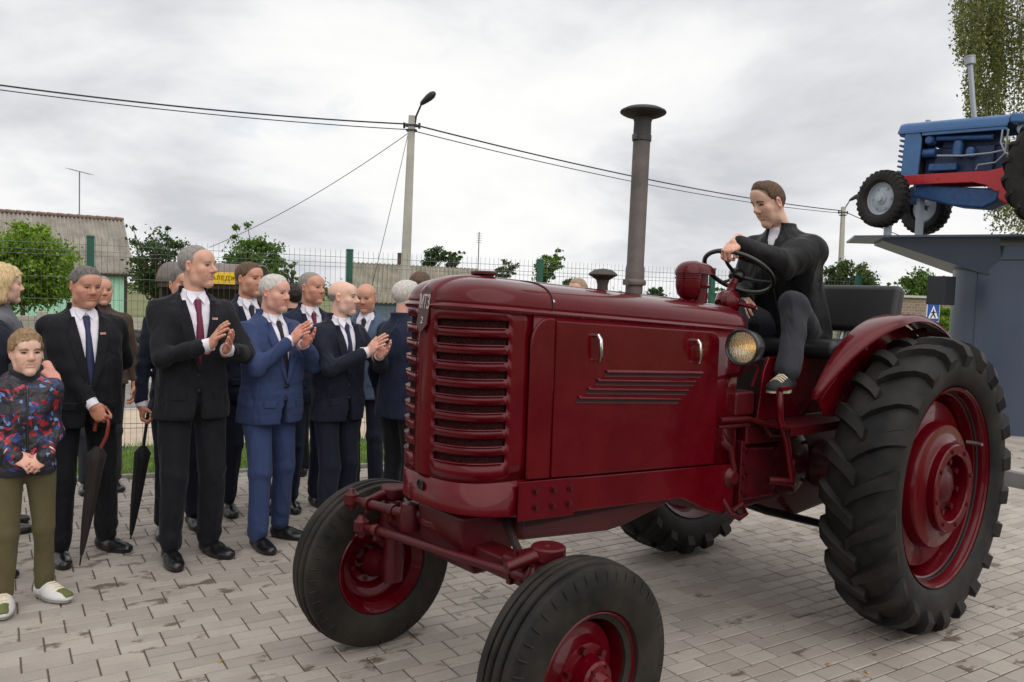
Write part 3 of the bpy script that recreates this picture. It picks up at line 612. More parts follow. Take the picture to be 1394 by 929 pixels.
# parked moped beyond the fence
mo = thing('moped', 'dark parked moped on the road behind the mesh fence', 'moped', atz(172, 507, -.1), R(15)); M_BLK = mat('black_plastic', s2l(26, 26, 28), .5); M_RUB = mat('tyre_rubber', s2l(30, 29, 28), .75, var=.15, vscale=20)
M_STEEL = mat('bright_steel', s2l(170, 172, 175), .3, .8)
for x in (-.62, .62):
    w = MB(); w.lathe([(.20, -.035), (.245, -.04), (.27, 0), (.245, .04), (.20, .035)], (x, 0, .27), (0, 1, 0), 28, True); wo = w.build('wheel', M_RUB, mo)
    sp = MB()
    for k in range(14): a = k * math.pi / 7; sp.cyl((x, 0, .27), (x + .205 * math.cos(a), 0, .27 + .205 * math.sin(a)), .004, n=4)
    sp.lathe([(.195, -.015), (.21, -.015), (.21, .015), (.195, .015)], (x, 0, .27), (0, 1, 0), 28, True); sp.cyl((x, -.06, .27), (x, .06, .27), .03); sp.build('spokes', M_STEEL, wo)
f_ = MB(); f_.tube([(.62, 0, .27), (.5, 0, .62), (.42, 0, .92)], .03); f_.tube([(.5, 0, .62), (.1, 0, .35), (-.25, 0, .35), (-.62, 0, .27)], .035); f_.tube([(-.15, 0, .35), (-.4, 0, .66)], .03); f_.tube([(.42, -.3, .95), (.42, .3, .95)], .016); f_.build('frame', M_BLK, mo)
s_ = MB(); s_.box((-.3, 0, .7), (.75, .24, .11)); s_.build('seat', M_BLK, mo, bevel=.04, seg=3); t_ = MB(); t_.lathe([(.02, -.24), (.11, -.15), (.13, 0), (.11, .15), (.02, .22)], (.15, 0, .68), (1, 0, -.1), 14); t_.build('fuel_tank', M_BLK, mo)
e_ = MB(); e_.box((.0, 0, .36), (.34, .22, .22)); e_.build('engine', MATS['galvanised'], mo, bevel=.03); h_ = MB(); h_.lathe([(.02, -.1), (.08, -.04), (.09, .05), (.085, .06)], (.52, 0, .8), (1, 0, 0), 14); h_.build('headlight', M_STEEL, mo)
# fallen leaves on the paving
M_FALL = mat('fallen_leaf', s2l(190, 150, 60), .7, var=.3, vscale=40)
for k, (x, y) in enumerate(((1128, 905), (695, 747), (838, 756), (712, 738), (1180, 915), (975, 802), (300, 900))):
    c = atz(x, y, 0.004); b = MB(); a = rng.uniform(0, 6.28); s = .018; P = [(-1, 0, 0), (-.2, .5, .2), (1, 0, .1), (-.2, -.5, .15)]
    b.add([(p[0] * s * math.cos(a) - p[1] * s * math.sin(a), p[0] * s * math.sin(a) + p[1] * s * math.cos(a), p[2] * s) for p in P], [(0, 1, 2, 3)])
    o = b.build('fallen_leaf', M_FALL); o.location = c; md = o.modifiers.new('t', 'SOLIDIFY'); md.thickness = .001; tag(o, 'small yellow fallen leaf on the paving ' + ('in front of the rear wheel', 'behind the front axle', 'between near front wheel and sump', 'just behind the axle stay', 'nearest the foot of the rear tyre', 'in the shade under the gearbox', 'in front of the clapping men')[k], 'leaf', 'fallen leaves on the paving')
# ================================================================== the red tractor
TR = thing('tractor', 'dark red vintage tractor with vertical exhaust stack standing on the paving', 'tractor', (-0.1749, 3.199, 0), math.pi + 0.6921)
def paint_mat(name, col, dust=0.25):
    m = bpy.data.materials.new(name); m.use_nodes = True; t = m.node_tree; b = t.nodes['Principled BSDF']
    co = N(t, 'ShaderNodeTexCoord'); nz = N(t, 'ShaderNodeTexNoise', Scale=5.0, Detail=6.0, Roughness=.65); L_(t, co.outputs['Object'], nz.inputs['Vector'])
    c1 = tuple(v * .88 for v in col); c2 = tuple(min(1, v * 1.1 + .002) for v in col)
    L_(t, ramp(t, nz.outputs['Fac'], [(.35, c1), (.65, c2)]).outputs[0], b.inputs['Base Color'])
    L_(t, ramp(t, nz.outputs['Fac'], [(.3, (.22,) * 3), (.7, (.34,) * 3)]).outputs[0], b.inputs['Roughness'])
    b.inputs['Coat Weight'].default_value = .6; b.inputs['Coat Roughness'].default_value = .06; b.inputs['Coat IOR'].default_value = 1.36; b.inputs['Specular IOR Level'].default_value = .12
    n2 = N(t, 'ShaderNodeTexNoise', Scale=3.2, Detail=2.0); L_(t, co.outputs['Object'], n2.inputs['Vector']); bp = N(t, 'ShaderNodeBump'); bp.inputs['Strength'].default_value = .16; bp.inputs['Distance'].default_value = .02
    L_(t, n2.outputs['Fac'], bp.inputs['Height']); L_(t, bp.outputs[0], b.inputs['Normal']); L_(t, bp.outputs[0], b.inputs['Coat Normal']); return m
M_RED = paint_mat('maroon_paint', s2l(86, 0, 13)); M_CAST = mat('maroon_cast_iron', s2l(72, 4, 13), .45, spec=.3, coat=.15, coat_rough=.25, var=.2, vscale=14, bump=.35, bscale=70, bdist=.004)
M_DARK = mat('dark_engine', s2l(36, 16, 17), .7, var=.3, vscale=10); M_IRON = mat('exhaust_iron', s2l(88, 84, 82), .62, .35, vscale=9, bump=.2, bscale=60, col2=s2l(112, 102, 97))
M_BLACKM = mat('black_enamel', s2l(22, 22, 24), .35, coat=.3); M_CHROME = mat('chrome', s2l(205, 205, 205), .12, 1.0)
M_LEATHER = mat('black_vinyl', s2l(30, 30, 33), .42, var=.12, vscale=30, bump=.25, bscale=180, bdist=.002)
M_TYRE = mat('tractor_tyre', s2l(14, 14, 15), .6, spec=.25, col2=s2l(44, 41, 39), vscale=4.5, bump=.25, bscale=90, bdist=.004)
M_TYREF = mat('ribbed_tyre', s2l(20, 19, 18), .58, spec=.25, col2=s2l(52, 47, 42), vscale=5, bump=.2, bscale=120, bdist=.003)
HW = .27
def zm(x): return 1.577 + .0515 * (x + .08)
def zt(x): return zm(x) + .124
def zb(x): return .945 + .055 * (x + .05)
def sup(t, a, b, n):                 # superellipse quadrant point
    c, s = math.cos(t), math.sin(t); return a * abs(c) ** (2 / n), b * abs(s) ** (2 / n)
def nose_path(n=34, off=0.0, x0=-.10):
    """plan outline of the nose, from the left side round the front to the right side: (x, y, anchor x)"""
    P = []
    for k in range(n + 1):
        t = math.pi / 2 - math.pi * k / n; sx, sy = sup(t, .295 + off, HW + off, 3.1); P.append((x0 + sx, math.copysign(sy, t) if abs(t) > 1e-9 else 0.0, x0))
    return P
def rear_path(n=16, x1=-1.42, a=.16, off=0.0):
    P = []
    for k in range(n + 1):
        t = -math.pi / 2 - math.pi * k / n; c, s = math.cos(t), math.sin(t); P.append((x1 - (a + off) * abs(c) ** (2 / 2.4), math.copysign((HW + off) * abs(s) ** (2 / 2.4), s), x1))
    return P
side = [-.10 - i * .12 for i in range(1, 11)]
full = nose_path() + [(x, -HW, x) for x in side] + rear_path() + [(x, HW, x) for x in reversed(side)]
# hood dome
rows = []
for j in range(15):
    a = (math.pi / 2) * j / 14; k = max(math.cos(a), .0) ** (2 / 2.7); h = math.sin(a) ** (2 / 2.7)
    rows.append([(ax + (x - ax) * k, y * k, zm(x) + (zt(ax + (x - ax) * k) - zm(x)) * h) for x, y, ax in full])
b = MB(); b.grid(rows, wrap=True); hood = b.build('hood', M_RED, TR, sharp=60, recalc=True)
md = hood.modifiers.new('t', 'SOLIDIFY'); md.thickness = .006; md.offset = -1
# moulding round the hood
b = MB(); n_ = len(full); ring = []
for i in range(n_):
    x, y, ax = full[i]; xp, yp, _ = full[i - 1]; xn, yn, _ = full[(i + 1) % n_]; d = Vector((xn - xp, yn - yp, 0)); nr = Vector((-d.y, d.x, 0)).normalized()
    if nr.dot(Vector((x + .7, y, 0))) < 0: nr = -nr
    z = zm(x); ring.append([Vector((x, y, z - .016)) - nr * .004, Vector((x, y, z - .010)) + nr * .010, Vector((x, y, z)) + nr * .014, Vector((x, y, z + .008)) + nr * .007, Vector((x, y, z + .014)) - nr * .004])
ring.append(ring[0]); b.grid(ring); b.build('moulding', M_RED, hood, sharp=60)
# grille shell: nose walls with nine open slots each side
NS = nose_path(60); slots = [1.528 - .0622 * i for i in range(9)]
zl = [.945]
for s in reversed(slots): zl += [s - .0145, s + .0145]
zl.append(None)
b = MB(); vid = {}
def nv(i, j):
    if (i, j) not in vid:
        x, y, ax = NS[i]; z = zl[j] if zl[j] is not None else zm(x); vid[(i, j)] = len(b.v); b.v.append((x, y, z))
    return vid[(i, j)]
def slot_col(i):
    ym = (NS[i][1] + NS[i + 1][1]) / 2; xm_ = (NS[i][0] + NS[i + 1][0]) / 2; return abs(ym) > .062 and xm_ > .012
for i in range(60):
    for j in range(len(zl) - 1):
        if slot_col(i) and j % 2 == 1 and j < len(zl) - 2: continue
        b.f.append((nv(i, j), nv(i + 1, j), nv(i + 1, j + 1), nv(i, j + 1)))
shell = b.build('grille_shell', M_RED, TR, sharp=60); md = shell.modifiers.new('t', 'SOLIDIFY'); md.thickness = .012; md.offset = -1
cols = [i for i in range(61) if abs(NS[i][1]) > .058 and NS[i][0] > .008]
for sg_ in (1, -1):
    idx = [i for i in cols if NS[i][1] * sg_ > 0]
    for s in slots:
        g_ = []
        for q, i in enumerate(idx):
            x, y, ax = NS[i]; d = Vector((NS[min(i + 1, 60)][0] - NS[i - 1][0], NS[min(i + 1, 60)][1] - NS[i - 1][1], 0)); nr = Vector((d.y, -d.x, 0)).normalized()
            if nr.x < 0 and abs(y) < .2: nr = -nr
            if nr.dot(Vector((x + .3, y, 0))) < 0: nr = -nr
            p = Vector((x, y, s - .0145)); pr_ = 1.0 if sg_ > 0 else .45; g_.append([p - nr * .006 + Vector((0, 0, -.003)), p + nr * .003 * pr_ + Vector((0, 0, -.003)), p + nr * .006 * pr_ + Vector((0, 0, -.001)), p + nr * .005 * pr_ + Vector((0, 0, .002)), p - nr * .010 + Vector((0, 0, .002))])
        m_ = MB(); m_.grid(g_); m_.build('louver', M_RED, shell, sharp=70)
def mesh_mat():
    m = bpy.data.materials.new('radiator_mesh'); m.use_nodes = True; t = m.node_tree; bb = t.nodes['Principled BSDF']; bb.inputs['Roughness'].default_value = .8; bb.inputs['Specular IOR Level'].default_value = .08
    co = N(t, 'ShaderNodeTexCoord'); v = N(t, 'ShaderNodeTexVoronoi', Scale=240.0); L_(t, co.outputs['Object'], v.inputs['Vector'])
    L_(t, ramp(t, v.outputs['Distance'], [(.35, s2l(14, 5, 6)), (.65, s2l(58, 24, 25))]).outputs[0], bb.inputs['Base Color']); return m
b = MB(); b.grid([[(x, y, z) for x, y, ax in nose_path(40, -.0155)] for z in (.96, 1.55)]); b.build('radiator_screen', mesh_mat(), shell, recalc=False)
# skirt below the grille with the crank hole
sk = [p for p in nose_path(40, .0015)]; b = MB()
zs_ = lambda x: .802 + .030 * max(0, (x + .1) / .3)
b.grid([[(ax + (x - ax) * .965, y * .975, zs_(x) - .006) for x, y, ax in sk], [(x, y, zs_(x)) for x, y, ax in sk], [(x, y, .943) for x, y, ax in sk]])
skirt = b.build('front_skirt', M_RED, TR, sharp=50); md = skirt.modifiers.new('t', 'SOLIDIFY'); md.thickness = .01; md.offset = -1
b = MB(); b.lathe([(.0, .0), (.017, .0), (.021, .0025), (.022, .005), (.017, .006), (.016, .001), (.0, .001)], (.2, 0.0, .905), (1, 0, 0), 20); b.build('crank_hole', M_BLACKM, skirt)
# raised centre strip over nose and hood, with the badge
prof = [(.197, z) for z in (.95, 1.1, 1.25, 1.4, 1.52)]
for j in range(1, 13):
    a = (math.pi / 2) * j / 12; k = math.cos(a) ** (2 / 2.7) if j < 12 else 0; h = math.sin(a) ** (2 / 2.7); x = -.1 + .297 * k; prof.append((x, zm(.19) + (zt(x) - zm(.19)) * h))
prof += [(x, zt(x)) for x in (-.3, -.5, -.8, -1.1, -1.38)]
g_ = []
for i, (x, z) in enumerate(prof):
    a, c = prof[max(i - 1, 0)], prof[min(i + 1, len(prof) - 1)]; d = Vector((c[0] - a[0], 0, c[1] - a[1])).normalized(); nr = Vector((d.z, 0, -d.x)); w = .052 if z < 1.6 else .06
    if nr.dot(Vector((x + .5, 0, z - 1.2))) < 0: nr = -nr
    P = Vector((x, 0, z)); g_.append([P + nr * h + Vector((0, y, 0)) for y, h in ((-w, -.008), (-w + .012, .004), (-w * .5, .007), (0, .008), (w * .5, .007), (w - .012, .004), (w, -.008))])
b = MB(); b.grid(g_); strip_o = b.build('centre_strip', M_RED, hood, sharp=50)
TB = Matrix.Translation((.2015, 0, 1.585)) @ Matrix.Rotation(R(-9), 4, 'Y'); b = MB(); b.prism([(-.034, -.07), (0, -.105), (.034, -.07), (.034, .055), (0, .075), (-.034, .055)], 0, .006, lambda a, c, d: TB @ Vector((d, a, c))); badge = b.build('badge', mat('badge_maroon', s2l(60, 10, 16), .4), shell)
MTX = TB @ Matrix(((0, 0, 1, .0065), (1, 0, 0, 0), (0, 1, 0, .012), (0, 0, 0, 1))); M_SIL = mat('badge_silver', s2l(190, 180, 178), .4, .5)
text_mesh('badge_letters', 'МТЗ', .036, M_SIL, badge, .0012, MTX @ Matrix.Diagonal((.9, 2.1, 1, 1))); text_mesh('badge_number', '2', .036, M_SIL, badge, .0012, MTX @ Matrix.Translation((0, -.068, 0)))
# side walls of the hood, both sides
for sgn_ in (1, -1):
    xs = [-.10 - i * .1 for i in range(14)]; y = HW * sgn_
    b = MB(); b.grid([[(x, y, zb(x) - .002) for x in xs], [(x, y, zm(x)) for x in xs]]); sw = b.build('hood_side', M_RED, TR); md = sw.modifiers.new('t', 'SOLIDIFY'); md.thickness = .008; md.offset = -1 if sgn_ < 0 else 1
    # arched frame behind the grille
    x0, x1, r = -.085, -.203, .085; pts = [(x1, zb(x1)), (x0, zb(x0))]; top_ = 1.555
    pts += [(x0 - r + r * math.cos(a), top_ - r * 1.15 + r * 1.15 * math.sin(a)) for a in [math.pi / 2 * k / 8 for k in range(9)]] + [(x1, top_ + .001)]
    b = MB(); b.prism(pts, HW * sgn_ + .001 * sgn_, (HW + .017) * sgn_, lambda a, c, d: (a, d, c)); b.build('arch_panel', M_RED, sw, bevel=.012, seg=4)
    # door with rounded rear top corner
    x0, x1, r = -.212, -1.243, .05; tz = lambda x: 1.547 + .046 * (x + .2)
    pts = [(x1, .880), (x0, .936), (x0, tz(x0)), (x1 + r, tz(x1 + r))] + [(x1 + r - r * math.sin(a), tz(x1) - r + r * math.cos(a)) for a in [math.pi / 2 * k / 6 for k in range(1, 7)]]
    b = MB(); b.prism(pts, HW * sgn_ + .001 * sgn_, (HW + .016) * sgn_, lambda a, c, d: (a, d, c)); door = b.build('side_door', M_RED, TR, bevel=.008, seg=3)
    for hx, hz in ((-.415, 1.438), (-1.05, 1.412)):
        b = MB(); yy = (HW + .016) * sgn_; b.tube([(hx, yy - .01 * sgn_, hz + .05), (hx, yy + .022 * sgn_, hz + .05), (hx - .004, yy + .032 * sgn_, hz + .035), (hx - .01, yy + .032 * sgn_, hz - .03), (hx - .012, yy + .026 * sgn_, hz - .048), (hx - .012, yy + .01 * sgn_, hz - .053)], [.008, .008, .0085, .0085, .007, .005], 8); b.build('handle', M_CHROME, door)
    for k in range(4):                              # pressed louvres, each longer overlapping lip over a dark slot
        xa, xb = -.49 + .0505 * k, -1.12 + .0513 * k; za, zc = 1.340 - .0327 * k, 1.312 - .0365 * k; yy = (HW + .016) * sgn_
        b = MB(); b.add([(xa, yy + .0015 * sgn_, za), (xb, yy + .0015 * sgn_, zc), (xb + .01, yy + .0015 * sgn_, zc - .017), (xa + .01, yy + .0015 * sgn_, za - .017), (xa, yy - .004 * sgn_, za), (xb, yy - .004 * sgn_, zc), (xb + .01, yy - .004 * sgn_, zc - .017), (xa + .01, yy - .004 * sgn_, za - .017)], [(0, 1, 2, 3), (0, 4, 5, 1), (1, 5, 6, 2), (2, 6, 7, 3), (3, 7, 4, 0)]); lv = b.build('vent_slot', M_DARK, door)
        b = MB(); b.grid([[(xa, yy, za + .008), (xb, yy, zc + .008)], [(xa, yy + .008 * sgn_, za + .003), (xb, yy + .008 * sgn_, zc + .003)], [(xa, yy + .011 * sgn_, za - .003), (xb, yy + .011 * sgn_, zc - .003)], [(xa, yy + .009 * sgn_, za - .005), (xb, yy + .009 * sgn_, zc - .005)]]); b.build('vent_lip', M_RED, lv, sharp=80)
        b = MB(); b.tube([(xa + .012, yy + .001 * sgn_, za - .019), (xb + .012, yy + .001 * sgn_, zc - .019)], .003, 6); b.build('vent_edge', M_RED, lv)
    # frame rail
    pts = [(-.06, .798), (-1.02, .748), (-1.10, .715), (-1.17, .68), (-1.30, .642), (-1.40, .64), (-1.40, .862), (-1.245, .872), (-.06, .938)]
    b = MB(); b.prism(pts, (HW - .03) * sgn_, (HW + .012) * sgn_, lambda a, c, d: (a, d, c)); rail = b.build('frame_rail', M_RED, TR, bevel=.006)
    b = MB(); b.prism([(-.045, .79), (-.335, .775), (-.335, .925), (-.045, .94)], (HW + .0125) * sgn_, (HW + .020) * sgn_, lambda a, c, d: (a, d, c)); b.build('bolt_plate', M_RED, rail, bevel=.003)
    for bx, bz in ((-.127, .898), (-.22, .892), (-.309, .886), (-.13, .835), (-.218, .83), (-.304, .826)):
        b = MB(); b.cyl((bx, (HW + .02) * sgn_, bz), (bx, (HW + .024) * sgn_, bz), .015, n=14); b.cyl((bx, (HW + .024) * sgn_, bz), (bx, (HW + .034) * sgn_, bz), .0105, n=6); b.build('bolt', M_CAST, rail)
# hood seam strap
b = MB(); g_ = []
for k in range(25):
    a = math.pi * k / 24; c, s = math.cos(a), math.sin(a); y = math.copysign(HW * abs(c) ** (2 / 2.7), c); z = zm(-.2) + .124 * abs(s) ** (2 / 2.7); g_.append((-.2 - .02 * s, y * 1.004, z + .001))
b.tube(g_, .0032, 6); b.build('hood_seam', M_DARK, hood)
for sgn_ in (1, -1): b = MB(); b.lathe([(.011, -.006), (.011, .004), (.006, .009), (.001, .010)], (-.212, .255 * sgn_, zm(-.2) + .045), (0, sgn_, .35), 12); b.build('hood_bolt', M_CHROME, hood)
# engine inside, block and sump below
b = MB(); b.box((-.7, 0, 1.2), (1.05, .36, .55)); b.box((-.62, 0, .86), (.95, .4, .26)); b.build('engine_block', M_DARK, TR)
b = MB(); b.prism([(-.13, .80), (-.13, .675), (-.64, .632), (-.74, .64), (-1.05, .70), (-1.05, .80)], -.2, .2, lambda a, c, d: (a, d, c)); b.build('oil_sump', mat('sump_maroon', s2l(70, 12, 18), .5, var=.2, vscale=10), TR, bevel=.03, seg=3)
# radiator cap, breather, exhaust, air cleaner
b = MB(); b.lathe([(.04, -.02), (.04, .006), (.05, .009), (.053, .012), (.053, .020), (.045, .025), (.001, .026)], (-.07, 0, zt(-.07) + .003), (0, 0, 1), 24); b.build('radiator_cap', M_CAST, TR)
BXX = -.745; b = MB(); b.lathe([(.026, -.03), (.024, .03), (.030, .052), (.052, .066), (.064, .072), (.066, .076), (.062, .082), (.04, .098), (.001, .104)], (BXX, 0, zt(BXX)), (0, 0, 1), 28); b.build('breather_cap', mat('breather_grey', s2l(72, 68, 66), .55, .3), TR)
EX = -.955; z0 = zt(EX)
b = MB(); b.lathe([(.040, -.03), (.040, .045), (.052, .047), (.054, .052), (.054, .066), (.050, .072), (.044, .074), (.044, .125), (.040, .14), (.0395, .72), (.0395, .755)], (EX, 0, z0), (-.014, 0, 1), 28); ex = b.build('exhaust_stack', M_IRON, TR)
b = MB(); b.lathe([(.041, .71), (.044, .712), (.044, .738), (.041, .74), (.040, .80), (.046, .815), (.085, .828), (.104, .838), (.107, .843), (.104, .850), (.08, .862), (.04, .870), (.001, .872)], (EX, 0, z0), (-.014, 0, 1), 30); b.build('rain_cap', mat('cap_iron', s2l(62, 61, 61), .6, .35, var=.12, vscale=12), ex)
b = MB(); b.box((EX + .052, .0, z0 + .058), (.03, .02, .026)); b.build('clamp', M_IRON, ex); b = MB(); b.box((EX + .036, .0, z0 + .725), (.02, .02, .022)); b.build('clamp', M_IRON, ex)
AX_ = -1.40; az = zt(AX_); b = MB(); b.lathe([(.040, -.03), (.040, .07), (.052, .072), (.054, .085), (.040, .09), (.040, .17)], (AX_ - .045, 0, az), (0, 0, 1), 22); ac = b.build('air_cleaner', M_RED, TR)
b = MB(); b.lathe([(.005, -.02), (.035, -.012), (.056, .012), (.064, .05), (.064, .085), (.069, .088), (.069, .094), (.065, .097), (.065, .102), (.069, .105), (.069, .111), (.064, .114), (.03, .118)], (AX_ + .045, 0, az + .028), (0, 0, 1), 28); b.build('dust_bowl', M_RED, ac)
g_ = []
for j in range(9):
    a = math.pi / 2 * j / 8; k = math.cos(a) ** .8 if j < 8 else .02; zz = az + .142 + .065 * math.sin(a); ring = []
    for i in range(36):
        t = 2 * math.pi * i / 36; c, s = math.cos(t), math.sin(t); cx = AX_ + (.045 if c > 0 else -.05); ring.append((AX_ + ((cx - AX_) + .07 * c) * k, .072 * s * k, zz - (0.012 if c < 0 else 0) * (1 - k) ))
    g_.append(ring)
b = MB(); b.grid(g_, wrap=True); b.add(list(reversed(g_[0])), [tuple(range(36))]); b.build('cleaner_head', M_RED, ac, sharp=55)
# cowl behind the doors, dash, steering
b = MB(); b.prism([(-1.25, .92), (-1.25, 1.52), (-1.54, 1.505), (-1.56, 1.40), (-1.44, 1.1), (-1.44, .92)], -.215, .215, lambda a, c, d: (a, d, c)); b.build('cowl', M_RED, TR, bevel=.02, seg=3)
SC = Vector((-1.755, 0, 1.782)); sn = Vector((-math.sin(.58), 0, math.cos(.58)))
b = MB(); b.tube([SC - sn * .36 + Vector((.03, 0, 0)), SC - sn * .2, SC - sn * .02], .021, 12); b.lathe([(.032, -.20), (.05, -.19), (.055, -.15), (.038, -.12), (.024, -.11)], SC, sn, 18); stc = b.build('steering_column', M_RED, TR)
b = MB(); b.lathe([(.01, -.01), (.055, -.01), (.06, .03), (.03, .05), (.01, .055)], SC - sn * .17 + Vector((.01, .03, 0)), (0, 1, .1), 18); b.build('column_bracket', M_RED, stc)
b = MB(); b.tube([SC - sn * .17 + Vector((0, .05, 0)), SC - sn * .19 + Vector((-.05, .16, -.01))], .011, 8); b.build('throttle_lever', M_RED, stc)
e1 = Vector((0, 1, 0)); e2 = sn.cross(e1); b = MB(); RW = .188; pts = [SC + (e1 * math.cos(2 * math.pi * i / 48) + e2 * math.sin(2 * math.pi * i / 48)) * RW + sn * .02 for i in range(49)]
b.tube(pts, .0125, 10, cap=False); wheel_o = b.build('steering_wheel', M_BLACKM, TR)
for a0 in (.5, .5 + 2 * math.pi / 3, .5 + 4 * math.pi / 3): b = MB(); d = e1 * math.cos(a0) + e2 * math.sin(a0); b.tube([SC - sn * .005, SC + d * RW * .5 + sn * .0, SC + d * RW + sn * .02], [.012, .009, .009], 8); b.build('spoke', M_BLACKM, wheel_o)
b = MB(); b.lathe([(.02, -.03), (.04, -.02), (.044, .005), (.036, .022), (.001, .03)], SC, sn, 20); b.build('wheel_hub', M_BLACKM, wheel_o)
# head lamps
for sgn_ in (1, -1):
    lc = Vector((-1.245, .41 * sgn_, 1.437)); ld = Vector((1, .02 * sgn_, -.02)).normalized()
    b = MB(); b.lathe([(.02, -.11), (.05, -.10), (.072, -.06), (.083, -.01), (.086, .002), (.086, .014), (.080, .018), (.076, .012), (.070, .004)], lc, ld, 32, cap=(True, False)); lamp = b.build('headlight', M_BLACKM, TR)
    m = MATS.get('lamp_reflector') or mat('lamp_reflector', s2l(215, 210, 200), .14, .95, col2=s2l(232, 222, 200), vscale=9)
    b = MB(); b.lathe([(.075, .006), (.05, -.03), (.02, -.05), (.001, -.055)], lc, ld, 28, cap=(False, True)); b.build('reflector', m, lamp, recalc=False)
    b = MB(); b.lathe([(.012, -.05), (.012, -.02), (.001, -.012)], lc, ld, 12); bm_ = mat('glint_bulb', (1, .7, .3), .3)
    pb = bm_.node_tree.nodes['Principled BSDF']; pb.inputs['Emission Color'].default_value = (1, .62, .22, 1); pb.inputs['Emission Strength'].default_value = .8; b.build('bulb', bm_, lamp)  # lamp is off: weak orange emission on the bulb imitates a glint
    if 'lens_glass' not in MATS:
        g = mat('lens_glass', (1, 1, 1), .06, bump=.8, bscale=60, bdist=.01, stretch=(1, 3, .3)); g.node_tree.nodes['Principled BSDF'].inputs['Transmission Weight'].default_value = 1.0
    b = MB(); b.lathe([(.001, .021), (.03, .019), (.06, .013), (.0745, .0035), (.076, .007), (.06, .016), (.03, .022), (.001, .024)], lc, ld, 28, cap=(False, False)); b.build('lens', MATS['lens_glass'], lamp)
    b = MB(); b.tube([lc - ld * .06 + Vector((0, 0, -.07)), lc + Vector((-.08, -.06 * sgn_, -.13)), Vector((-1.35, .21 * sgn_, 1.28))], .013, 8); b.build('bracket', M_CAST, lamp)
# gearbox, clutch housing, rear axle
b = MB(); b.prism([(-1.40, .66), (-1.40, 1.02), (-1.33, 1.08), (-1.55, 1.06), (-1.95, 1.02), (-2.05, 1.06), (-2.62, 1.06), (-2.7, .9), (-2.62, .52), (-2.1, .48), (-1.95, .60), (-1.5, .59)], -.2, .2, lambda a, c, d: (a, d, c)); gb = b.build('gearbox', M_CAST, TR, bevel=.03, seg=3)
b = MB(); b.prism([(-1.24, .89), (-1.24, 1.05), (-1.30, 1.09), (-1.46, 1.07), (-1.46, .62), (-1.36, .60), (-1.30, .66)], -.26, .26, lambda a, c, d: (a, d, c)); ch = b.build('clutch_housing', M_CAST, TR, bevel=.025, seg=3)
for sgn_ in (1, -1):
    b = MB(); b.prism([(-1.47, .63), (-1.47, .965), (-1.505, .965), (-1.505, .62)], .2 * sgn_, .278 * sgn_, lambda a, c, d: (a, d, c)); b.build('housing_flange', M_CAST, ch, bevel=.006)
    b = MB(); b.prism([(-1.53, .66), (-1.53, .925), (-1.79, .905), (-1.83, .86), (-1.83, .70), (-1.79, .65)], .2 * sgn_, .252 * sgn_, lambda a, c, d: (a, d, c)); cv_ = b.build('side_cover', M_CAST, gb, bevel=.012, seg=3)
    for bx, bz in ((-1.55, .68), (-1.66, .667), (-1.78, .668), (-1.81, .78), (-1.78, .888), (-1.66, .898), (-1.55, .908), (-1.55, .79)): b = MB(); b.cyl((bx, .252 * sgn_, bz), (bx, .266 * sgn_, bz), .011, n=6); b.build('bolt', M_CAST, cv_)
    for bz in (.66, .72, .79, .86, .93): b = MB(); b.cyl((-1.487, .278 * sgn_, bz), (-1.487, .29 * sgn_, bz), .010, n=6); b.build('bolt', M_CAST, ch)
    b = MB(); b.tube([(-1.34, .27 * sgn_, .70), (-1.37, .30 * sgn_, .63), (-1.43, .31 * sgn_, .60), (-1.50, .30 * sgn_, .61), (-1.47, .29 * sgn_, .66), (-1.40, .29 * sgn_, .635)], .013, 8); b.build('drain_pipe', M_CAST, ch)
    b = MB(); b.lathe([(.15, .15), (.14, .2), (.11, .26), (.095, .40), (.085, .62), (.10, .66), (.10, .70)], (-2.361, 0, .752), (0, sgn_, 0), 24); b.build('axle_tube', M_CAST, gb)
    b = MB(); b.box((-1.83, .36 * sgn_, 1.045), (.50, .22, .014)); b.box((-1.83, .468 * sgn_, 1.03), (.50, .008, .04)); st = b.build('foot_plate', M_CAST, TR)
    # red side of the seat box and platform
    b = MB(); b.prism([(-1.62, 1.052), (-1.66, 1.30), (-1.70, 1.37), (-2.62, 1.37), (-2.62, 1.052)] if sgn_ > 0 else [(-1.85, 1.052), (-1.86, 1.37), (-2.62, 1.37), (-2.62, 1.052)], .235 * sgn_, .255 * sgn_, lambda a, c, d: (a, d, c)); b.build('seat_side_panel', M_RED, TR, bevel=.006)
b = MB(); b.box((-2.25, 0, 1.20), (.78, .465, .28)); b.build('seat_box', M_DARK, TR)
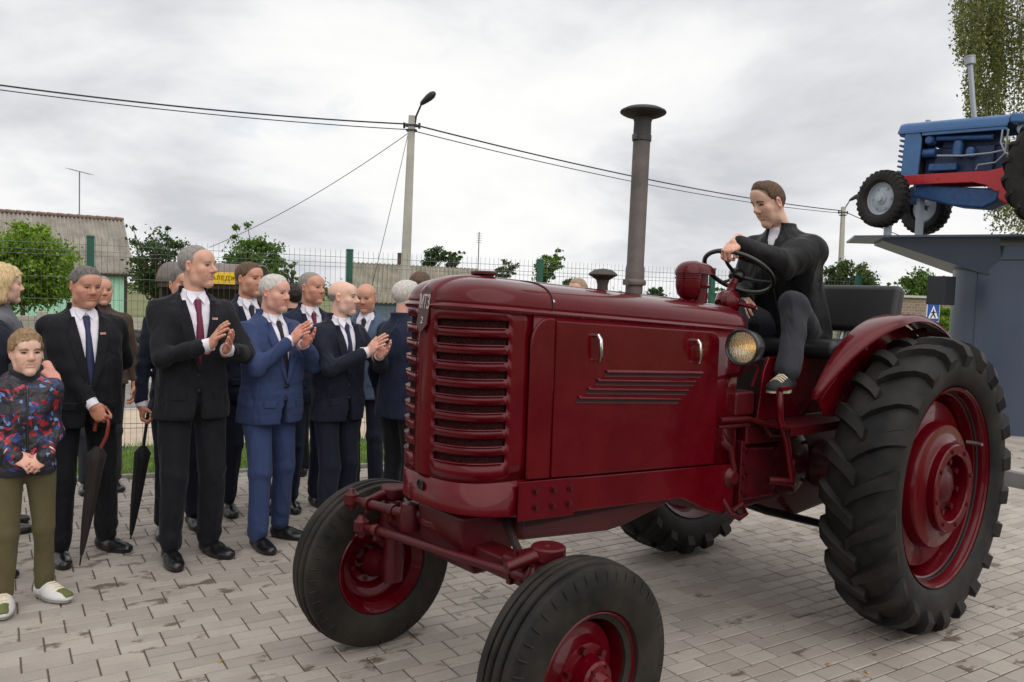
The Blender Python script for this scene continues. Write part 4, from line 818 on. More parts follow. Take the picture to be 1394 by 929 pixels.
for sgn_ in (1, -1):
    b = MB(); b.lathe([(.17, .0), (.17, .05), (.155, .06), (.12, .065), (.06, .075), (.05, .10), (.001, .10)], (-1.98, .19 * sgn_, .80), (0, sgn_, 0), 28); bh_ = b.build('brake_housing', M_CAST, gb)
    for k in range(8): an_ = 2 * math.pi * k / 8; b = MB(); b.cyl((-1.98 + .145 * math.cos(an_), .245 * sgn_, .80 + .145 * math.sin(an_)), (-1.98 + .145 * math.cos(an_), .262 * sgn_, .80 + .145 * math.sin(an_)), .010, n=6); b.build('bolt', M_CAST, gb)
    b = MB(); b.prism([(-1.53, .94), (-1.53, 1.03), (-1.88, 1.02), (-1.88, .93)], .2 * sgn_, .26 * sgn_, lambda a, c, d: (a, d, c)); b.build('upper_cover', M_CAST, gb, bevel=.01)
    b = MB(); b.tube([(-1.30, .262 * sgn_, .98), (-1.36, .285 * sgn_, .94), (-1.40, .285 * sgn_, .84), (-1.38, .275 * sgn_, .76)], .016, 8); b.build('oil_pipe', M_CAST, ch)
    b = MB(); b.lathe([(.05, 0), (.05, .03), (.035, .04), (.03, .055), (.001, .056)], (-1.38, .255 * sgn_, .80), (0, sgn_, 0), 18); b.build('inspection_cap', M_CAST, ch)
b = MB(); b.box((-1.60, -.02, 1.12), (.34, .34, .10)); b.box((-1.56, -.10, 1.20), (.2, .14, .12)); b.build('gearbox_top', M_CAST, TR, bevel=.015)
b = MB(); b.tube([(-1.50, .12, 1.17), (-1.60, .14, 1.30), (-1.58, .14, 1.42)], .012, 8); b.build('shift_lever', M_BLACKM, TR)
# pipes and rods along the housing, hand lever and pedal
b = MB(); b.tube([(-1.27, .285, 1.085), (-1.50, .285, 1.075), (-1.60, .30, 1.05), (-1.64, .32, .99), (-1.76, .32, .985)], .014, 8); b.build('control_rod', M_CAST, TR)
b = MB(); b.tube([(-1.27, .275, 1.05), (-1.52, .275, 1.045)], .011, 8); b.build('control_rod', M_CAST, TR)
b = MB(); b.box((-1.47, .22, 1.15), (.16, .13, .12)); b.build('hydraulic_valve', M_CAST, TR, bevel=.015)
b = MB(); b.tube([(-1.73, .40, .76), (-1.64, .41, .98), (-1.565, .415, 1.09), (-1.555, .415, 1.17), (-1.575, .40, 1.222), (-1.62, .36, 1.235)], .017, 10); b.box((-1.60, .385, 1.234), (.09, .08, .014)); b.build('clutch_pedal', M_RED, TR)
b = MB(); b.tube([(-1.62, .335, .77), (-1.73, .40, .76), (-1.8, .36, .74)], .02, 10); b.build('pedal_shaft', M_CAST, TR)
b = MB(); b.tube([(-1.62, -.2, .98), (-1.55, -.19, 1.28), (-1.58, -.17, 1.52)], .011, 8); b.lathe([(.001, -.02), (.02, -.005), (.018, .012), (.001, .02)], (-1.58, -.17, 1.53), (0, 0, 1), 12); b.build('gear_lever', M_BLACKM, TR)
b = MB(); b.tube([(-1.49, .30, 1.235), (-1.52, .31, 1.32), (-1.50, .31, 1.34)], .007, 6); b.build('decompression_lever', M_RED, TR)
b = MB(); b.tube([(-1.72, .1, .60), (-1.95, .12, .52), (-2.25, .35, .44), (-2.6, .45, .46)], .022, 8); b.build('draw_bar', M_BLACKM, TR)
# seat
b = MB(); b.box((-2.24, .02, 1.405), (.44, .82, .10)); b.build('seat_cushion', M_LEATHER, TR, bevel=.045, seg=4)
b = MB(); q = Matrix.Rotation(R(-13), 3, 'Y'); b.box((-2.55, .04, 1.625), (.085, .92, .27), q); b.build('seat_backrest', M_LEATHER, TR, bevel=.035, seg=4)
for sgn_ in (1, -1): b = MB(); b.tube([(-2.42, .2 * sgn_, 1.36), (-2.50, .2 * sgn_, 1.45), (-2.57, .2 * sgn_, 1.60)], .016, 8); b.build('backrest_frame', MATS['bright_steel'], TR)
# fenders
for sgn_ in (1, -1):
    b = MB(); g_ = []
    for k in range(33):
        a = R(32) + R(128) * k / 32; r0 = .835 + .02 * math.sin((a - R(32)) / R(128) * math.pi)
        row = []
        for y, dr in ((.50, -.02), (.506, -.004), (.52, .0), (.59, .004), (.655, .0), (.682, -.010), (.694, -.032), (.692, -.036)):
            y = .515 + (y - .50) * min(.95, .16 + .79 * k / 11)
            row.append((-2.361 + (r0 + dr) * math.cos(a), y * sgn_, .752 + (r0 + dr) * math.sin(a)))
        g_.append(row)
    b.grid(g_); fe = b.build('fender', M_RED, TR, sharp=50); md = fe.modifiers.new('t', 'SOLIDIFY'); md.thickness = .006; md.offset = -1
    pts = [(-2.361 + .818 * math.cos(R(34) + R(124) * k / 20), .752 + .818 * math.sin(R(34) + R(124) * k / 20)) for k in range(21)] + [(-2.98, 1.02), (-1.78, 1.10)]
    b = MB(); b.prism(pts, .519 * sgn_, .525 * sgn_, lambda a, c, d: (a, d, c)); b.build('fender_side', M_RED, fe)
    for fx, fz in ((-2.0, 1.42), (-2.65, 1.5)): b = MB(); b.tube([(fx, .26 * sgn_, 1.06), (fx, .50 * sgn_, fz), (fx, .60 * sgn_, fz + .02)], .018, 8); b.build('fender_stay', M_CAST, fe)
# ------------------------------------------------------------------ wheels
def rear_wheel(y0, sgn_, name='rear_wheel', R0=.752, mt=M_TYRE, mr=M_RED, mh=M_CAST, parent=TR, ax=-2.361, nl=22):
    o = (ax, y0, R0); d = (0, sgn_, 0)
    b = MB(); b.lathe([(.504, .135), (.506, .128), (.500, .12), (.487, .118), (.480, .10), (.477, .075), (.462, .066), (.459, .045), (.452, .03), (.445, -.06), (.477, -.075), (.487, -.118), (.500, -.12), (.504, -.128), (.504, -.135), (.49, -.13), (.44, -.075), (.43, -.05), (.432, .0), (.42, .025), (.34, .03), (.322, .042), (.316, .085), (.308, .098), (.27, .102), (.228, .112), (.222, .118), (.22, .152), (.214, .158), (.172, .158), (.166, .152), (.162, .085), (.001, .085)], o, d, 64, cap=(False, True))
    w = b.build(name, mr, parent, sharp=32)
    b = MB(); prof = [(.503, .10), (.512, .132), (.535, .148), (.58, .158), (.63, .160), (.672, .150), (.700, .125), (.714, .08), (.718, .0)]; prof = prof + [(r, -h) for r, h in reversed(prof[:-1])]
    b.lathe(prof + [(.47, -.08), (.47, .08)], o, d, 72, True)
    for s in (1, -1):
        for k in range(nl):
            f0 = 2 * math.pi * (k + (0 if s > 0 else .5)) / nl; rings = []
            for t, (r, h, hh, wd) in enumerate(((.704, -.018, .042, .026), (.706, .02, .044, .026), (.704, .06, .046, .028), (.698, .098, .046, .030), (.682, .128, .046, .033), (.652, .150, .034, .034), (.612, .160, .005, .030))):
                f = f0 + .20 * max(0, min(1, (h + .016) / .174)) ** .9; nr = Vector((.97, .24)) if h < .09 else (Vector((.85, .52)) if h < .12 else (Vector((.6, .8)) if h < .14 else Vector((.3, .95))))
                if h < .05: nr = Vector((1, .0))
                rb, hb = r - .012 * nr.x, h - .012 * nr.y; rt, ht = r + hh * nr.x, h + hh * nr.y; ring = []
                for (rr2, h2, dw) in ((rb, hb, -wd * 1.5), (rt, ht, -wd * 1.05), (rt, ht, wd * 1.05), (rb, hb, wd * 1.5)):
                    ff = f + dw / max(rr2, .1); ring.append((ax + rr2 * math.cos(ff), y0 + s * h2 * sgn_, R0 + rr2 * math.sin(ff)))
                rings.append(ring)
            b.grid(rings, wrap=True); b.add(list(reversed(rings[0])), [(0, 1, 2, 3)]); b.add(rings[-1], [(0, 1, 2, 3)])
    b.build('tyre', mt, w, sharp=40, bevel=0.0)
    b = MB(); b.lathe([(.11, .07), (.11, .11), (.085, .115), (.08, .12), (.06, .13), (.001, .135)], o, d, 24); hb_ = b.build('hub', mh, w)
    for k in range(8): a = 2 * math.pi * k / 8 + .2; p = Vector((ax + .128 * math.cos(a), y0, R0 + .128 * math.sin(a))); b = MB(); b.cyl(p + Vector((0, .08 * sgn_, 0)), p + Vector((0, .125 * sgn_, 0)), .016, n=6); b.build('wheel_nut', mh, w)
    for k in range(8): a = 2 * math.pi * k / 8 + .55; p = Vector((ax + .193 * math.cos(a), y0, R0 + .193 * math.sin(a))); b = MB(); b.cyl(p + Vector((0, .155 * sgn_, 0)), p + Vector((0, .166 * sgn_, 0)), .011, n=6); b.build('wheel_bolt', mh, w)
    p = Vector((ax - .40, y0 + .05 * sgn_, R0 + .18)); b = MB(); b.tube([p, p + Vector((.0, .05 * sgn_, .0)), p + Vector((.01, .08 * sgn_, 0))], [.012, .010, .008], 8); b.build('valve', MATS['bright_steel'], w)
    return w
rear_wheel(.7512, 1); rear_wheel(-.7512, -1)
def front_wheel(y0, sgn_, steer=0.0, ax=0.0, R0=.382, parent=TR, mt=M_TYREF, mr=M_RED):
    d = Vector((-math.sin(steer) * sgn_, math.cos(steer) * sgn_, 0)); o = Vector((ax, y0, R0))
    b = MB(); b.lathe([(.216, .078), (.221, .074), (.222, .066), (.212, .062), (.205, .045), (.19, .035), (.186, -.035), (.205, -.045), (.212, -.062), (.222, -.066), (.221, -.074), (.214, -.078), (.20, -.06), (.178, -.04), (.17, -.01), (.165, .0), (.13, .006), (.12, .012), (.105, .04), (.09, .045), (.075, .048), (.07, .06), (.066, .10), (.058, .108), (.04, .11), (.034, .125), (.026, .142), (.001, .146)], o, d, 48, cap=(False, True))
    w = b.build('front_wheel', mr, parent, sharp=32)
    half = [(.218, .062), (.226, .080), (.25, .089), (.285, .092), (.318, .089), (.343, .082), (.362, .076), (.371, .072), (.3735, .066), (.3745, .046), (.372, .042), (.360, .040), (.360, .031), (.3765, .028), (.381, .024), (.3818, .0)]
    half = half[:-1] + [(.382, .010), (.378, .007), (.365, .005), (.365, .0)]
    prof = half + [(r, -h) for r, h in reversed(half[:-1])]
    b = MB(); b.lathe(prof + [(.19, -.05), (.19, .05)], o, d, 72, True)
    u = Vector((0, 0, 1)); v = Vector(d).cross(u)
    for s in (1, -1):
        for k in range(44):
            a = 2 * math.pi * k / 44; e = v * math.cos(a) + u * math.sin(a); tg = -v * math.sin(a) + u * math.cos(a); w_ = .004
            P = [o + e * r + Vector(d) * (h * s) for r, h in ((.325, .0872), (.345, .0850), (.362, .0775))]; b.grid([[p - tg * w_ for p in P], [p + Vector(d) * .0018 * s + e * .001 for p in P], [p + tg * w_ for p in P]])
    b.build('tyre', mt, w, sharp=40, recalc=False)
    for k in range(6): a = 2 * math.pi * k / 6 + .3; p = o + (v * math.cos(a) + u * math.sin(a)) * .092; b = MB(); b.cyl(p + Vector(d) * .04, p + Vector(d) * .062, .013, n=6); b.build('wheel_nut', M_CAST, w)
    for k in range(5): a = 2 * math.pi * k / 5 + .9; p = o + (v * math.cos(a) + u * math.sin(a)) * .055; b = MB(); b.cyl(p + Vector(d) * .1, p + Vector(d) * .116, .006, n=6); b.build('hub_bolt', M_CAST, w)
    b = MB(); b.lathe([(.07, -.01), (.06, -.04), (.05, -.07), (.04, -.10), (.04, -.17)], o, d, 20); b.build('hub', M_CAST, w)
    return w
front_wheel(.672, 1); front_wheel(-.672, -1)
# front axle and steering linkage
b = MB(); b.grid([[Vector((x, y, z)) for x, z in ((-.05, .60), (.05, .60), (.055, .64), (.05, .685), (-.05, .685), (-.055, .64))] for y in (-.46, -.25, -.14, .14, .25, .46)], wrap=True); b.add([Vector((x, -.46, z)) for x, z in ((-.05, .60), (.05, .60), (.055, .64), (.05, .685), (-.05, .685), (-.055, .64))], [tuple(range(6))]); b.add([Vector((x, .46, z)) for x, z in ((-.05, .60), (.05, .60), (.055, .64), (.05, .685), (-.05, .685), (-.055, .64))], [tuple(range(6))]); fa = b.build('front_axle', M_CAST, TR, bevel=.012)
b = MB(); b.prism([(.12, .80), (.10, .64), (.04, .56), (-.12, .56), (-.16, .68), (-.16, .80)], -.15, .15, lambda a, c, d: (a, d, c)); b.build('axle_support', M_CAST, TR, bevel=.02, seg=3)
for sgn_ in (1, -1):
    b = MB(); b.lathe([(.045, .34), (.05, .42), (.042, .47), (.042, .56), (.062, .575), (.062, .70), (.05, .712), (.045, .715), (.045, .722), (.06, .726), (.062, .738), (.062, .762), (.056, .768), (.001, .769)], (0, .512 * sgn_, 0), (0, 0, 1), 24); kp = b.build('king_pin', M_CAST, fa)
    b = MB(); b.tube([(0, .51 * sgn_, .40), (0, .56 * sgn_, .385), (0, .60 * sgn_, .382)], [.05, .045, .04], 12); b.build('spindle', M_CAST, kp)
    b = MB(); b.tube([(0, .51 * sgn_, .745), (.08, .505 * sgn_, .735), (.17, .49 * sgn_, .715)], [.03, .022, .02], 10); b.build('steering_arm', M_CAST, kp)
    b = MB(); b.box((.0, .40 * sgn_, .665), (.15, .12, .09)); b.build('axle_sleeve', M_CAST, fa, bevel=.015); 
    for q in (-.05, .05): b = MB(); b.cyl((q, .40 * sgn_, .705), (q, .40 * sgn_, .73), .012, n=6); b.build('bolt', M_CAST, fa)
def rod(name, a, c, r, jr=.032):
    a, c = Vector(a), Vector(c); d = (c - a).normalized(); b = MB(); b.tube([a, a + d * .06, a + d * .065, c - d * .065, c - d * .06, c], [r * .8, r * .8, r, r, r * .8, r * .8], 12)
    ro = b.build(name, M_CAST, TR)
    for e in (a, c): b = MB(); b.lathe([(.012, -.05), (.02, -.03), (jr, -.02), (jr, .02), (.022, .028), (.012, .045)], e, (0, 0, 1), 14); b.build('ball_joint', M_CAST, ro)
    for e in (a + d * .1, c - d * .1): b = MB(); b.lathe([(r + .007, -.012), (r + .007, .012)], e, d, 14); b.box(e + Vector((.0, 0, -r - .012)), (.02, .022, .02)); b.build('rod_clamp', M_CAST, ro)
rod('tie_rod', (.215, -.42, .645), (.06, .50, .655), .018); rod('drag_link', (.205, -.53, .735), (.115, -.20, .725), .019)
b = MB(); b.tube([(.115, -.20, .725), (.06, -.14, .74), (.0, -.1, .76)], .028, 10); b.lathe([(.04, -.06), (.045, 0), (.035, .05), (.001, .06)], (.115, -.2, .725), (0, 0, 1), 14); b.build('pitman_arm', M_CAST, TR)
b = MB(); b.prism([(.10, -.20), (.12, -.08), (.10, .02), (.0, .02), (.0, -.20)], .70, .735, lambda a, c, d: (a, c, d)); b.build('steering_bracket', M_CAST, TR, bevel=.01)
b = MB(); b.tube([(-.1, .12, .79), (-.02, .36, .66)], .016, 8); b.build('axle_stay', M_DARK, TR); b = MB(); b.tube([(-.1, -.12, .79), (-.02, -.36, .66)], .016, 8); b.build('axle_stay', M_DARK, TR)
# ================================================================== plinth with the blue tractor
M_PLN = mat('plinth_sheet', s2l(76, 86, 104), .36, .2, var=.06, vscale=1.2, bump=.05, bscale=3)
PC = Vector((6.62, 10.62, 0)); PR = .82
pl = thing('plinth', 'tall dark blue grey round plinth with pointed top plate carrying the blue tractor', 'plinth', (PC.x, PC.y, .105))
b = MB(); b.lathe([(PR, 0), (PR, 2.16)], (0, 0, 0), (0, 0, 1), 72); col_ = b.build('column', M_PLN, pl)
b = MB(); b.lathe([(PR + .003, 2.165), (PR + .012, 2.17), (PR + .012, 2.34), (PR, 2.345)], (0, 0, 0), (0, 0, 1), 72); b.build('collar', M_PLN, pl)
for a in (R(200), R(290)): b = MB(); p = Vector((math.cos(a), math.sin(a), 0)) * (PR + .001); b.box(p + Vector((0, 0, 1.08)), (.012, .012, 2.12), Matrix.Rotation(a, 3, 'Z')); b.build('seam', M_PLN, col_)
tip = at(1157, 327, 11.25); ZP = 2.46
wdirp = Vector((tip.x - PC.x, tip.y - PC.y, 0)); wl_ = wdirp.length; wdirp.normalize(); wn = Vector((-wdirp.y, wdirp.x, 0))
def PQ(a, s, z): v = wdirp * a + wn * s; return Vector((v.x, v.y, z))
out_ = [PQ(wl_, .0, 0), PQ(wl_ - .25, .62, 0), PQ(.6, 1.02, 0), PQ(-1.5, 1.02, 0), PQ(-1.5, -1.02, 0), PQ(.6, -1.02, 0), PQ(wl_ - .25, -.62, 0)]
out_ = [PQ(wl_, -.55, 0), PQ(wl_, .55, 0), PQ(.4, .98, 0), PQ(-1.5, .98, 0), PQ(-1.5, -.98, 0), PQ(.4, -.98, 0)]
b = MB(); b.add([(v.x, v.y, z) for z in (ZP - .025, ZP) for v in out_], [tuple(range(5, -1, -1)), tuple(range(6, 12))] + [(i, (i + 1) % 6, 6 + (i + 1) % 6, 6 + i) for i in range(6)]); b.build('top_plate', M_PLN, pl)
b = MB(); a0 = wl_ - .36
b.add([PQ(a0, -.48, ZP - .026), PQ(a0, .48, ZP - .026), PQ(.5, .8, ZP - .026), PQ(.5, -.8, ZP - .026), PQ(a0, -.46, ZP - .06), PQ(a0, .46, ZP - .06), PQ(.6, .62, ZP - .47), PQ(.6, -.62, ZP - .47), PQ(.4, .62, ZP - .47), PQ(.4, -.62, ZP - .47)], [(0, 1, 2, 3), (0, 4, 5, 1), (4, 7, 6, 5), (0, 3, 9, 7, 4), (1, 5, 6, 8, 2), (7, 9, 8, 6), (3, 2, 8, 9)]); b.build('prow', M_PLN, pl)
sx = at(1281, 396, 10.35); b = MB(); b.box(sx - Vector((PC.x, PC.y, .105)), (.20, .26, .36), Matrix.Rotation(.4, 3, 'Z')); b.build('speaker_box', mat('dark_box', s2l(30, 33, 42), .5), pl, bevel=.01)  # dark speaker box fixed to the side of the column

M_BLUEP = mat('blue_paint', s2l(56, 100, 150), .42, coat=.25, coat_rough=.2, var=.1, vscale=6); M_BLUED = mat('blue_engine_paint', s2l(40, 78, 128), .5, var=.2, vscale=14)
M_REDP = mat('red_paint', s2l(178, 24, 36), .45, coat=.2, var=.08); M_GREYP = mat('grey_rim_paint', s2l(166, 174, 184), .5, var=.08); M_SILV = mat('silver_pipe', s2l(150, 154, 162), .4, .4)
BL = Vector((-.77, -.64, 0)).normalized(); BF = Vector((BL.y, -BL.x, 0))          # left and forward of the blue tractor
w1 = at(1201, 272, 11.0); fc = Vector((w1.x, w1.y, 0)) - BL * .64
PIT = R(2.8)
BT = thing('tractor', 'blue tractor with red frame and open engine mounted on the dark plinth', 'tractor', (fc.x - BF.x * .17, fc.y - BF.y * .17, w1.z - .15), 0)
BT.rotation_euler = Matrix(((BF.x, BL.x, 0), (BF.y, BL.y, 0), (0, 0, 1))).to_4x4().to_euler()
BT.matrix_basis = Matrix.Translation((fc.x - BF.x * .17, fc.y - BF.y * .17, w1.z - .15)) @ Matrix(((BF.x, BL.x, 0), (BF.y, BL.y, 0), (0, 0, 1))).to_4x4() @ Matrix.Rotation(-PIT, 4, 'Y')
RF = .385                                                                         # local z = 0 is the front axle height
def blue_wheel(o, d, Rr, w, rim, nl, name, lug):
    o = Vector(o); d = Vector(d).normalized(); b = MB(); b.lathe([(rim + .012, w * .40), (rim + .014, w * .36), (rim, w * .32), (rim - .025, w * .2), (rim - .03, .0), (rim - .06, -.01), (rim * .6, .015), (rim * .35, .02), (rim * .3, .045), (rim * .2, .05), (rim * .18, .09), (.001, .095)], o, d, 40, cap=(False, True)); wh = b.build(name, M_GREYP, BT, sharp=35)
    b = MB(); pr = [(rim + .002, w * .34), (rim + .02, w * .46), (rim + (Rr - rim) * .5, w * .5), (Rr - .05, w * .46), (Rr - .02, w * .36), (Rr - .012, .0)]; b.lathe(pr + [(r, -h) for r, h in reversed(pr[:-1])] + [(rim - .02, -w * .3), (rim - .02, w * .3)], o, d, 48, True)
    u = Vector((0, 0, 1)); v = d.cross(u)
    for s in (1, -1):
        for k in range(nl):
            a0 = 2 * math.pi * (k + (0 if s > 0 else .5)) / nl; rings = []
            for r, h in ((Rr - .014, -.01), (Rr - .014, w * .2), (Rr - .02, w * .36), (Rr - .05, w * .47), (Rr - .085, w * .5)):
                a = a0 + (h / (w * .5)) * (.16 if lug > .02 else .06); hh = lug if h < w * .45 else lug * .4; wd = .028 if lug > .02 else .018; e = v * math.cos(a) + u * math.sin(a); tg = -v * math.sin(a) + u * math.cos(a); nr = (e + d * s * (.0 if h < w * .3 else .7)).normalized(); c = o + e * r + d * s * h
                rings.append([c - nr * .012 - tg * wd, c + nr * hh - tg * wd * .8, c + nr * hh + tg * wd * .8, c - nr * .012 + tg * wd])
            b.grid(rings, wrap=True); b.add(list(reversed(rings[0])), [(0, 1, 2, 3)]); b.add(rings[-1], [(0, 1, 2, 3)])
    b.build('tyre', M_TYRE, wh, sharp=40)
    for k in range(6): a = 2 * math.pi * k / 6; p = o + (v * math.cos(a) + u * math.sin(a)) * rim * .62; b = MB(); b.cyl(p + d * .012, p + d * .03, .013, n=8); b.build('wheel_nut', M_SILV, wh)
    return wh
st_ = R(14); dl = Vector((-math.sin(-st_), math.cos(-st_), 0)); 
for s in (1, -1): blue_wheel((.17, .64 * s, .15), Vector((math.sin(st_), math.cos(st_), 0)) * (s if s > 0 else -1), RF, .19, .235, 30, 'front_wheel', .012)
for s in (1, -1): blue_wheel((-2.07, .70 * s, .45), (0, s, 0), .75, .32, .5, 22, 'rear_wheel', .034)
b = MB(); b.box((.17, 0, .22), (.10, 1.0, .10)); b.box((.06, 0, .28), (.2, .16, .12)); ba = b.build('front_axle', M_BLUED, BT, bevel=.015)
for s in (1, -1): b = MB(); b.cyl((.17, .5 * s, .10), (.17, .5 * s, .36), .04); b.cyl((.17, .5 * s, .15), (.17, .60 * s, .15), .04); b.build('king_pin', M_BLUED, ba)
# hood
b = MB(); rows = []
for k in range(13):
    a = math.pi * k / 12; c, s = math.cos(a), math.sin(a); y = math.copysign(.25 * abs(c) ** (2 / 3.2), c); z = 1.10 + .13 * abs(s) ** (2 / 3.2); rows.append((y, z))
g_ = []
for x, k, dz in ((.27, .55, -.05), (.265, .85, -.015), (.24, .97, -.003), (.2, 1, 0), (-.4, 1, 0), (-1.0, 1, 0), (-1.12, 1, 0)): g_.append([(x, y * k, 1.10 + (z - 1.10) * k + dz) for y, z in rows])
b.grid(g_); b.add(g_[0], [tuple(range(13))]); bh = b.build('hood', M_BLUEP, BT, sharp=45)
for s in (1, -1): b = MB(); b.box((-.43, .252 * s, 1.085), (1.36, .02, .045)); b.build('hood_edge', M_BLUEP, bh, bevel=.006)
b = MB(); b.prism([(-1.12, 1.10), (-1.12, 1.225), (-1.36, 1.2), (-1.5, 1.06)], -.25, .25, lambda a, c, d: (a, d, c)); b.build('tank_cowl', M_BLUEP, BT, bevel=.03, seg=3)
# radiator shell with open grille fins
for s in (1, -1):
    b = MB(); b.prism([(.16, .42), (.16, 1.09), (.02, 1.09), (-.05, 1.06), (-.07, .99), (-.07, .42)], .20 * s, .245 * s, lambda a, c, d: (a, d, c)); b.build('radiator_side', M_BLUEP, BT, bevel=.012)
    b = MB(); b.prism([(-.07, 1.02), (-.07, 1.065), (-1.08, 1.065), (-1.12, 1.03), (-1.12, .98), (-1.09, 1.02)], .22 * s, .25 * s, lambda a, c, d: (a, d, c)); b.build('opening_frame', M_BLUEP, BT, bevel=.008)
b = MB(); b.box((.08, 0, .76), (.08, .40, .66)); b.build('radiator_core', M_DARK, BT)
for k in range(9): z = 1.06 - .07 * k; b = MB(); b.tube([(.16, -.22, z - .02), (.235, -.18, z), (.255, 0, z + .005), (.235, .18, z), (.16, .22, z - .02)], .016, 8); b.build('grille_fin', M_BLUED, BT)
# engine seen through the open side
b = MB(); b.box((-.55, 0, .66), (.98, .10, .42)); b.box((-.62, 0, .92), (.72, .08, .12)); b.box((-.50, 0, .62), (.60, .2, .30)); b.box((-.82, 0, .70), (.24, .22, .34)); en = b.build('engine_block', mat('deep_blue_engine', s2l(26, 48, 84), .55, var=.3, vscale=18), BT, bevel=.02)
for s in (1, -1):
    b = MB(); b.lathe([(.05, -.05), (.065, -.03), (.065, .05), (.045, .08), (.001, .085)], (-.16, .15 * s, .965), (0, s, 0), 18); b.build('filter', M_BLUED, en)
    b = MB(); b.cyl((-.24, .16 * s, .985), (-.92, .16 * s, .955), .035); b.build('manifold', M_BLUED, en)
    b = MB(); b.lathe([(.06, 0), (.06, .16), (.045, .2), (.001, .21)], (-.52, .17 * s, .73), (0, 0, 1), 18); b.build('filter', M_BLUED, en)
    b = MB(); b.lathe([(.055, 0), (.055, .1), (.04, .13), (.001, .135)], (-.68, .17 * s, .71), (0, 0, 1), 18); b.build('filter', M_BLUED, en)
    b = MB(); b.cyl((-.08, .15 * s, .80), (-.24, .15 * s, .80), .06); b.build('generator', M_BLUED, en)
    b = MB(); b.box((-.36, .17 * s, .60), (.36, .08, .1)); b.build('fuel_pump', M_BLUED, en, bevel=.02)
    b = MB(); b.tube([(-.30, .24 * s, .745), (-.62, .25 * s, .725), (-.95, .25 * s, .74), (-1.12, .25 * s, .77)], [.016, .014, .012, .012], 8); b.build('pipe', M_SILV, en)
    b = MB(); b.tube([(-1.06, .25 * s, 1.02), (-1.06, .26 * s, .86), (-1.12, .26 * s, .74), (-1.26, .25 * s, .64)], .012, 8); b.build('pipe', M_SILV, en)
    b = MB(); b.tube([(-.80, .24 * s, .54), (-.82, .25 * s, .60), (-1.02, .25 * s, .62), (-1.12, .26 * s, .72), (-1.13, .26 * s, 1.02)], .011, 8); b.build('pipe', M_SILV, en)
    b = MB(); b.prism([(.12, .505), (.12, .375), (-.78, .385), (-.95, .34), (-1.05, .27), (-1.15, .25), (-1.15, .56), (-.95, .52)], .21 * s, .26 * s, lambda a, c, d: (a, d, c)); br_ = b.build('frame_rail', M_REDP, BT, bevel=.006)
    for bx, bz in ((.05, .49), (-.05, .49), (-.15, .49), (.05, .41), (-.05, .41), (-.15, .41), (-.35, .45)): b = MB(); b.cyl((bx, .26 * s, bz), (bx, .27 * s, bz), .012, n=6); b.build('bolt', M_REDP, br_)
b = MB(); b.prism([(-1.1, .16), (-1.1, .58), (-1.22, .74), (-1.50, .74), (-1.56, .5), (-1.54, .14), (-1.2, .10)], -.27, .27, lambda a, c, d: (a, d, c)); gh = b.build('gearbox', M_REDP, BT, bevel=.025, seg=3)
for k in range(7): a = R(70) + R(220) * k / 6; p = Vector((-1.30 + .16 * math.cos(a) , .27, .42 + .26 * math.sin(a))); b = MB(); b.cyl(p, p + Vector((0, .02, 0)), .022, n=6); b.build('bolt', M_REDP, gh)
b = MB(); b.prism([(-1.54, .14), (-1.54, .66), (-2.6, .66), (-2.6, .05), (-2.2, .0), (-1.8, .08)], -.22, .22, lambda a, c, d: (a, d, c)); b.build('rear_housing', M_REDP, BT, bevel=.03)
b = MB(); b.prism([(-.02, .38), (-.02, .22), (-.55, .09), (-.9, .06), (-1.06, .14), (-1.12, .3)], -.19, .19, lambda a, c, d: (a, d, c)); b.build('oil_sump', M_BLUED, BT, bevel=.03, seg=3)
b = MB(); b.tube([(-1.2, .1, 1.02), (-1.35, .12, 1.06), (-1.55, .14, 1.08), (-1.75, .14, 1.02)], [.07, .085, .085, .06], 14); b.build('air_duct', M_GREYP, BT)
b = MB(); b.tube([(-.62, 0, 1.2), (-.56, 0, 1.5), (-.48, 0, 1.95)], .032, 12); be = b.build('exhaust_stack', M_SILV, BT); b = MB(); b.lathe([(.035, -.02), (.065, -.01), (.065, .075), (.07, .08), (.07, .095), (.06, .1), (.001, .102)], (-.48, 0, 1.95), (.17, 0, 1), 18); b.build('rain_cap', M_SILV, be)
b = MB(); b.cyl((-.02, 0, 1.2), (-.02, 0, 1.27), .032); b.build('radiator_cap', M_SILV, BT); b = MB(); b.lathe([(.04, 0), (.04, .22), (.06, .23), (.06, .28), (.03, .32), (.001, .33)], (-1.42, 0, 1.2), (0, 0, 1), 16); b.build('air_cleaner', M_SILV, BT)
b = MB(); b.tube([(-1.5, 0, 1.1), (-1.75, 0, 1.5)], .02, 8); b.build('steering_column', M_BLUED, BT)
sc = Vector((-1.75, 0, 1.5)); n_ = Vector((-.5, 0, .86)).normalized(); e2 = n_.cross(Vector((0, 1, 0))); b = MB(); b.tube([sc + (Vector((0, 1, 0)) * math.cos(2 * math.pi * i / 32) + e2 * math.sin(2 * math.pi * i / 32)) * .19 for i in range(33)], .012, 8, cap=False); b.build('steering_wheel', M_BLACKM, BT)
b = MB(); b.box((-2.25, 0, 1.05), (.42, .44, .1)); b.box((-2.47, 0, 1.25), (.08, .44, .3)); b.build('seat', M_LEATHER, BT, bevel=.03)
for s in (1, -1):
    b = MB(); g_ = []
    for k in range(25): a = R(35) + R(120) * k / 24; g_.append([(-2.07 + r * math.cos(a), y * s,   .45 + r * math.sin(a)) for y, r in ((.40, .82), (.45, .84), (.62, .84), (.66, .82))])
    b.grid(g_); fe = b.build('fender', M_BLUEP, BT); md = fe.modifiers.new('t', 'SOLIDIFY'); md.thickness = .008
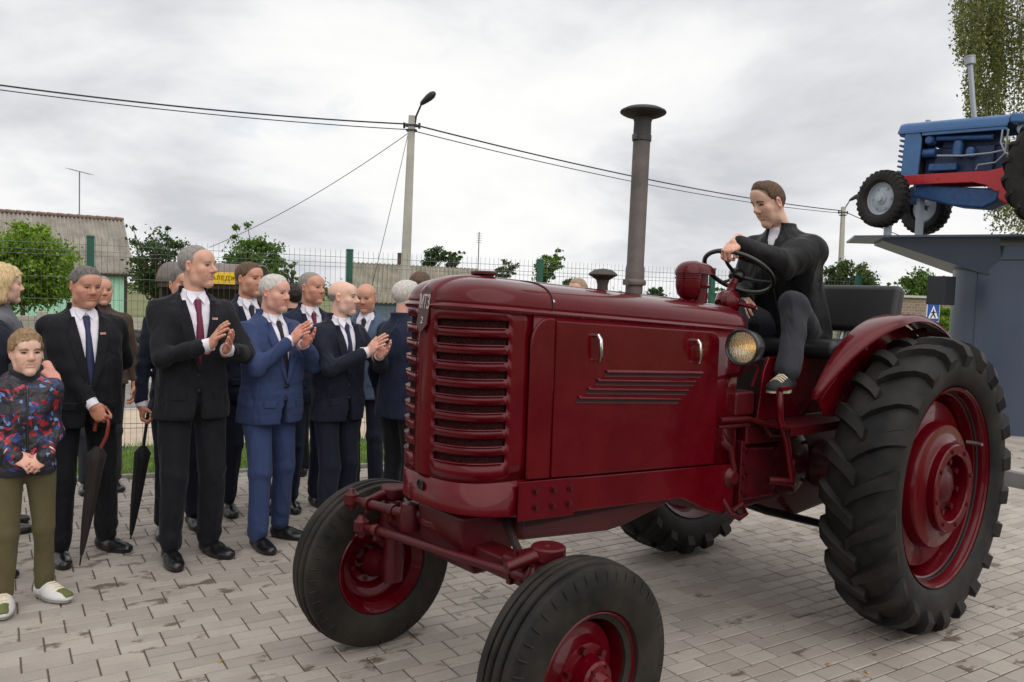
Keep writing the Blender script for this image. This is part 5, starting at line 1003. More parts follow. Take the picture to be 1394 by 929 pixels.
# struts that carry it (part of the mount)
for k, (px_, s) in enumerate(((1208, 1), (1253, -1))):
    h = MB(); base = Vector((px_ and at(px_, 322, 11.1 if s > 0 else 11.15).x, 11.1 if s > 0 else 11.2, 0)); top_z = w1.z + (.2 if s < 0 else -.05)
    h.box(Vector((base.x - PC.x, base.y - PC.y, (ZP + top_z - .105) / 2)), (.07, .09, top_z - .105 - ZP)); h.build('strut', M_GREYP, pl)
    h = MB(); h.box(Vector((base.x - PC.x, base.y - PC.y, ZP + .008)), (.2, .2, .016)); h.build('strut_foot', M_GREYP, pl)
bb_ = BT.matrix_basis @ Vector((-1.9, 0, .1)); b = MB(); b.box((bb_.x - PC.x, bb_.y - PC.y, (ZP + bb_.z - .105) / 2), (.2, .3, bb_.z - .105 - ZP)); b.build('strut', M_GREYP, pl)
# ================================================================== people
def smin(a, b, k):
    if k <= 0: return np.minimum(a, b)
    h = np.maximum(k - np.abs(a - b), 0) / k; return np.minimum(a, b) - h * h * k * .25
class Vol:
    """a signed-distance volume that becomes one closed skin"""
    def __init__(s, lo, hi, h):
        s.h = h; s.lo = np.array(lo, float); n = np.ceil((np.array(hi) - s.lo) / h).astype(int) + 1
        s.ax = [s.lo[i] + h * np.arange(n[i]) for i in range(3)]; s.F = np.full(tuple(n), 1.0, np.float32)
    def sub_(s, lo, hi):
        sl = []
        for i in range(3):
            a = int(np.clip((lo[i] - s.lo[i]) / s.h, 0, len(s.ax[i]))); b = int(np.clip((hi[i] - s.lo[i]) / s.h + 2, 0, len(s.ax[i]))); sl.append(slice(a, b))
        return tuple(sl), s.ax[0][sl[0]][:, None, None], s.ax[1][sl[1]][None, :, None], s.ax[2][sl[2]][None, None, :]
    def put(s, fn, lo, hi, k=.02, op='add'):
        m = k + 2 * s.h; sl, X, Y, Z = s.sub_(np.array(lo) - m, np.array(hi) + m)
        if s.F[sl].size == 0: return
        d = np.broadcast_to(fn(X, Y, Z), s.F[sl].shape).astype(np.float32)
        s.F[sl] = smin(s.F[sl], d, k) if op == 'add' else -smin(-s.F[sl], d, k)
    def cap(s, a, b, ra, rb=None, k=.02, op='add'):
        a, b = np.array(a, float), np.array(b, float); rb = ra if rb is None else rb; ab = b - a; L2 = max(float(ab @ ab), 1e-9); r = max(ra, rb)
        def fn(X, Y, Z):
            px_, py, pz = X - a[0], Y - a[1], Z - a[2]; t = np.clip((px_ * ab[0] + py * ab[1] + pz * ab[2]) / L2, 0, 1)
            return np.sqrt((px_ - t * ab[0]) ** 2 + (py - t * ab[1]) ** 2 + (pz - t * ab[2]) ** 2) - (ra + (rb - ra) * t)
        s.put(fn, np.minimum(a, b) - r, np.maximum(a, b) + r, k, op)
    def ell(s, c, r, k=.02, op='add', rx=0.0, rz=0.0):
        c = np.array(c, float); r = np.array(r, float); m = r.max() if (rx or rz) else r
        def fn(X, Y, Z):
            x, y, z = X - c[0], Y - c[1], Z - c[2]
            if rz: x, y = math.cos(rz) * x + math.sin(rz) * y, -math.sin(rz) * x + math.cos(rz) * y
            if rx: y, z = math.cos(rx) * y + math.sin(rx) * z, -math.sin(rx) * y + math.cos(rx) * z
            k0 = np.sqrt((x / r[0]) ** 2 + (y / r[1]) ** 2 + (z / r[2]) ** 2); k1 = np.sqrt((x / r[0] ** 2) ** 2 + (y / r[1] ** 2) ** 2 + (z / r[2] ** 2) ** 2)
            return k0 * (k0 - 1) / np.maximum(k1, 1e-6)
        s.put(fn, c - m, c + m, k, op)
    def noise(s, amp, freq, seed, stretch=(1, 1, 1), n=5, wz=None):
        rs = np.random.RandomState(seed); X, Y, Z = s.ax[0][:, None, None], s.ax[1][None, :, None], s.ax[2][None, None, :]; out = 0
        for _ in range(n):
            d = rs.normal(size=3) * freq * np.array(stretch); out = out + np.sin(X * d[0] + Y * d[1] + Z * d[2] + rs.uniform(0, 6.28))
        if wz is not None: out = out * np.interp(s.ax[2], *wz)[None, None, :]
        s.F += (amp / math.sqrt(n) * out).astype(np.float32)
    def mesh(s):
        F = s.F; F[0] = F[-1] = 1; F[:, 0] = F[:, -1] = 1; F[:, :, 0] = F[:, :, -1] = 1
        S = F < 0; c = np.zeros(tuple(n - 1 for n in F.shape), np.int8)
        for i in (0, 1):
            for j in (0, 1):
                for k in (0, 1): c += S[i:F.shape[0] - 1 + i, j:F.shape[1] - 1 + j, k:F.shape[2] - 1 + k]
        act = (c > 0) & (c < 8); I = np.stack(np.nonzero(act), 1); idx = np.full(c.shape, -1, np.int32); idx[act] = np.arange(len(I))
        pos = np.zeros((len(I), 3)); cnt = np.zeros(len(I)); cor = [(i, j, k) for i in (0, 1) for j in (0, 1) for k in (0, 1)]
        V8 = {o: F[I[:, 0] + o[0], I[:, 1] + o[1], I[:, 2] + o[2]] for o in cor}
        for a in cor:
            for d in range(3):
                if a[d]: continue
                b = list(a); b[d] = 1; b = tuple(b); fa, fb = V8[a], V8[b]; x = (fa < 0) != (fb < 0); t = np.where(x, fa / np.where(x, fa - fb, 1), 0)
                p = np.array(a, float)[None, :].repeat(len(I), 0); p[:, d] += t; pos += p * x[:, None]; cnt += x
        V = (pos / np.maximum(cnt, 1)[:, None] + I) * s.h + s.lo; Q = []
        for d in range(3):
            e, f = (d + 1) % 3, (d + 2) % 3; sl0 = [slice(1, -1)] * 3; sl1 = [slice(1, -1)] * 3; sl0[d] = slice(0, -1); sl1[d] = slice(1, None)
            A, B = S[tuple(sl0)], S[tuple(sl1)]; J = np.stack(np.nonzero(A != B), 1)
            if len(J) == 0: continue
            st = A[J[:, 0], J[:, 1], J[:, 2]]; J = J.copy(); J[:, e] += 1; J[:, f] += 1
            def g(de, df): K = J.copy(); K[:, e] -= de; K[:, f] -= df; return idx[K[:, 0], K[:, 1], K[:, 2]]
            q = np.stack([g(1, 1), g(0, 1), g(0, 0), g(1, 0)], 1); q[~st] = q[~st][:, ::-1]; Q.append(q)
        return V, np.concatenate(Q)

def fabric(name, col, rough=.8, fold=.75, col2=None, sheen=.06, weave=0.0):
    if name in MATS: return MATS[name]
    m = mat(name, col, rough, spec=.25, var=.12 if col2 is None else 0, col2=col2, vscale=5, sheen=sheen); t = m.node_tree; b = t.nodes['Principled BSDF']
    co = N(t, 'ShaderNodeTexCoord'); mp_ = N(t, 'ShaderNodeMapping'); mp_.inputs['Scale'].default_value = (9, 9, 3.2); mp_.inputs['Rotation'].default_value = (.5, .2, .3); L_(t, co.outputs['Object'], mp_.inputs[0])
    nz = N(t, 'ShaderNodeTexNoise', Scale=1.0, Detail=2.5, Roughness=.5, Distortion=.9); L_(t, mp_.outputs[0], nz.inputs['Vector']); bp = N(t, 'ShaderNodeBump'); bp.inputs['Strength'].default_value = fold; bp.inputs['Distance'].default_value = .045
    L_(t, nz.outputs['Fac'], bp.inputs['Height']); L_(t, bp.outputs[0], b.inputs['Normal']); return m
F_BLACK = fabric('near_black_suiting', s2l(20, 20, 26)); F_NAVY = fabric('dark_navy_suiting', s2l(24, 28, 44)); F_BLUE = fabric('mid_blue_suiting', s2l(52, 66, 104)); F_NAVY2 = fabric('navy_suiting', s2l(28, 34, 56))
F_SHIRT = fabric('white_shirt_cotton', s2l(226, 222, 232), fold=.25); F_BOMB = fabric('black_bomber_nylon', s2l(22, 21, 23), .55, .7); F_JEAN = fabric('charcoal_denim', s2l(50, 50, 56), .85, .7); F_OLIVE = fabric('olive_sweatpant', s2l(92, 84, 58), .9, .6)
F_GREY = fabric('grey_knit', s2l(98, 98, 104), .9, .4); F_SLATE = fabric('slate_blue_suiting', s2l(74, 88, 112)); F_BROWN = fabric('brown_jacket', s2l(74, 60, 50))
M_SHOE = mat('black_shoe_leather', s2l(20, 19, 20), .3, coat=.3, coat_rough=.2, bump=.15, bscale=25, bdist=.006)
def skin_mat():
    m = mat('skin', s2l(200, 150, 130), .5, attr='tint', var=.10, vscale=60, sub=.15, bump=.12, bscale=160, bdist=.002); return m
M_SKIN = skin_mat()
M_EYE = mat('eye_white', s2l(168, 156, 150), .25); M_IRIS = mat('eye_iris', s2l(52, 44, 40), .2)
def hair_mat(name, col, col2): return mat('hair_' + name, col, .55, spec=.3, col2=col2, vscale=22, bump=.45, bscale=55, bdist=.006, stretch=(5, 5, 1.6))
HAIR = {'grey': hair_mat('grey', s2l(112, 106, 102), s2l(160, 154, 148)), 'saltpepper': hair_mat('saltpepper', s2l(66, 60, 56), s2l(122, 116, 112)), 'white': hair_mat('white', s2l(176, 170, 164), s2l(214, 208, 202)),
        'brown': hair_mat('brown', s2l(62, 46, 36), s2l(108, 82, 62)), 'dark': hair_mat('dark', s2l(28, 24, 22), s2l(52, 44, 40)), 'blond': hair_mat('blond', s2l(176, 146, 104), s2l(224, 198, 152)), 'sand': hair_mat('sand', s2l(112, 88, 64), s2l(158, 130, 96)), 'light': hair_mat('light', s2l(132, 112, 90), s2l(170, 148, 122))}
SKIN = {'mid': (212, 164, 142), 'pink': (222, 168, 150), 'tan': (203, 148, 124), 'pale': (226, 184, 164)}
HAIRC = {'grey': s2l(138, 130, 124), 'saltpepper': s2l(96, 90, 86), 'white': s2l(196, 188, 180), 'brown': s2l(78, 60, 48), 'dark': s2l(42, 36, 32), 'blond': s2l(200, 172, 130), 'sand': s2l(142, 114, 84), 'light': s2l(150, 128, 104)}

def head_vol(P, rs):
    w, jaw, nose, full = P.get('hw', 1.0), P.get('jaw', 1.0), P.get('nose', 1.0), P.get('full', 1.0)
    v = Vol((-.105, -.125, -.215), (.105, .14, .13), .0042)
    v.ell((0, -.014, .034), (.0755 * w, .097, .084), .02); v.ell((0, .026, -.03), (.061 * w * full, .066, .082), .03)
    for s in (1, -1):
        v.cap((s * .052 * w, -.005, -.035), (s * .044 * jaw * full, .012, -.078), .022, .02, .03); v.cap((s * .044 * jaw * full, .012, -.078), (s * .012, .066, -.102 ), .02, .016, .025)
        v.ell((s * .040 * w, .056, -.022), (.026 * full, .024, .024), .025); v.ell((s * .03 * full, .056, -.058), (.024, .024, .026), .025)
        v.ell((s * .031, .098, .006), (.020, .022, .0135), .010, 'sub')
        v.ell((s * .030, .066, .005), (.0165, .0145, .0135), .004)
        v.ell((s * .0765 * w, -.012, -.002), (.011, .020, .033), .006, rz=s * -.35); v.ell((s * .084 * w, -.006, -.0), (.006, .010, .018), .004, 'sub')
        v.ell((s * .011, .094, -.031), (.009, .011, .008), .008); v.cap((s * .020, .093, -.037), (s * .035, .079, -.066), .0012, k=.007, op='sub')
    v.cap((-.030, .076, .026), (.030, .076, .026), .0135, k=.018); v.ell((0, .058, .052), (.056 * w, .034, .038), .03)
    v.cap((0, .084, .016), (0, .103 * nose ** .3, -.022), .0085, .0125, .012); v.ell((0, .103 * nose ** .3, -.026), (.0125, .012 * nose, .0115), .008)
    v.ell((0, .070, -.103), (.022, .022, .019), .02); v.cap((-.016, .0845, -.0575), (.016, .0845, -.0575), .0062, k=.007); v.cap((-.013, .0845, -.069), (.013, .0845, -.069), .0068, k=.007); v.cap((-.024, .090, -.0632), (.024, .090, -.0632), .0022, k=.004, op='sub')
    v.cap((0, -.022, -.05), (0, -.034, -.215), .054 * P.get('neck', 1.0), .060 * P.get('neck', 1.0), .02)
    if P.get('chin2'): v.ell((0, .035, -.108), (.04, .035, .02), .03)
    return v.mesh()
def head_tint(V, base, P):
    c = np.tile(np.array(s2l(*base)), (len(V), 1)); x, y, z = V[:, 0], V[:, 1], V[:, 2]
    def mixc(mask, col): 
        m = np.clip(mask, 0, 1)[:, None]; return c * (1 - m) + np.array(col) * m
    red = np.array(s2l(*base)) * [1.0, .72, .70]
    blob = lambda cx, cy, cz, r: np.exp(-((np.abs(x) - cx) ** 2 + (y - cy) ** 2 + (z - cz) ** 2) / r ** 2)
    c = mixc(.55 * blob(.04, .06, -.03, .028) + .6 * blob(0, .11, -.028, .02) + .65 * blob(.082, -.01, 0, .03), red)
    lip = (np.abs(x) < .025) & (z < -.052) & (z > -.075) & (y > .072); c = mixc(lip * .45, np.array(s2l(*base)) * [.82, .50, .48])
    st = P.get('hair', 'short'); hm = hair_mask(x, y, z, st); fade = np.clip(.75 - hm / .011, 0, 1) * (z > -.075); ear = (np.abs(x) > .0735 * P.get('hw', 1.0)) & (z < .034) & (z > -.04) & (y > -.035); fade = np.where(ear, 0, fade)
    hc_ = np.array(HAIRC[P.get('hair_col', 'brown')]); c = mixc(fade * (.9 if st not in ('bald', 'fringe') else .6), hc_)
    sh = P.get('stubble', .18); beard = (z < -.035) & (y > -.01) & (z > -.12) & ~lip; c = mixc(beard * sh, np.array(s2l(*base)) * [.72, .72, .76])
    return c
def hair_mask(X, Y, Z, st):
    fz = {'short': .086, 'crew': .090, 'receding': .104, 'bald': .20, 'fringe': .20, 'full': .084, 'boy': .070, 'bob': .066}[st]
    ys = [-.12, -.07, -.02, .008, .022, .045, .075, .1]
    line = np.interp(Y, ys, {'bob': [-.16, -.16, -.15, -.12, -.02, .04, fz, fz + .01], 'receding': [-.062, -.055, -.012, .014, .060, .088, .107, .12]}.get(st, [-.062, -.055, -.012, .012, .034, .056, fz, fz + .01]))
    temple = -.30 * (np.abs(X) - .03).clip(0) * (Y > .02) if st != 'receding' else .5 * (np.abs(X) - .02).clip(0) * (Y > .01) * (Z > .05)
    if st in ('bald', 'fringe'): return np.maximum(np.interp(Y, [-.12, -.02, .008, .016], [-.062, -.012, .008, .2]) - Z, Z - (.045 if st == 'fringe' else .024))
    return line - Z + temple
def hair_vol(P, rs, seed):
    st = P.get('hair', 'short'); w = P.get('hw', 1.0); t = {'short': .0055, 'crew': .0035, 'receding': .0032, 'bald': .0018, 'fringe': .0025, 'full': .009, 'boy': .011, 'bob': .026}.get(st, .008)
    lo, hi = ((-.14, -.16, -.15), (.14, .13, .16)); v = Vol(lo, hi, .0048)
    v.ell((0, -.016, .036), (.0755 * w + t, .097 + t * 1.1, .084 + t * 1.25), .0)
    if st in ('full', 'boy', 'short', 'crew'): v.ell((0, .026, .072), (.054 * w + t * .6, .050 + t * .4, .044 + t * (1 if st != 'crew' else 2.2)), .02)
    if st == 'bob':
        for s in (1, -1): v.cap((s * .06, -.02, .02), (s * .075, -.03, -.09), .055, .045, .03)
        v.cap((0, -.07, .02), (0, -.085, -.09), .07, .055, .03)
    X, Y, Z = v.ax[0][:, None, None], v.ax[1][None, :, None], v.ax[2][None, None, :]
    mask = hair_mask(X, Y, Z, st)
    v.F = np.maximum(v.F, mask.astype(np.float32) * .8); v.noise({'bob': .005, 'boy': .005, 'full': .0028}.get(st, .0012), 120, seed, (1.3, 1, .5), 7)
    return v.mesh()
HAND_CACHE = {}
def hand_mesh(pose):
    if pose in HAND_CACHE: return HAND_CACHE[pose]
    curl = {'flat': (.12, .18, .12), 'relax': (.35, .5, .35), 'grip': (.95, 1.25, .9), 'hook': (.7, 1.1, .7)}[pose]
    v = Vol((-.10, -.05, -.06), (.07, .12, .22), .0038)
    v.cap((0, 0, -.05), (0, 0, .012), .026, .026, .02); v.ell((.002, .002, .052), (.041, .0165, .052), .012); v.ell((-.024, .012, .038), (.016, .014, .030), .012); v.ell((.024, .008, .03), (.016, .013, .032), .012)
    for i, (x, z, l, sp) in enumerate(((-.028, .088, .083, -.10), (-.009, .094, .092, -.02), (.011, .090, .086, .05), (.029, .080, .068, .14))):
        p = np.array([x, 0.0, z]); a = 0.0; seg = (.46, .30, .24)
        for q in range(3):
            a += curl[q] * (1 + .08 * i); d = np.array([math.sin(sp) * (1 if q == 0 else .6), math.sin(a), math.cos(a)]); d /= np.linalg.norm(d); e = p + d * l * seg[q]; v.cap(p, e, .0088 - .0006 * q, .0084 - .0006 * q, .004); p = e
    th = {'flat': (-.6, .25, .75), 'relax': (-.45, .55, .7), 'grip': (-.05, .95, .55), 'hook': (-.2, .8, .6)}[pose]; d = np.array(th); d /= np.linalg.norm(d)
    a = np.array([-.030, .006, .022]); b = a + d * .042; v.cap(a, b, .0145, .0115, .01); d2 = d * .75 + np.array([.15, .05, .55]) * .6; d2 /= np.linalg.norm(d2); v.cap(b, b + d2 * .034, .0105, .0085, .005)
    HAND_CACHE[pose] = v.mesh(); return HAND_CACHE[pose]
def ik(S, W, l1, l2, pole):
    S, W, pole = np.array(S, float), np.array(W, float), np.array(pole, float); d = W - S; D = np.linalg.norm(d)
    if D > (l1 + l2) * .995: W = S + d / D * (l1 + l2) * .995; d = W - S; D = np.linalg.norm(d)
    u = d / D; a = (l1 * l1 - l2 * l2 + D * D) / (2 * D); h = math.sqrt(max(l1 * l1 - a * a, 0)); p = pole - u * (pole @ u); p /= max(np.linalg.norm(p), 1e-6); return S + u * a + p * h, W

ZT = np.array([.78, .86, .95, 1.05, 1.15, 1.25, 1.33, 1.39, 1.43, 1.46, 1.50])
def person(label, pos, face, H=1.75, group='people watching the tractor', **P):
    """pos: foot point, face: world heading in degrees, everything else describes build, pose and clothes"""
    seed = P.get('seed', int(abs(pos[0] * 97 + pos[1] * 31) * 10) % 9999); rs = np.random.RandomState(seed); sc_ = H / 1.75
    t = thing('person', label, 'person', pos, R(face - 90), group); g = P.get('girth', 1.0); belly = P.get('belly', 0.0); lean = P.get('lean', 0.0)
    kind = P.get('top', 'suit'); hem = P.get('hem', .80 if kind == 'suit' else .90); fm = P.get('female', 0)
    A = np.array([.196, .194, .186, .176, .182, .190, .192, .178, .150, .105, .070]) * g; B = np.array([.138, .138, .134, .128, .130, .134, .130, .115, .098, .082, .068]) * (g ** 1.1)
    YC = np.array([.0, .0, .0, .004, .008, .010, .006, .0, -.008, -.014, -.02]) + belly * np.array([.3, .55, .9, 1.0, .75, .35, .1, 0, 0, 0, 0]) * .06; B = B + belly * np.array([.3, .55, .9, 1.0, .75, .35, .1, 0, 0, 0, 0]) * .06
    NEXP = 2.35
    def tors(X, Y, Z, off=0.0):
        a, b, c = (np.interp(Z, ZT, q) for q in (A, B, YC)); a = a + off; b = b + off
        return ((np.abs(X / a) ** NEXP + np.abs((Y - c) / b) ** NEXP) ** (1 / NEXP) - 1) * np.minimum(a, b)
    def front(x, z, off=0.0):
        a, b, c = np.interp(z, ZT, A) + off, np.interp(z, ZT, B) + off, np.interp(z, ZT, YC); return float(c + b * max(0.0, 1 - min(1, abs(x) / a) ** NEXP) ** (1 / NEXP))
    def xf(V):          # lean the upper body, then scale to the person's height
        V = np.array(V, float); z = V[:, 2]; V[:, 1] += lean * np.clip(z - .93, 0, None); V[:, 0] += P.get('tilt', 0.0) * np.clip(z - .93, 0, None); return V * sc_
    # ---- arms
    ga = g ** .45; SH = {s: np.array([s * .168 * g ** .8, -.012, 1.388]) for s in (1, -1)}; arms = {}
    for s, key in ((1, 'rh'), (-1, 'lh')):
        W = P.get(key, (s * .235 * g, .03, .86)); pole = P.get(key + '_pole', (s * .55, -.6, -.5)); arms[s] = (SH[s],) + ik(SH[s], W, .285, .265, pole)
    m_top, m_leg = P.get('mtop', F_BLACK), P.get('mleg', P.get('mtop', F_BLACK)); detail = P.get('detail', 1); hj = .0105 if detail else .014
    lo = np.min([SH[1], SH[-1]] + [p for s in (1, -1) for p in arms[s]] + [[-.26 * g, -.2, hem]], 0) - .09; hi = np.max([p for s in (1, -1) for p in arms[s]] + [[.26 * g, .24 + belly * .1, 1.5]], 0) + .09
    v = Vol(lo, hi, hj); v.put(tors, (-.25 * g, -.22, hem - .03), (.25 * g, .26, 1.50), .0)
    puff = P.get('puff', 0.0)
    for s in (1, -1):
        S0, E, W = arms[s]; v.cap((s * .06, -.022, 1.438), S0 + [s * -.012, 0, .008], .044, .054, .045); v.cap(S0, E, .0595 * ga + puff, .051 * ga + puff, .035); D = (W - E) / np.linalg.norm(W - E); v.cap(E, W - D * (.03 if kind != 'boy' else -.012), .051 * ga + puff, .041 + puff, .025)
    v.noise({'boy': .007, 'bomber': .0075}.get(kind, .0040), 16, seed, (1, 1, 1.5), 6); v.noise(.0030, 30, seed + 1, (1.1, 1.1, .5), 5); v.noise(.0024, 40, seed + 2, (.7, .7, 1.3), 4, ([.8, .98, 1.02, 1.1, 1.2, 1.4], [.3, 1, 1, 1.2, .5, .2]))
    X, Y, Z = v.ax[0][:, None, None], v.ax[1][None, :, None], v.ax[2][None, None, :]
    v.F = np.maximum(v.F, hem - Z).astype(np.float32)
    zV = P.get('zv', 1.07)
    if kind == 'suit':
        top_w = .070; wv = np.clip((Z - zV) / (1.45 - zV), 0, 1.3) * top_w
        v.F = np.maximum(v.F, -np.maximum(np.maximum(np.abs(X) - wv, -(Y - .0)), zV - Z)).astype(np.float32)
        v.F = np.maximum(v.F, -np.maximum(np.abs(X) - np.clip((.99 - Z) * .16, 0, .04), -(Y - .04))).astype(np.float32)
    if kind == 'bomber': v.F = np.maximum(v.F, -np.maximum(np.maximum(np.abs(X) - np.clip((Z - 1.34) * .34, 0, .038), -(Y - .0)), 1.34 - Z)).astype(np.float32)
    V, Q = v.mesh(); jo = np_mesh('jacket', xf(V), Q, m_top, t)
    # ---- shirt, collar, tie, lapels
    def strip_mesh(rows): b = MB(); b.grid(rows); return b
    if kind in ('suit', 'bomber'):
        v = Vol((-.2 * g, -.16, .93), (.2 * g, .2 + belly * .08, 1.57), .0095); v.put(lambda X, Y, Z: tors(X, Y, Z, -.016), (-.2 * g, -.16, .95), (.2 * g, .24, 1.47), .0)
        v.cap((0, -.020, 1.44), (0, -.006, 1.505), .069, .0605, .012); X, Y, Z = v.ax[0][:, None, None], v.ax[1][None, :, None], v.ax[2][None, None, :]
        v.F = np.maximum(np.maximum(v.F, (Z + .38 * Y) - 1.516), .96 - Z).astype(np.float32); V, Q = v.mesh(); so = np_mesh('shirt', xf(V), Q, P.get('mshirt', F_SHIRT), t)
    if kind == 'suit':
        zk = 1.458
        for s in (1, -1):       # shirt collar points
            b = MB(); P0 = [(s * .003, .066, 1.474), (s * .048, .040, 1.506), (s * .052, .052, 1.474), (s * .033, .088, 1.432)]; V = xf(P0 + [(x, y + .008, z) for x, y, z in P0]); b.add(V, [(0, 1, 2, 3), (4, 7, 6, 5), (0, 4, 5, 1), (1, 5, 6, 2), (2, 6, 7, 3), (3, 7, 4, 0)]); b.build('collar_point', P.get('mshirt', F_SHIRT), so)
        mt = P.get('tie')
        if mt is not None:
            rows = []
            for q, z in enumerate(np.linspace(zk, zV - .03, 12)):
                w_ = .019 if q < 2 else .015 + .022 * (q - 2) / 9; y = max(front(0, z, -.016), .070 - .25 * (z - zk) if z > 1.40 else 0) + (.016 if q < 2 else .009); rows.append([(-w_, y - .010, z), (-w_ * .6, y + .001, z), (0, y + .004, z), (w_ * .6, y + .001, z), (w_, y - .010, z)])
            b = MB(); b.grid([[tuple(p) for p in xf(r)] for r in rows]); b.build('tie', mt, t)
        for s in (1, -1):       # lapels with a notch, folded back on the jacket front
            rows = []
            for z in np.linspace(zV - .01, 1.452, 15):
                f = (z - zV) / (1.45 - zV); xi = max(0, f) * .070 - .004; wl = .058 * math.sin(min(1, f * 1.15 + .06) * math.pi * .62) + .004
                if f > .80: wl *= .62
                if f > .9: wl *= .75
                xs = [xi, xi + wl * .5, xi + wl * .94, xi + wl]; of = (.002, .010, .009, -.006); ys = [front(x, min(z, 1.41), 0) + o - (.25 * max(0, z - 1.41)) for x, o in zip(xs, of)]; rows.append([(s * x, y, z) for x, y in zip(xs, ys)])
            b = MB(); b.grid([[tuple(p) for p in xf(r)] for r in rows]); b.build('lapel', m_top, jo, sharp=60)
        b = MB(); z = .93
        for s in (1, -1):
            b = MB(); r_ = [[(s * x, front(x, zz, 0) + o, zz) for x in (.075, .10, .125, .145)] for zz, o in ((.955, -.002), (.952, .008), (.915, .008), (.910, -.002))]; b.grid([[tuple(p) for p in xf(r)] for r in r_]); b.build('pocket_flap', m_top, jo)
        for zb_ in (1.045, .96): c = xf([(.006, front(0.01, zb_) + .004, zb_)])[0]; b = MB(); b.lathe([(.011, -.004), (.011, .002), (.008, .005), (.001, .005)], c, (0, 1, 0), 10); b.build('button', M_BLACKM, jo)
        if P.get('pin'): c = xf([(-.075, front(.075, 1.355) + .014, 1.355)])[0]; b = MB(); b.box(c, (.030, .006, .012)); b.build('lapel_pin', mat('red_green_pin', s2l(196, 90, 70), .4, col2=s2l(220, 200, 190), vscale=120), jo)
        if P.get('badge'): c = xf([(-.10, front(.10, 1.27) + .016, 1.27)])[0]; b = MB(); b.box(c, (.072, .006, .062), Matrix.Rotation(-.15, 3, 'X')); b.build('name_badge', mat('paper_badge', s2l(236, 234, 232), .6), jo)
    if kind in ('bomber', 'boy', 'knit'):
        v = Vol((-.12, -.13, 1.38), (.12, .13, 1.56), .008); rr0, rr1 = (.075, .070) if kind != 'boy' else (.095, .085); v.cap((0, -.022, 1.44), (0, -.008, 1.50), rr0, rr1, 0); v.cap((0, -.02, 1.42), (0, .004, 1.56), .056, .058, .004, 'sub')
        X, Y, Z = v.ax[0][:, None, None], v.ax[1][None, :, None], v.ax[2][None, None, :]; v.F = np.maximum(v.F, (Z + .25 * Y) - 1.515).astype(np.float32)
        if kind == 'bomber': v.F = np.maximum(v.F, -np.maximum(np.abs(X) - .032, -(Y - .01))).astype(np.float32)
        V, Q = v.mesh(); np_mesh('collar', xf(V), Q, P.get('mcollar', m_top), t)
        b = MB(); rows = [[(x, front(x, z) + o, z) for x, o in ((-.008, -.003), (-.004, .006), (.004, .006), (.008, -.003))] for z in np.linspace(hem + .02, 1.40 if kind != 'bomber' else 1.33, 10)]; b.grid([[tuple(p) for p in xf(r)] for r in rows]); b.build('zip', M_BLACKM if kind != 'boy' else mat('dark_zip', s2l(40, 40, 44), .4), jo)
        v = Vol((-.24 * g, -.2, hem - .04), (.24 * g, .24, hem + .06), .011); v.put(lambda X, Y, Z: np.maximum(tors(X, Y, Z, .004), np.abs(Z - hem) - .025), (-.24 * g, -.2, hem - .03), (.24 * g, .22, hem + .03), 0); V, Q = v.mesh(); np_mesh('waistband', xf(V), Q, P.get('mcollar', m_top), jo)
        if kind == 'boy':
            v = Vol((-.17, -.24, 1.32), (.17, .06, 1.56), .010); v.ell((0, -.10, 1.43), (.125, .085, .075), .0); v.ell((0, -.05, 1.50), (.08, .08, .06), .02, 'sub'); v.noise(.004, 25, seed); V, Q = v.mesh(); np_mesh('hood', xf(V), Q, m_top, jo)
    # ---- legs
    legs = P.get('legs'); fy = P.get('feet_yaw', (.22, -.18)); fw = P.get('stance', .10); stp = P.get('step', (.0, .0))
    if legs is None: legs = {s: ((s * .092, -.005, .90), (s * (.092 + fw) / 2, .02 + stp[0 if s > 0 else 1] * .5, .49), (s * fw, -.03 + stp[0 if s > 0 else 1], .085)) for s in (1, -1)}
    pts = [np.array(p) for s in (1, -1) for p in legs[s]]; v = Vol(np.min(pts, 0) - .16, np.max(pts, 0) + .18, .0125); lg = P.get('leg_w', 1.0) * (g ** .5)
    v.ell((0, -.01, .93), (.172 * g, .125 * g, .11), .05); seated = 'legs' in P
    for s in (1, -1):
        h_, k_, a_ = (np.array(p) for p in legs[s]); v.cap(h_, k_, .092 * lg, .068 * lg, .035); d = (a_ - k_) / np.linalg.norm(a_ - k_); v.cap(k_, a_ - d * .02, .067 * lg, .059 * lg, .02)
        if kind == 'suit': v.cap(h_ + [0, .055, -.1], k_ + [0, .066 * lg, 0], .030, .008, .03); v.cap(k_ + [0, .066 * lg, 0], a_ + [0, .060 * lg, .03], .008, .010, .025)
    v.noise(.0050, 15, seed + 5, (1, 1, .35), 5); v.noise(.0030, 32, seed + 6, (1.1, 1.1, .3), 5); v.noise(.0055, 34, seed + 7, (.6, .6, 1.3), 4, ([.0, .1, .22, .40, .48, .56, .7, .9, 1.7], [1, 1, .15, .15, .6, .15, .0, .3, .5])); X, Y, Z = v.ax[0][:, None, None], v.ax[1][None, :, None], v.ax[2][None, None, :]
    if not seated: v.F = np.maximum(v.F, .035 - Z).astype(np.float32)
    V, Q = v.mesh(); V = V if seated else V; Vt = np.array(V); Vt = Vt * sc_ if not seated else xf(Vt); np_mesh('trousers', Vt, Q, m_leg, t)
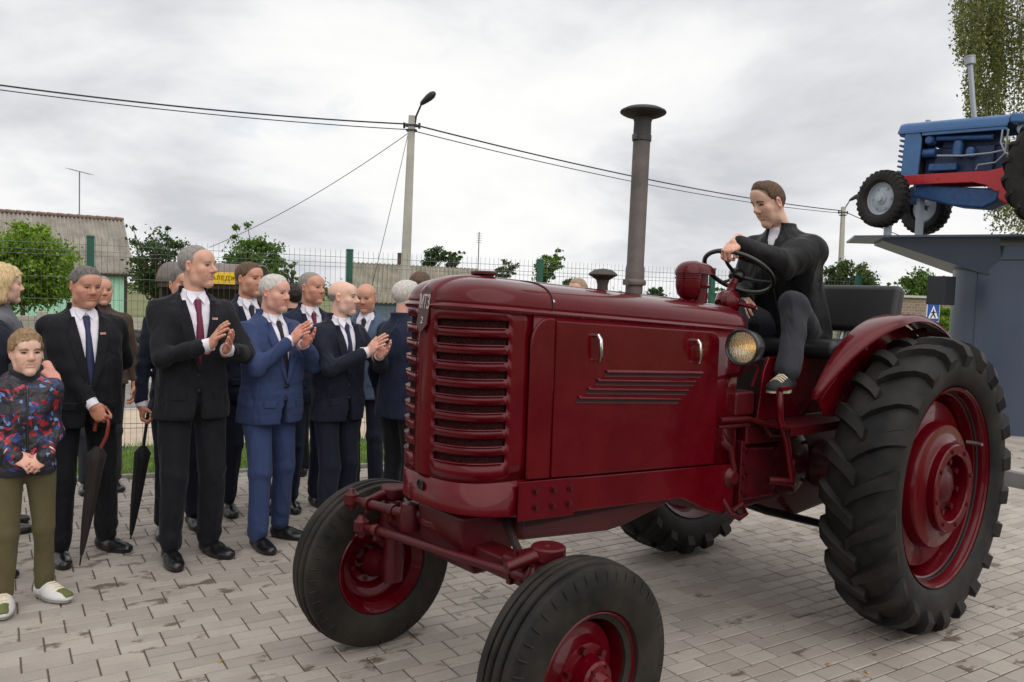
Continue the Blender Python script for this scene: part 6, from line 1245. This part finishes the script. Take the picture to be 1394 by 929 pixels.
    # ---- shoes
    for i, s in enumerate((1, -1)):
        a_ = np.array(legs[s][2]); ya = fy[i]; sh = P.get('shoe', 'dress'); fs = P.get('foot', 1.0)
        v = Vol((-.07, -.12, -.01), (.07, .24, .14), .0062); v.cap((0, -.035, .040), (0, .06, .036), .037, .038, .03); v.cap((0, .05, .034), (.004, .165, .024), .042, .030, .03); v.ell((0, .10, .022), (.049, .085, .03), .02); v.cap((0, -.03, .05), (0, -.012, .11), .036, .042, .03)
        X, Y, Z = v.ax[0][:, None, None], v.ax[1][None, :, None], v.ax[2][None, None, :]; v.F = np.maximum(v.F, .012 - Z).astype(np.float32); V, Q = v.mesh()
        pit = P.get('foot_pitch', (0, 0))[i]; cy, sy, cp_, sp_ = math.cos(ya), math.sin(ya), math.cos(pit), math.sin(pit)
        def place(V):
            V = np.array(V, float) * fs * [s * -1 * -1, 1, 1]; V[:, 2] -= .06; y, z = V[:, 1] * cp_ - V[:, 2] * sp_, V[:, 1] * sp_ + V[:, 2] * cp_; x = V[:, 0]; o = np.stack([x * cy - y * -sy * -1 * -1, x * -sy * -1 * -1 + y * cy, z], 1)
            o = np.stack([x * cy + y * sy, -x * sy + y * cy, z], 1); o += [a_[0], a_[1] + .012, (.06 * fs if not seated else a_[2] - .03)]; return o * sc_ if not seated else xf(o)
        ms = P.get('mshoe', M_SHOE); so_ = np_mesh('shoe', place(V), Q, ms, t)
        b = MB(); n = 20; ring = []
        for k in range(n): a = 2 * math.pi * k / n; y = math.cos(a); yy = .057 + .128 * y; xx = math.sin(a) * (.036 + .012 * (1 if y > -.3 else .4) + .006 * y); ring.append((xx, yy))
        hs = .014 if sh == 'dress' else .03
        vs = [(x, y, .0) for x, y in ring] + [(x * 1.02, y + .001 * (y - .05), hs) for x, y in ring]; b.add(place(vs), [tuple(range(n - 1, -1, -1)), tuple(range(n, 2 * n))] + [(k, (k + 1) % n, n + (k + 1) % n, n + k) for k in range(n)]); b.build('sole', P.get('msole', M_BLACKM), so_)
        if sh == 'sneaker':
            for q in range(4):
                y, z = .052 + .022 * q, .084 - .007 * q; b = MB(); b.tube(place([(-.03, y - .006, z - .012), (-.012, y, z + .003), (.012, y + .006, z + .003), (.03, y, z - .012)]), .0045, 5); b.build('lace', mat('cream_lace', s2l(222, 208, 178), .8), so_)
            if P.get('patch'):
                v2 = Vol((-.07, .08, -.0), (.07, .24, .09), .0062); v2.cap((0, .05, .036), (.004, .166, .026), .0425, .0305, .03); X, Y, Z = v2.ax[0][:, None, None], v2.ax[1][None, :, None], v2.ax[2][None, None, :]; v2.F = np.maximum(np.maximum(v2.F - .0015, .115 - Y), .03 - Z).astype(np.float32); V2, Q2 = v2.mesh(); np_mesh('toe_cap', place(V2), Q2, P['patch'], so_)
                v2 = Vol((-.07, -.12, -.0), (.07, .06, .14), .0062); v2.cap((0, -.035, .040), (0, .06, .036), .039, .04, .03); v2.cap((0, -.03, .05), (0, -.012, .11), .038, .044, .03); X, Y, Z = v2.ax[0][:, None, None], v2.ax[1][None, :, None], v2.ax[2][None, None, :]; v2.F = np.maximum(np.maximum(v2.F, Y + .035), .03 - Z).astype(np.float32); V2, Q2 = v2.mesh(); np_mesh('heel_counter', place(V2), Q2, P['patch'], so_)
    # ---- body: head, neck, hands and the figure inside the clothes, one skin
    base = SKIN[P.get('skin', 'mid')]; V, Q = head_vol(P, rs); C = head_tint(V, base, P); hs = P.get('head', .96); hy, hp, hr = P.get('hyaw', 0.0), P.get('hpitch', 0.0), P.get('hroll', 0.0)
    HM = np.array(Matrix.Rotation(R(hy), 3, 'Z') @ Matrix.Rotation(R(hp), 3, 'X') @ Matrix.Rotation(R(hr), 3, 'Y'))
    piv = np.array([0, -.03, -.10]); hc = np.array([0, .018, 1.75 - .118 * hs])
    def hx(V): return xf(((np.asarray(V, float) * hs - piv) @ HM.T) + piv + hc)
    parts = [(hx(V), Q, C)]
    sk = np.array(s2l(*base)); hsz = P.get('hand_size', 1.0)
    for s, key in ((1, 'r'), (-1, 'l')):
        S0, E, W = arms[s]; fd = np.array(P.get(key + 'f', tuple((W - E) / np.linalg.norm(W - E))), float); fd /= np.linalg.norm(fd); pn = np.array(P.get(key + 'p', (-s, .1, 0)), float); pn -= fd * (pn @ fd); pn /= np.linalg.norm(pn); xx = np.cross(pn, fd)
        Vh, Qh = hand_mesh(P.get(key + 'pose', 'relax')); Vh = Vh * hsz
        if s < 0: Vh = Vh * [-1, 1, 1]; Qh = Qh[:, ::-1]
        Wp = xf(Vh @ np.stack([xx, pn, fd]) + W); tint = np.tile(sk * [1, .86, .84], (len(Wp), 1)); parts.append((Wp, Qh, tint))
        if kind in ('suit',):
            d = (W - E) / np.linalg.norm(W - E); b = MB(); c0, c1 = xf([W - d * .03, W + d * .012]); b.cyl(c0, c1, .037 * sc_, .035 * sc_, 16); b.build('cuff', P.get('mshirt', F_SHIRT), jo)
        if kind == 'bomber': d = (W - E) / np.linalg.norm(W - E); b = MB(); c0, c1 = xf([W - d * .06, W + d * .004]); b.cyl(c0, c1, .044 * sc_, .038 * sc_, 18); b.build('cuff', P.get('mcollar', m_top), jo)
    v = Vol((-.2, -.16, .9), (.2, .2, 1.5), .03); v.put(lambda X, Y, Z: np.maximum(tors(X, Y, Z, -.05), 1.02 - Z), (-.2, -.15, 1.02), (.2, .15, 1.46), 0)
    V, Q = v.mesh(); parts.append((xf(V), Q, np.tile(sk, (len(V), 1)))); n = 0; VV, QQ, CC = [], [], []
    for V, Q, C in parts: VV.append(V); QQ.append(Q + n); CC.append(C); n += len(V)
    bo_ = np_mesh('body', np.concatenate(VV), np.concatenate(QQ), M_SKIN, t, colors=np.concatenate(CC))
    V, Q = hair_vol(P, rs, seed); ho = np_mesh('hair', hx(V), Q, HAIR[P.get('hair_col', 'brown')], t)
    lid = min(.75, P.get('eyes', .5) * 1.5)
    for s in (1, -1):
        n_, m_ = 8, 12; pts = []; o = np.array([s * .0305, .0715, .0045]); r = .0128
        b = MB(); rr = [[o + r * np.array([math.sin(a) * math.cos(c), math.cos(a), math.sin(a) * math.sin(c) * lid]) for c in np.linspace(0, 2 * math.pi, m_, endpoint=False)] for a in np.linspace(.05, 1.5, n_)]; b.grid([[tuple(p) for p in hx(r_)] for r_ in rr], wrap=True); b.build('eye', M_EYE, bo_)
        gz = P.get('gaze', 0.0) * .006; b = MB(); rr = [[o + [gz, .0012, -.0005] + .0128 * np.array([math.sin(a) * math.cos(c), math.cos(a), math.sin(a) * math.sin(c) * min(1, lid * 1.5)]) for c in np.linspace(0, 2 * math.pi, m_, endpoint=False)] for a in np.linspace(.05, .50, 4)]; b.grid([[tuple(p) for p in hx(r_)] for r_ in rr], wrap=True); b.build('iris', M_IRIS, bo_)
        b = MB(); pb = [(s * .012, .0925, .0215), (s * .026, .0925, .0265), (s * .040, .0865, .0250), (s * .051, .0745, .0185)]; b.tube([tuple(p) for p in hx(pb)], [.0042 * hs, .0052 * hs, .0046 * hs, .0024 * hs], 6); b.build('eyebrow', HAIR[P.get('brow', P.get('hair_col', 'brown'))], bo_)
        b = MB(); pb = [(s * .0165, .0815, .0060), (s * .024, .0845, .0095), (s * .033, .0845, .0098), (s * .0455, .0765, .0050)]; b.tube([tuple(p) for p in hx(pb)], .0030 * hs, 6); b.build('eyelid', M_SKIN if False else mat('lash_line', s2l(70, 44, 38), .6), bo_)
    MW = Matrix.Translation(Vector(pos)) @ Matrix.Rotation(R(face - 90), 4, 'Z')
    def grip(s):
        S0, E, W = arms[s]; key = 'r' if s > 0 else 'l'; fd = np.array(P.get(key + 'f', tuple(W - E)), float); fd /= np.linalg.norm(fd); pn = np.array(P.get(key + 'p', (-s, .1, 0)), float); pn -= fd * (pn @ fd); pn /= np.linalg.norm(pn)
        return MW @ Vector(xf([W + fd * .085 + pn * .030])[0])
    return t, grip
T_BURG = fabric('burgundy_tie', s2l(104, 36, 62), .5, .1); T_NAVY = fabric('navy_tie', s2l(40, 44, 78), .5, .1); T_BLK = fabric('black_tie', s2l(30, 30, 40), .5, .1)
def foot(px_, depth): p = at(px_, 400, depth); return (p.x, p.y, 0.0)
CL = dict(rpose='flat', lpose='flat')
def clap(y, z, x=0.0, spread=.03):
    """hands brought together in front of the chest, left palm up under the right"""
    return dict(rh=(x + spread + .022, y - .10, z - .075), lh=(x - spread - .004, y - .085, z - .10), rf=(-.16, .74, .62), lf=(.10, .86, .42), rp=(-.90, .05, -.25), lp=(.85, -.05, .45), rh_pole=(.75, -.45, -.6), lh_pole=(-.75, -.45, -.6), rpose='flat', lpose='flat')
person('tall grey cropped man in black suit and burgundy tie clapping', (-1.885, 4.80, 0), -52, 1.86, seed=1, mtop=F_BLACK, tie=T_BURG, hair='receding', hair_col='grey', hyaw=42, hpitch=2, skin='mid', pin=True, girth=1.04, nose=1.25, hw=.96, full=.95, step=(.05, .0), feet_yaw=(.05, -.35), stance=.115, eyes=.38, **clap(.40, 1.30, -.05))
_, g1 = person('stocky man in dark suit and blue tie holding an umbrella', (-2.535, 4.80, 0), -50, 1.72, seed=2, mtop=F_BLACK, tie=T_NAVY, hair='short', hair_col='saltpepper', hyaw=12, hpitch=-9, skin='tan', pin=True, girth=1.13, belly=.5, hw=1.08, full=1.07, jaw=1.06, neck=1.12, chin2=1, zv=1.02, eyes=.3, stance=.14, feet_yaw=(.0, -.55), step=(.1, .0),
       rh=(-.02, .27, .90), rpose='grip', rf=(-.45, .35, -.85), rp=(-.5, -.4, -.3), lh=(-.10, -.17, .96), lf=(.8, -.1, -.5))
person('white haired man in mid blue suit clapping near his chin', (-1.53, 5.15, 0), -38, 1.71, seed=3, mtop=F_BLUE, tie=T_BLK, hair='short', hair_col='white', brow='grey', hyaw=18, hpitch=-3, skin='pink', girth=1.10, belly=.3, hw=1.04, full=1.10, neck=1.1, eyes=.4, step=(.1, .0), feet_yaw=(.1, -.4), stance=.12, **clap(.36, 1.42, -.02))
person('bald man in dark navy suit with white name badge clapping', foot(463, 5.4), -40, 1.69, seed=4, mtop=F_NAVY, tie=T_NAVY, hair='bald', hair_col='grey', brow='sand', hyaw=34, hpitch=0, skin='pale', badge=True, nose=1.2, hw=.98, eyes=.4, step=(.05, .0), **clap(.42, 1.36, -.04))
person('dark haired man in navy suit behind the tall clapping man', foot(336, 5.85), -48, 1.80, seed=5, mtop=F_NAVY, tie=T_BLK, hair='short', hair_col='brown', hyaw=22, skin='tan', hw=1.04, full=1.06, eyes=.4, step=(.0, .1))
_, g2 = person('grey man in suit with umbrella, hidden behind the tall clapping man', (foot(246, 5.36)), -58, 1.74, seed=6, mtop=F_NAVY, tie=T_NAVY, hair='short', hair_col='saltpepper', skin='tan', rh=(.245, .10, .86), rpose='grip', rf=(0, .25, -1), rp=(-1, .2, 0), hyaw=15, step=(.1, .0))
person('balding man in navy suit and burgundy tie behind white haired man', foot(421, 6.0), -50, 1.75, seed=7, mtop=F_NAVY2, tie=T_BURG, hair='receding', hair_col='grey', hyaw=24, skin='tan', hw=1.03, full=1.04, eyes=.4)
person('dark haired person almost hidden between two men in suits', foot(401, 7.0), 120, 1.66, seed=8, mtop=F_BLACK, hair='full', hair_col='dark', detail=0)
person('balding man in slate blue jacket facing the photographer', foot(500, 6.5), -97, 1.69, seed=9, mtop=F_SLATE, mleg=F_NAVY, tie=T_BLK, hair='fringe', hair_col='grey', skin='tan', hpitch=-10, hw=1.04, full=1.08, eyes=.35)
person('white haired man in navy suit with his back turned beside the grille', foot(551, 5.55), 48, 1.705, seed=10, mtop=F_NAVY2, mleg=F_BLACK, hair='short', hair_col='white', skin='pink', hyaw=-18, girth=1.08)
person('brown haired person whose crown shows over the nose of the hood', foot(571, 6.9), 75, 1.795, seed=12, mtop=F_BLACK, hair='full', hair_col='brown', hw=1.1, detail=0)
person('light brown haired person whose crown shows beside the breather cap', foot(787, 7.6), -120, 1.80, seed=13, mtop=F_GREY, mleg=F_JEAN, top='knit', hair='full', hair_col='light', detail=0)
person('person in brown jacket partly hidden behind the stocky man', foot(138, 6.3), -55, 1.67, seed=14, mtop=F_BROWN, mleg=F_JEAN, top='knit', hair='receding', hair_col='grey', skin='tan', hyaw=5, girth=1.05)
person('blonde woman in grey knit top turned away beside the boy', foot(2, 5.2), 35, 1.70, seed=15, mtop=F_GREY, mleg=F_BLACK, top='knit', hair='bob', hair_col='blond', skin='pale', girth=.95, hyaw=0)
def boy_mat():
    m = bpy.data.materials.new('printed_nylon'); m.use_nodes = True; t = m.node_tree; b = t.nodes['Principled BSDF']; b.inputs['Roughness'].default_value = .5
    co = N(t, 'ShaderNodeTexCoord'); nz = N(t, 'ShaderNodeTexNoise', Scale=14.0, Detail=3.0); L_(t, co.outputs['Object'], nz.inputs['Vector']); ad = N(t, 'ShaderNodeVectorMath', operation='SCALE'); L_(t, nz.outputs['Color'], ad.inputs[0]); ad.inputs['Scale'].default_value = .12
    av = N(t, 'ShaderNodeVectorMath', operation='ADD'); L_(t, co.outputs['Object'], av.inputs[0]); L_(t, ad.outputs[0], av.inputs[1]); v = N(t, 'ShaderNodeTexVoronoi', Scale=46.0); L_(t, av.outputs[0], v.inputs['Vector'])
    sp_ = N(t, 'ShaderNodeSeparateColor'); L_(t, v.outputs['Color'], sp_.inputs[0]); r = ramp(t, sp_.outputs[0], [(0, s2l(30, 30, 38)), (.42, s2l(54, 48, 50)), (.62, s2l(40, 62, 120)), (.72, s2l(104, 138, 190)), (.78, s2l(150, 28, 44)), (.86, s2l(190, 56, 84)), (.90, s2l(36, 38, 62))], 'CONSTANT'); L_(t, r.outputs[0], b.inputs['Base Color'])
    n2 = N(t, 'ShaderNodeTexNoise', Scale=16.0, Detail=3.0, Distortion=.6); L_(t, co.outputs['Object'], n2.inputs['Vector']); bp = N(t, 'ShaderNodeBump'); bp.inputs['Strength'].default_value = .8; bp.inputs['Distance'].default_value = .025; L_(t, n2.outputs['Fac'], bp.inputs['Height']); L_(t, bp.outputs[0], b.inputs['Normal']); return m
person('fair haired boy in red and blue patterned jacket and olive trousers', (-2.41, 4.02, 0), -52, 1.375, seed=16, top='boy', hem=.87, mtop=boy_mat(), mcollar=fabric('dark_rib', s2l(40, 42, 50)), mleg=F_OLIVE, hair='boy', hair_col='sand', skin='pale', head=1.13, stubble=0, hyaw=8, nose=.9, hw=.95, jaw=.88, full=.95, girth=.88, puff=.008, leg_w=1.02, foot=1.2, hand_size=1.0, shoe='sneaker', mshoe=mat('sneaker_white', s2l(212, 210, 208), .7), msole=mat('sneaker_sole', s2l(150, 150, 146), .7), patch=mat('sneaker_olive', s2l(96, 104, 56), .85), stance=.12, feet_yaw=(.1, -.5), step=(.05, -.02), eyes=.3,
       rh=(.075, .17, 1.0), lh=(-.085, .20, .99), rf=(-.75, .5, -.55), lf=(.75, .35, -.6), rp=(-.3, -.6, -.6), lp=(.2, -.75, -.4), rpose='relax', lpose='hook', rh_pole=(.25, -.7, -.6), lh_pole=(-.25, -.7, -.6))
person('person in navy jacket standing behind the boy with hands on his shoulders', (-2.85, 4.28, 0), -18, 1.70, seed=17, mtop=F_NAVY, top='knit', hair='full', hair_col='dark', skin='pink', rh=(.125, .29, 1.17), lh=(-.08, .46, 1.20), rf=(.6, .72, -.45), lf=(.385, .76, -.45), rp=(0, -.3, -.9), lp=(0, -.3, -.9), rpose='relax', lpose='relax', rh_pole=(.6, -.3, -.8), lh_pole=(-.6, -.3, -.8))
# driver, in the tractor's seat
TM = Matrix.Translation((-0.1749, 3.199, 0)) @ Matrix.Rotation(math.pi + .6921, 4, 'Z'); HD = 1.75; sD = HD / 1.75
hipT = Vector((-2.30, .02, 1.465)); base = TM @ Vector((hipT.x, hipT.y, hipT.z - .91 * sD)); LEAN = .36
def dl_(x, y, z, lean=True):        # tractor coordinates -> the driver's own (before lean and scale)
    v = np.array([-(y - hipT.y), x - hipT.x, z - hipT.z]) / sD + [0, 0, .91]
    if lean: v[1] -= LEAN * max(0, v[2] - .93)
    return tuple(v)
person('young driver in black bomber jacket sitting on the red tractor steering', tuple(base), math.degrees(math.pi + .6921), HD, group='people on the tractor', seed=18, top='bomber', hem=.90, mtop=F_BOMB, mleg=F_JEAN, hair='crew', hair_col='brown', girth=1.07, skin='pale', stubble=.05, hyaw=-18, hpitch=-14, nose=1.15, hw=.94, full=.94, neck=.95, lean=LEAN, eyes=.22, shoe='sneaker', mshoe=mat('canvas_black', s2l(34, 34, 36), .85), msole=mat('cream_sole', s2l(196, 186, 160), .8), puff=.019, mcollar=fabric('black_rib', s2l(16, 16, 18), .9),
       legs={-1: (dl_(-2.28, .11, 1.46, False), dl_(-1.89, .26, 1.63), dl_(-1.735, .335, 1.29)), 1: (dl_(-2.28, -.09, 1.46, False), dl_(-1.90, -.10, 1.60), dl_(-1.62, .0, 1.24))}, feet_yaw=(.1, -.2), foot_pitch=(-.2, .05), leg_w=1.04,
       lh=dl_(-1.665, .045, 1.945), rh=dl_(-1.96, -.10, 1.66), lpose='grip', rpose='relax', lf=(.05, .75, -.45), lp=(.1, -.45, -.85), rf=(-.4, .7, -.3), rp=(-.2, -.2, -.9), lh_pole=(-.3, -.2, -1), rh_pole=(.6, -.3, -.7))
# umbrellas held by two of the men
def umbrella(label, hand, tip, mh, mc, hook):
    hand, tip = Vector(hand), Vector(tip); t = thing('umbrella', label, 'umbrella', tip, 0, 'folded umbrellas'); ax = (hand - tip); L = ax.length; ax.normalize(); h = ax * L
    side_ = Vector((1, -.3, 0)).normalized(); b = MB()
    h2 = h + side_ * .045 - ax * .045; pts = [h2 - ax * .18, h2] + [h2 + ax * (.045 * math.sin(a)) - side_ * (.045 - .045 * math.cos(a)) for a in [math.pi * k / 8 for k in range(1, 9)]] + [h2 - side_ * .09 - ax * .04]
    if not hook: pts = [h - ax * .2, h + ax * .05]
    if hook: pts[0] = h - ax * .22; pts.insert(1, h2 - ax * .06)
    b.tube(pts, .0105, 10); b.build('handle', mh, t)
    b = MB(); rows = []; L2 = L - .17
    for k in range(15):
        s = k / 14; r = np.interp(s, [0, .06, .3, .75, .93, 1.0], [.008, .013, .026, .040, .046, .018]); row = []
        for i in range(24): a = 2 * math.pi * i / 24; rr = r * (1 + .13 * math.sin(8 * a + 3 * s)); u = ax.orthogonal().normalized(); w = ax.cross(u); row.append(ax * (.06 + (L2 - .06) * s) + (u * math.cos(a) + w * math.sin(a)) * rr)
        rows.append(row)
    b.grid(rows, wrap=True); b.build('canopy', mc, t, sharp=80); b = MB(); b.tube([Vector((0, 0, 0)), ax * .07], [.004, .006], 8); b.build('tip', M_BLACKM, t)
    b = MB(); b.lathe([(.028, -.012), (.03, 0), (.028, .012)], ax * (L2 * .72), ax, 20); b.build('strap', mc, t); return t
M_UMB = fabric('umbrella_brown_black', s2l(46, 38, 38), .6, .4); M_UMB2 = fabric('umbrella_black', s2l(26, 26, 30), .6, .4)
u1 = g1(1); umbrella('dark folded umbrella with curved reddish wooden handle', u1, (u1.x - .10, u1.y - .06, .004), mat('red_wood', s2l(132, 44, 34), .35, coat=.4), M_UMB, True)
u2 = g2(1) + Vector((0, 0, -.01)); umbrella('black folded umbrella with straight handle held low', u2, u2 + Vector((-.09, -.03, -.80)), M_BLACKM, M_UMB2, False)
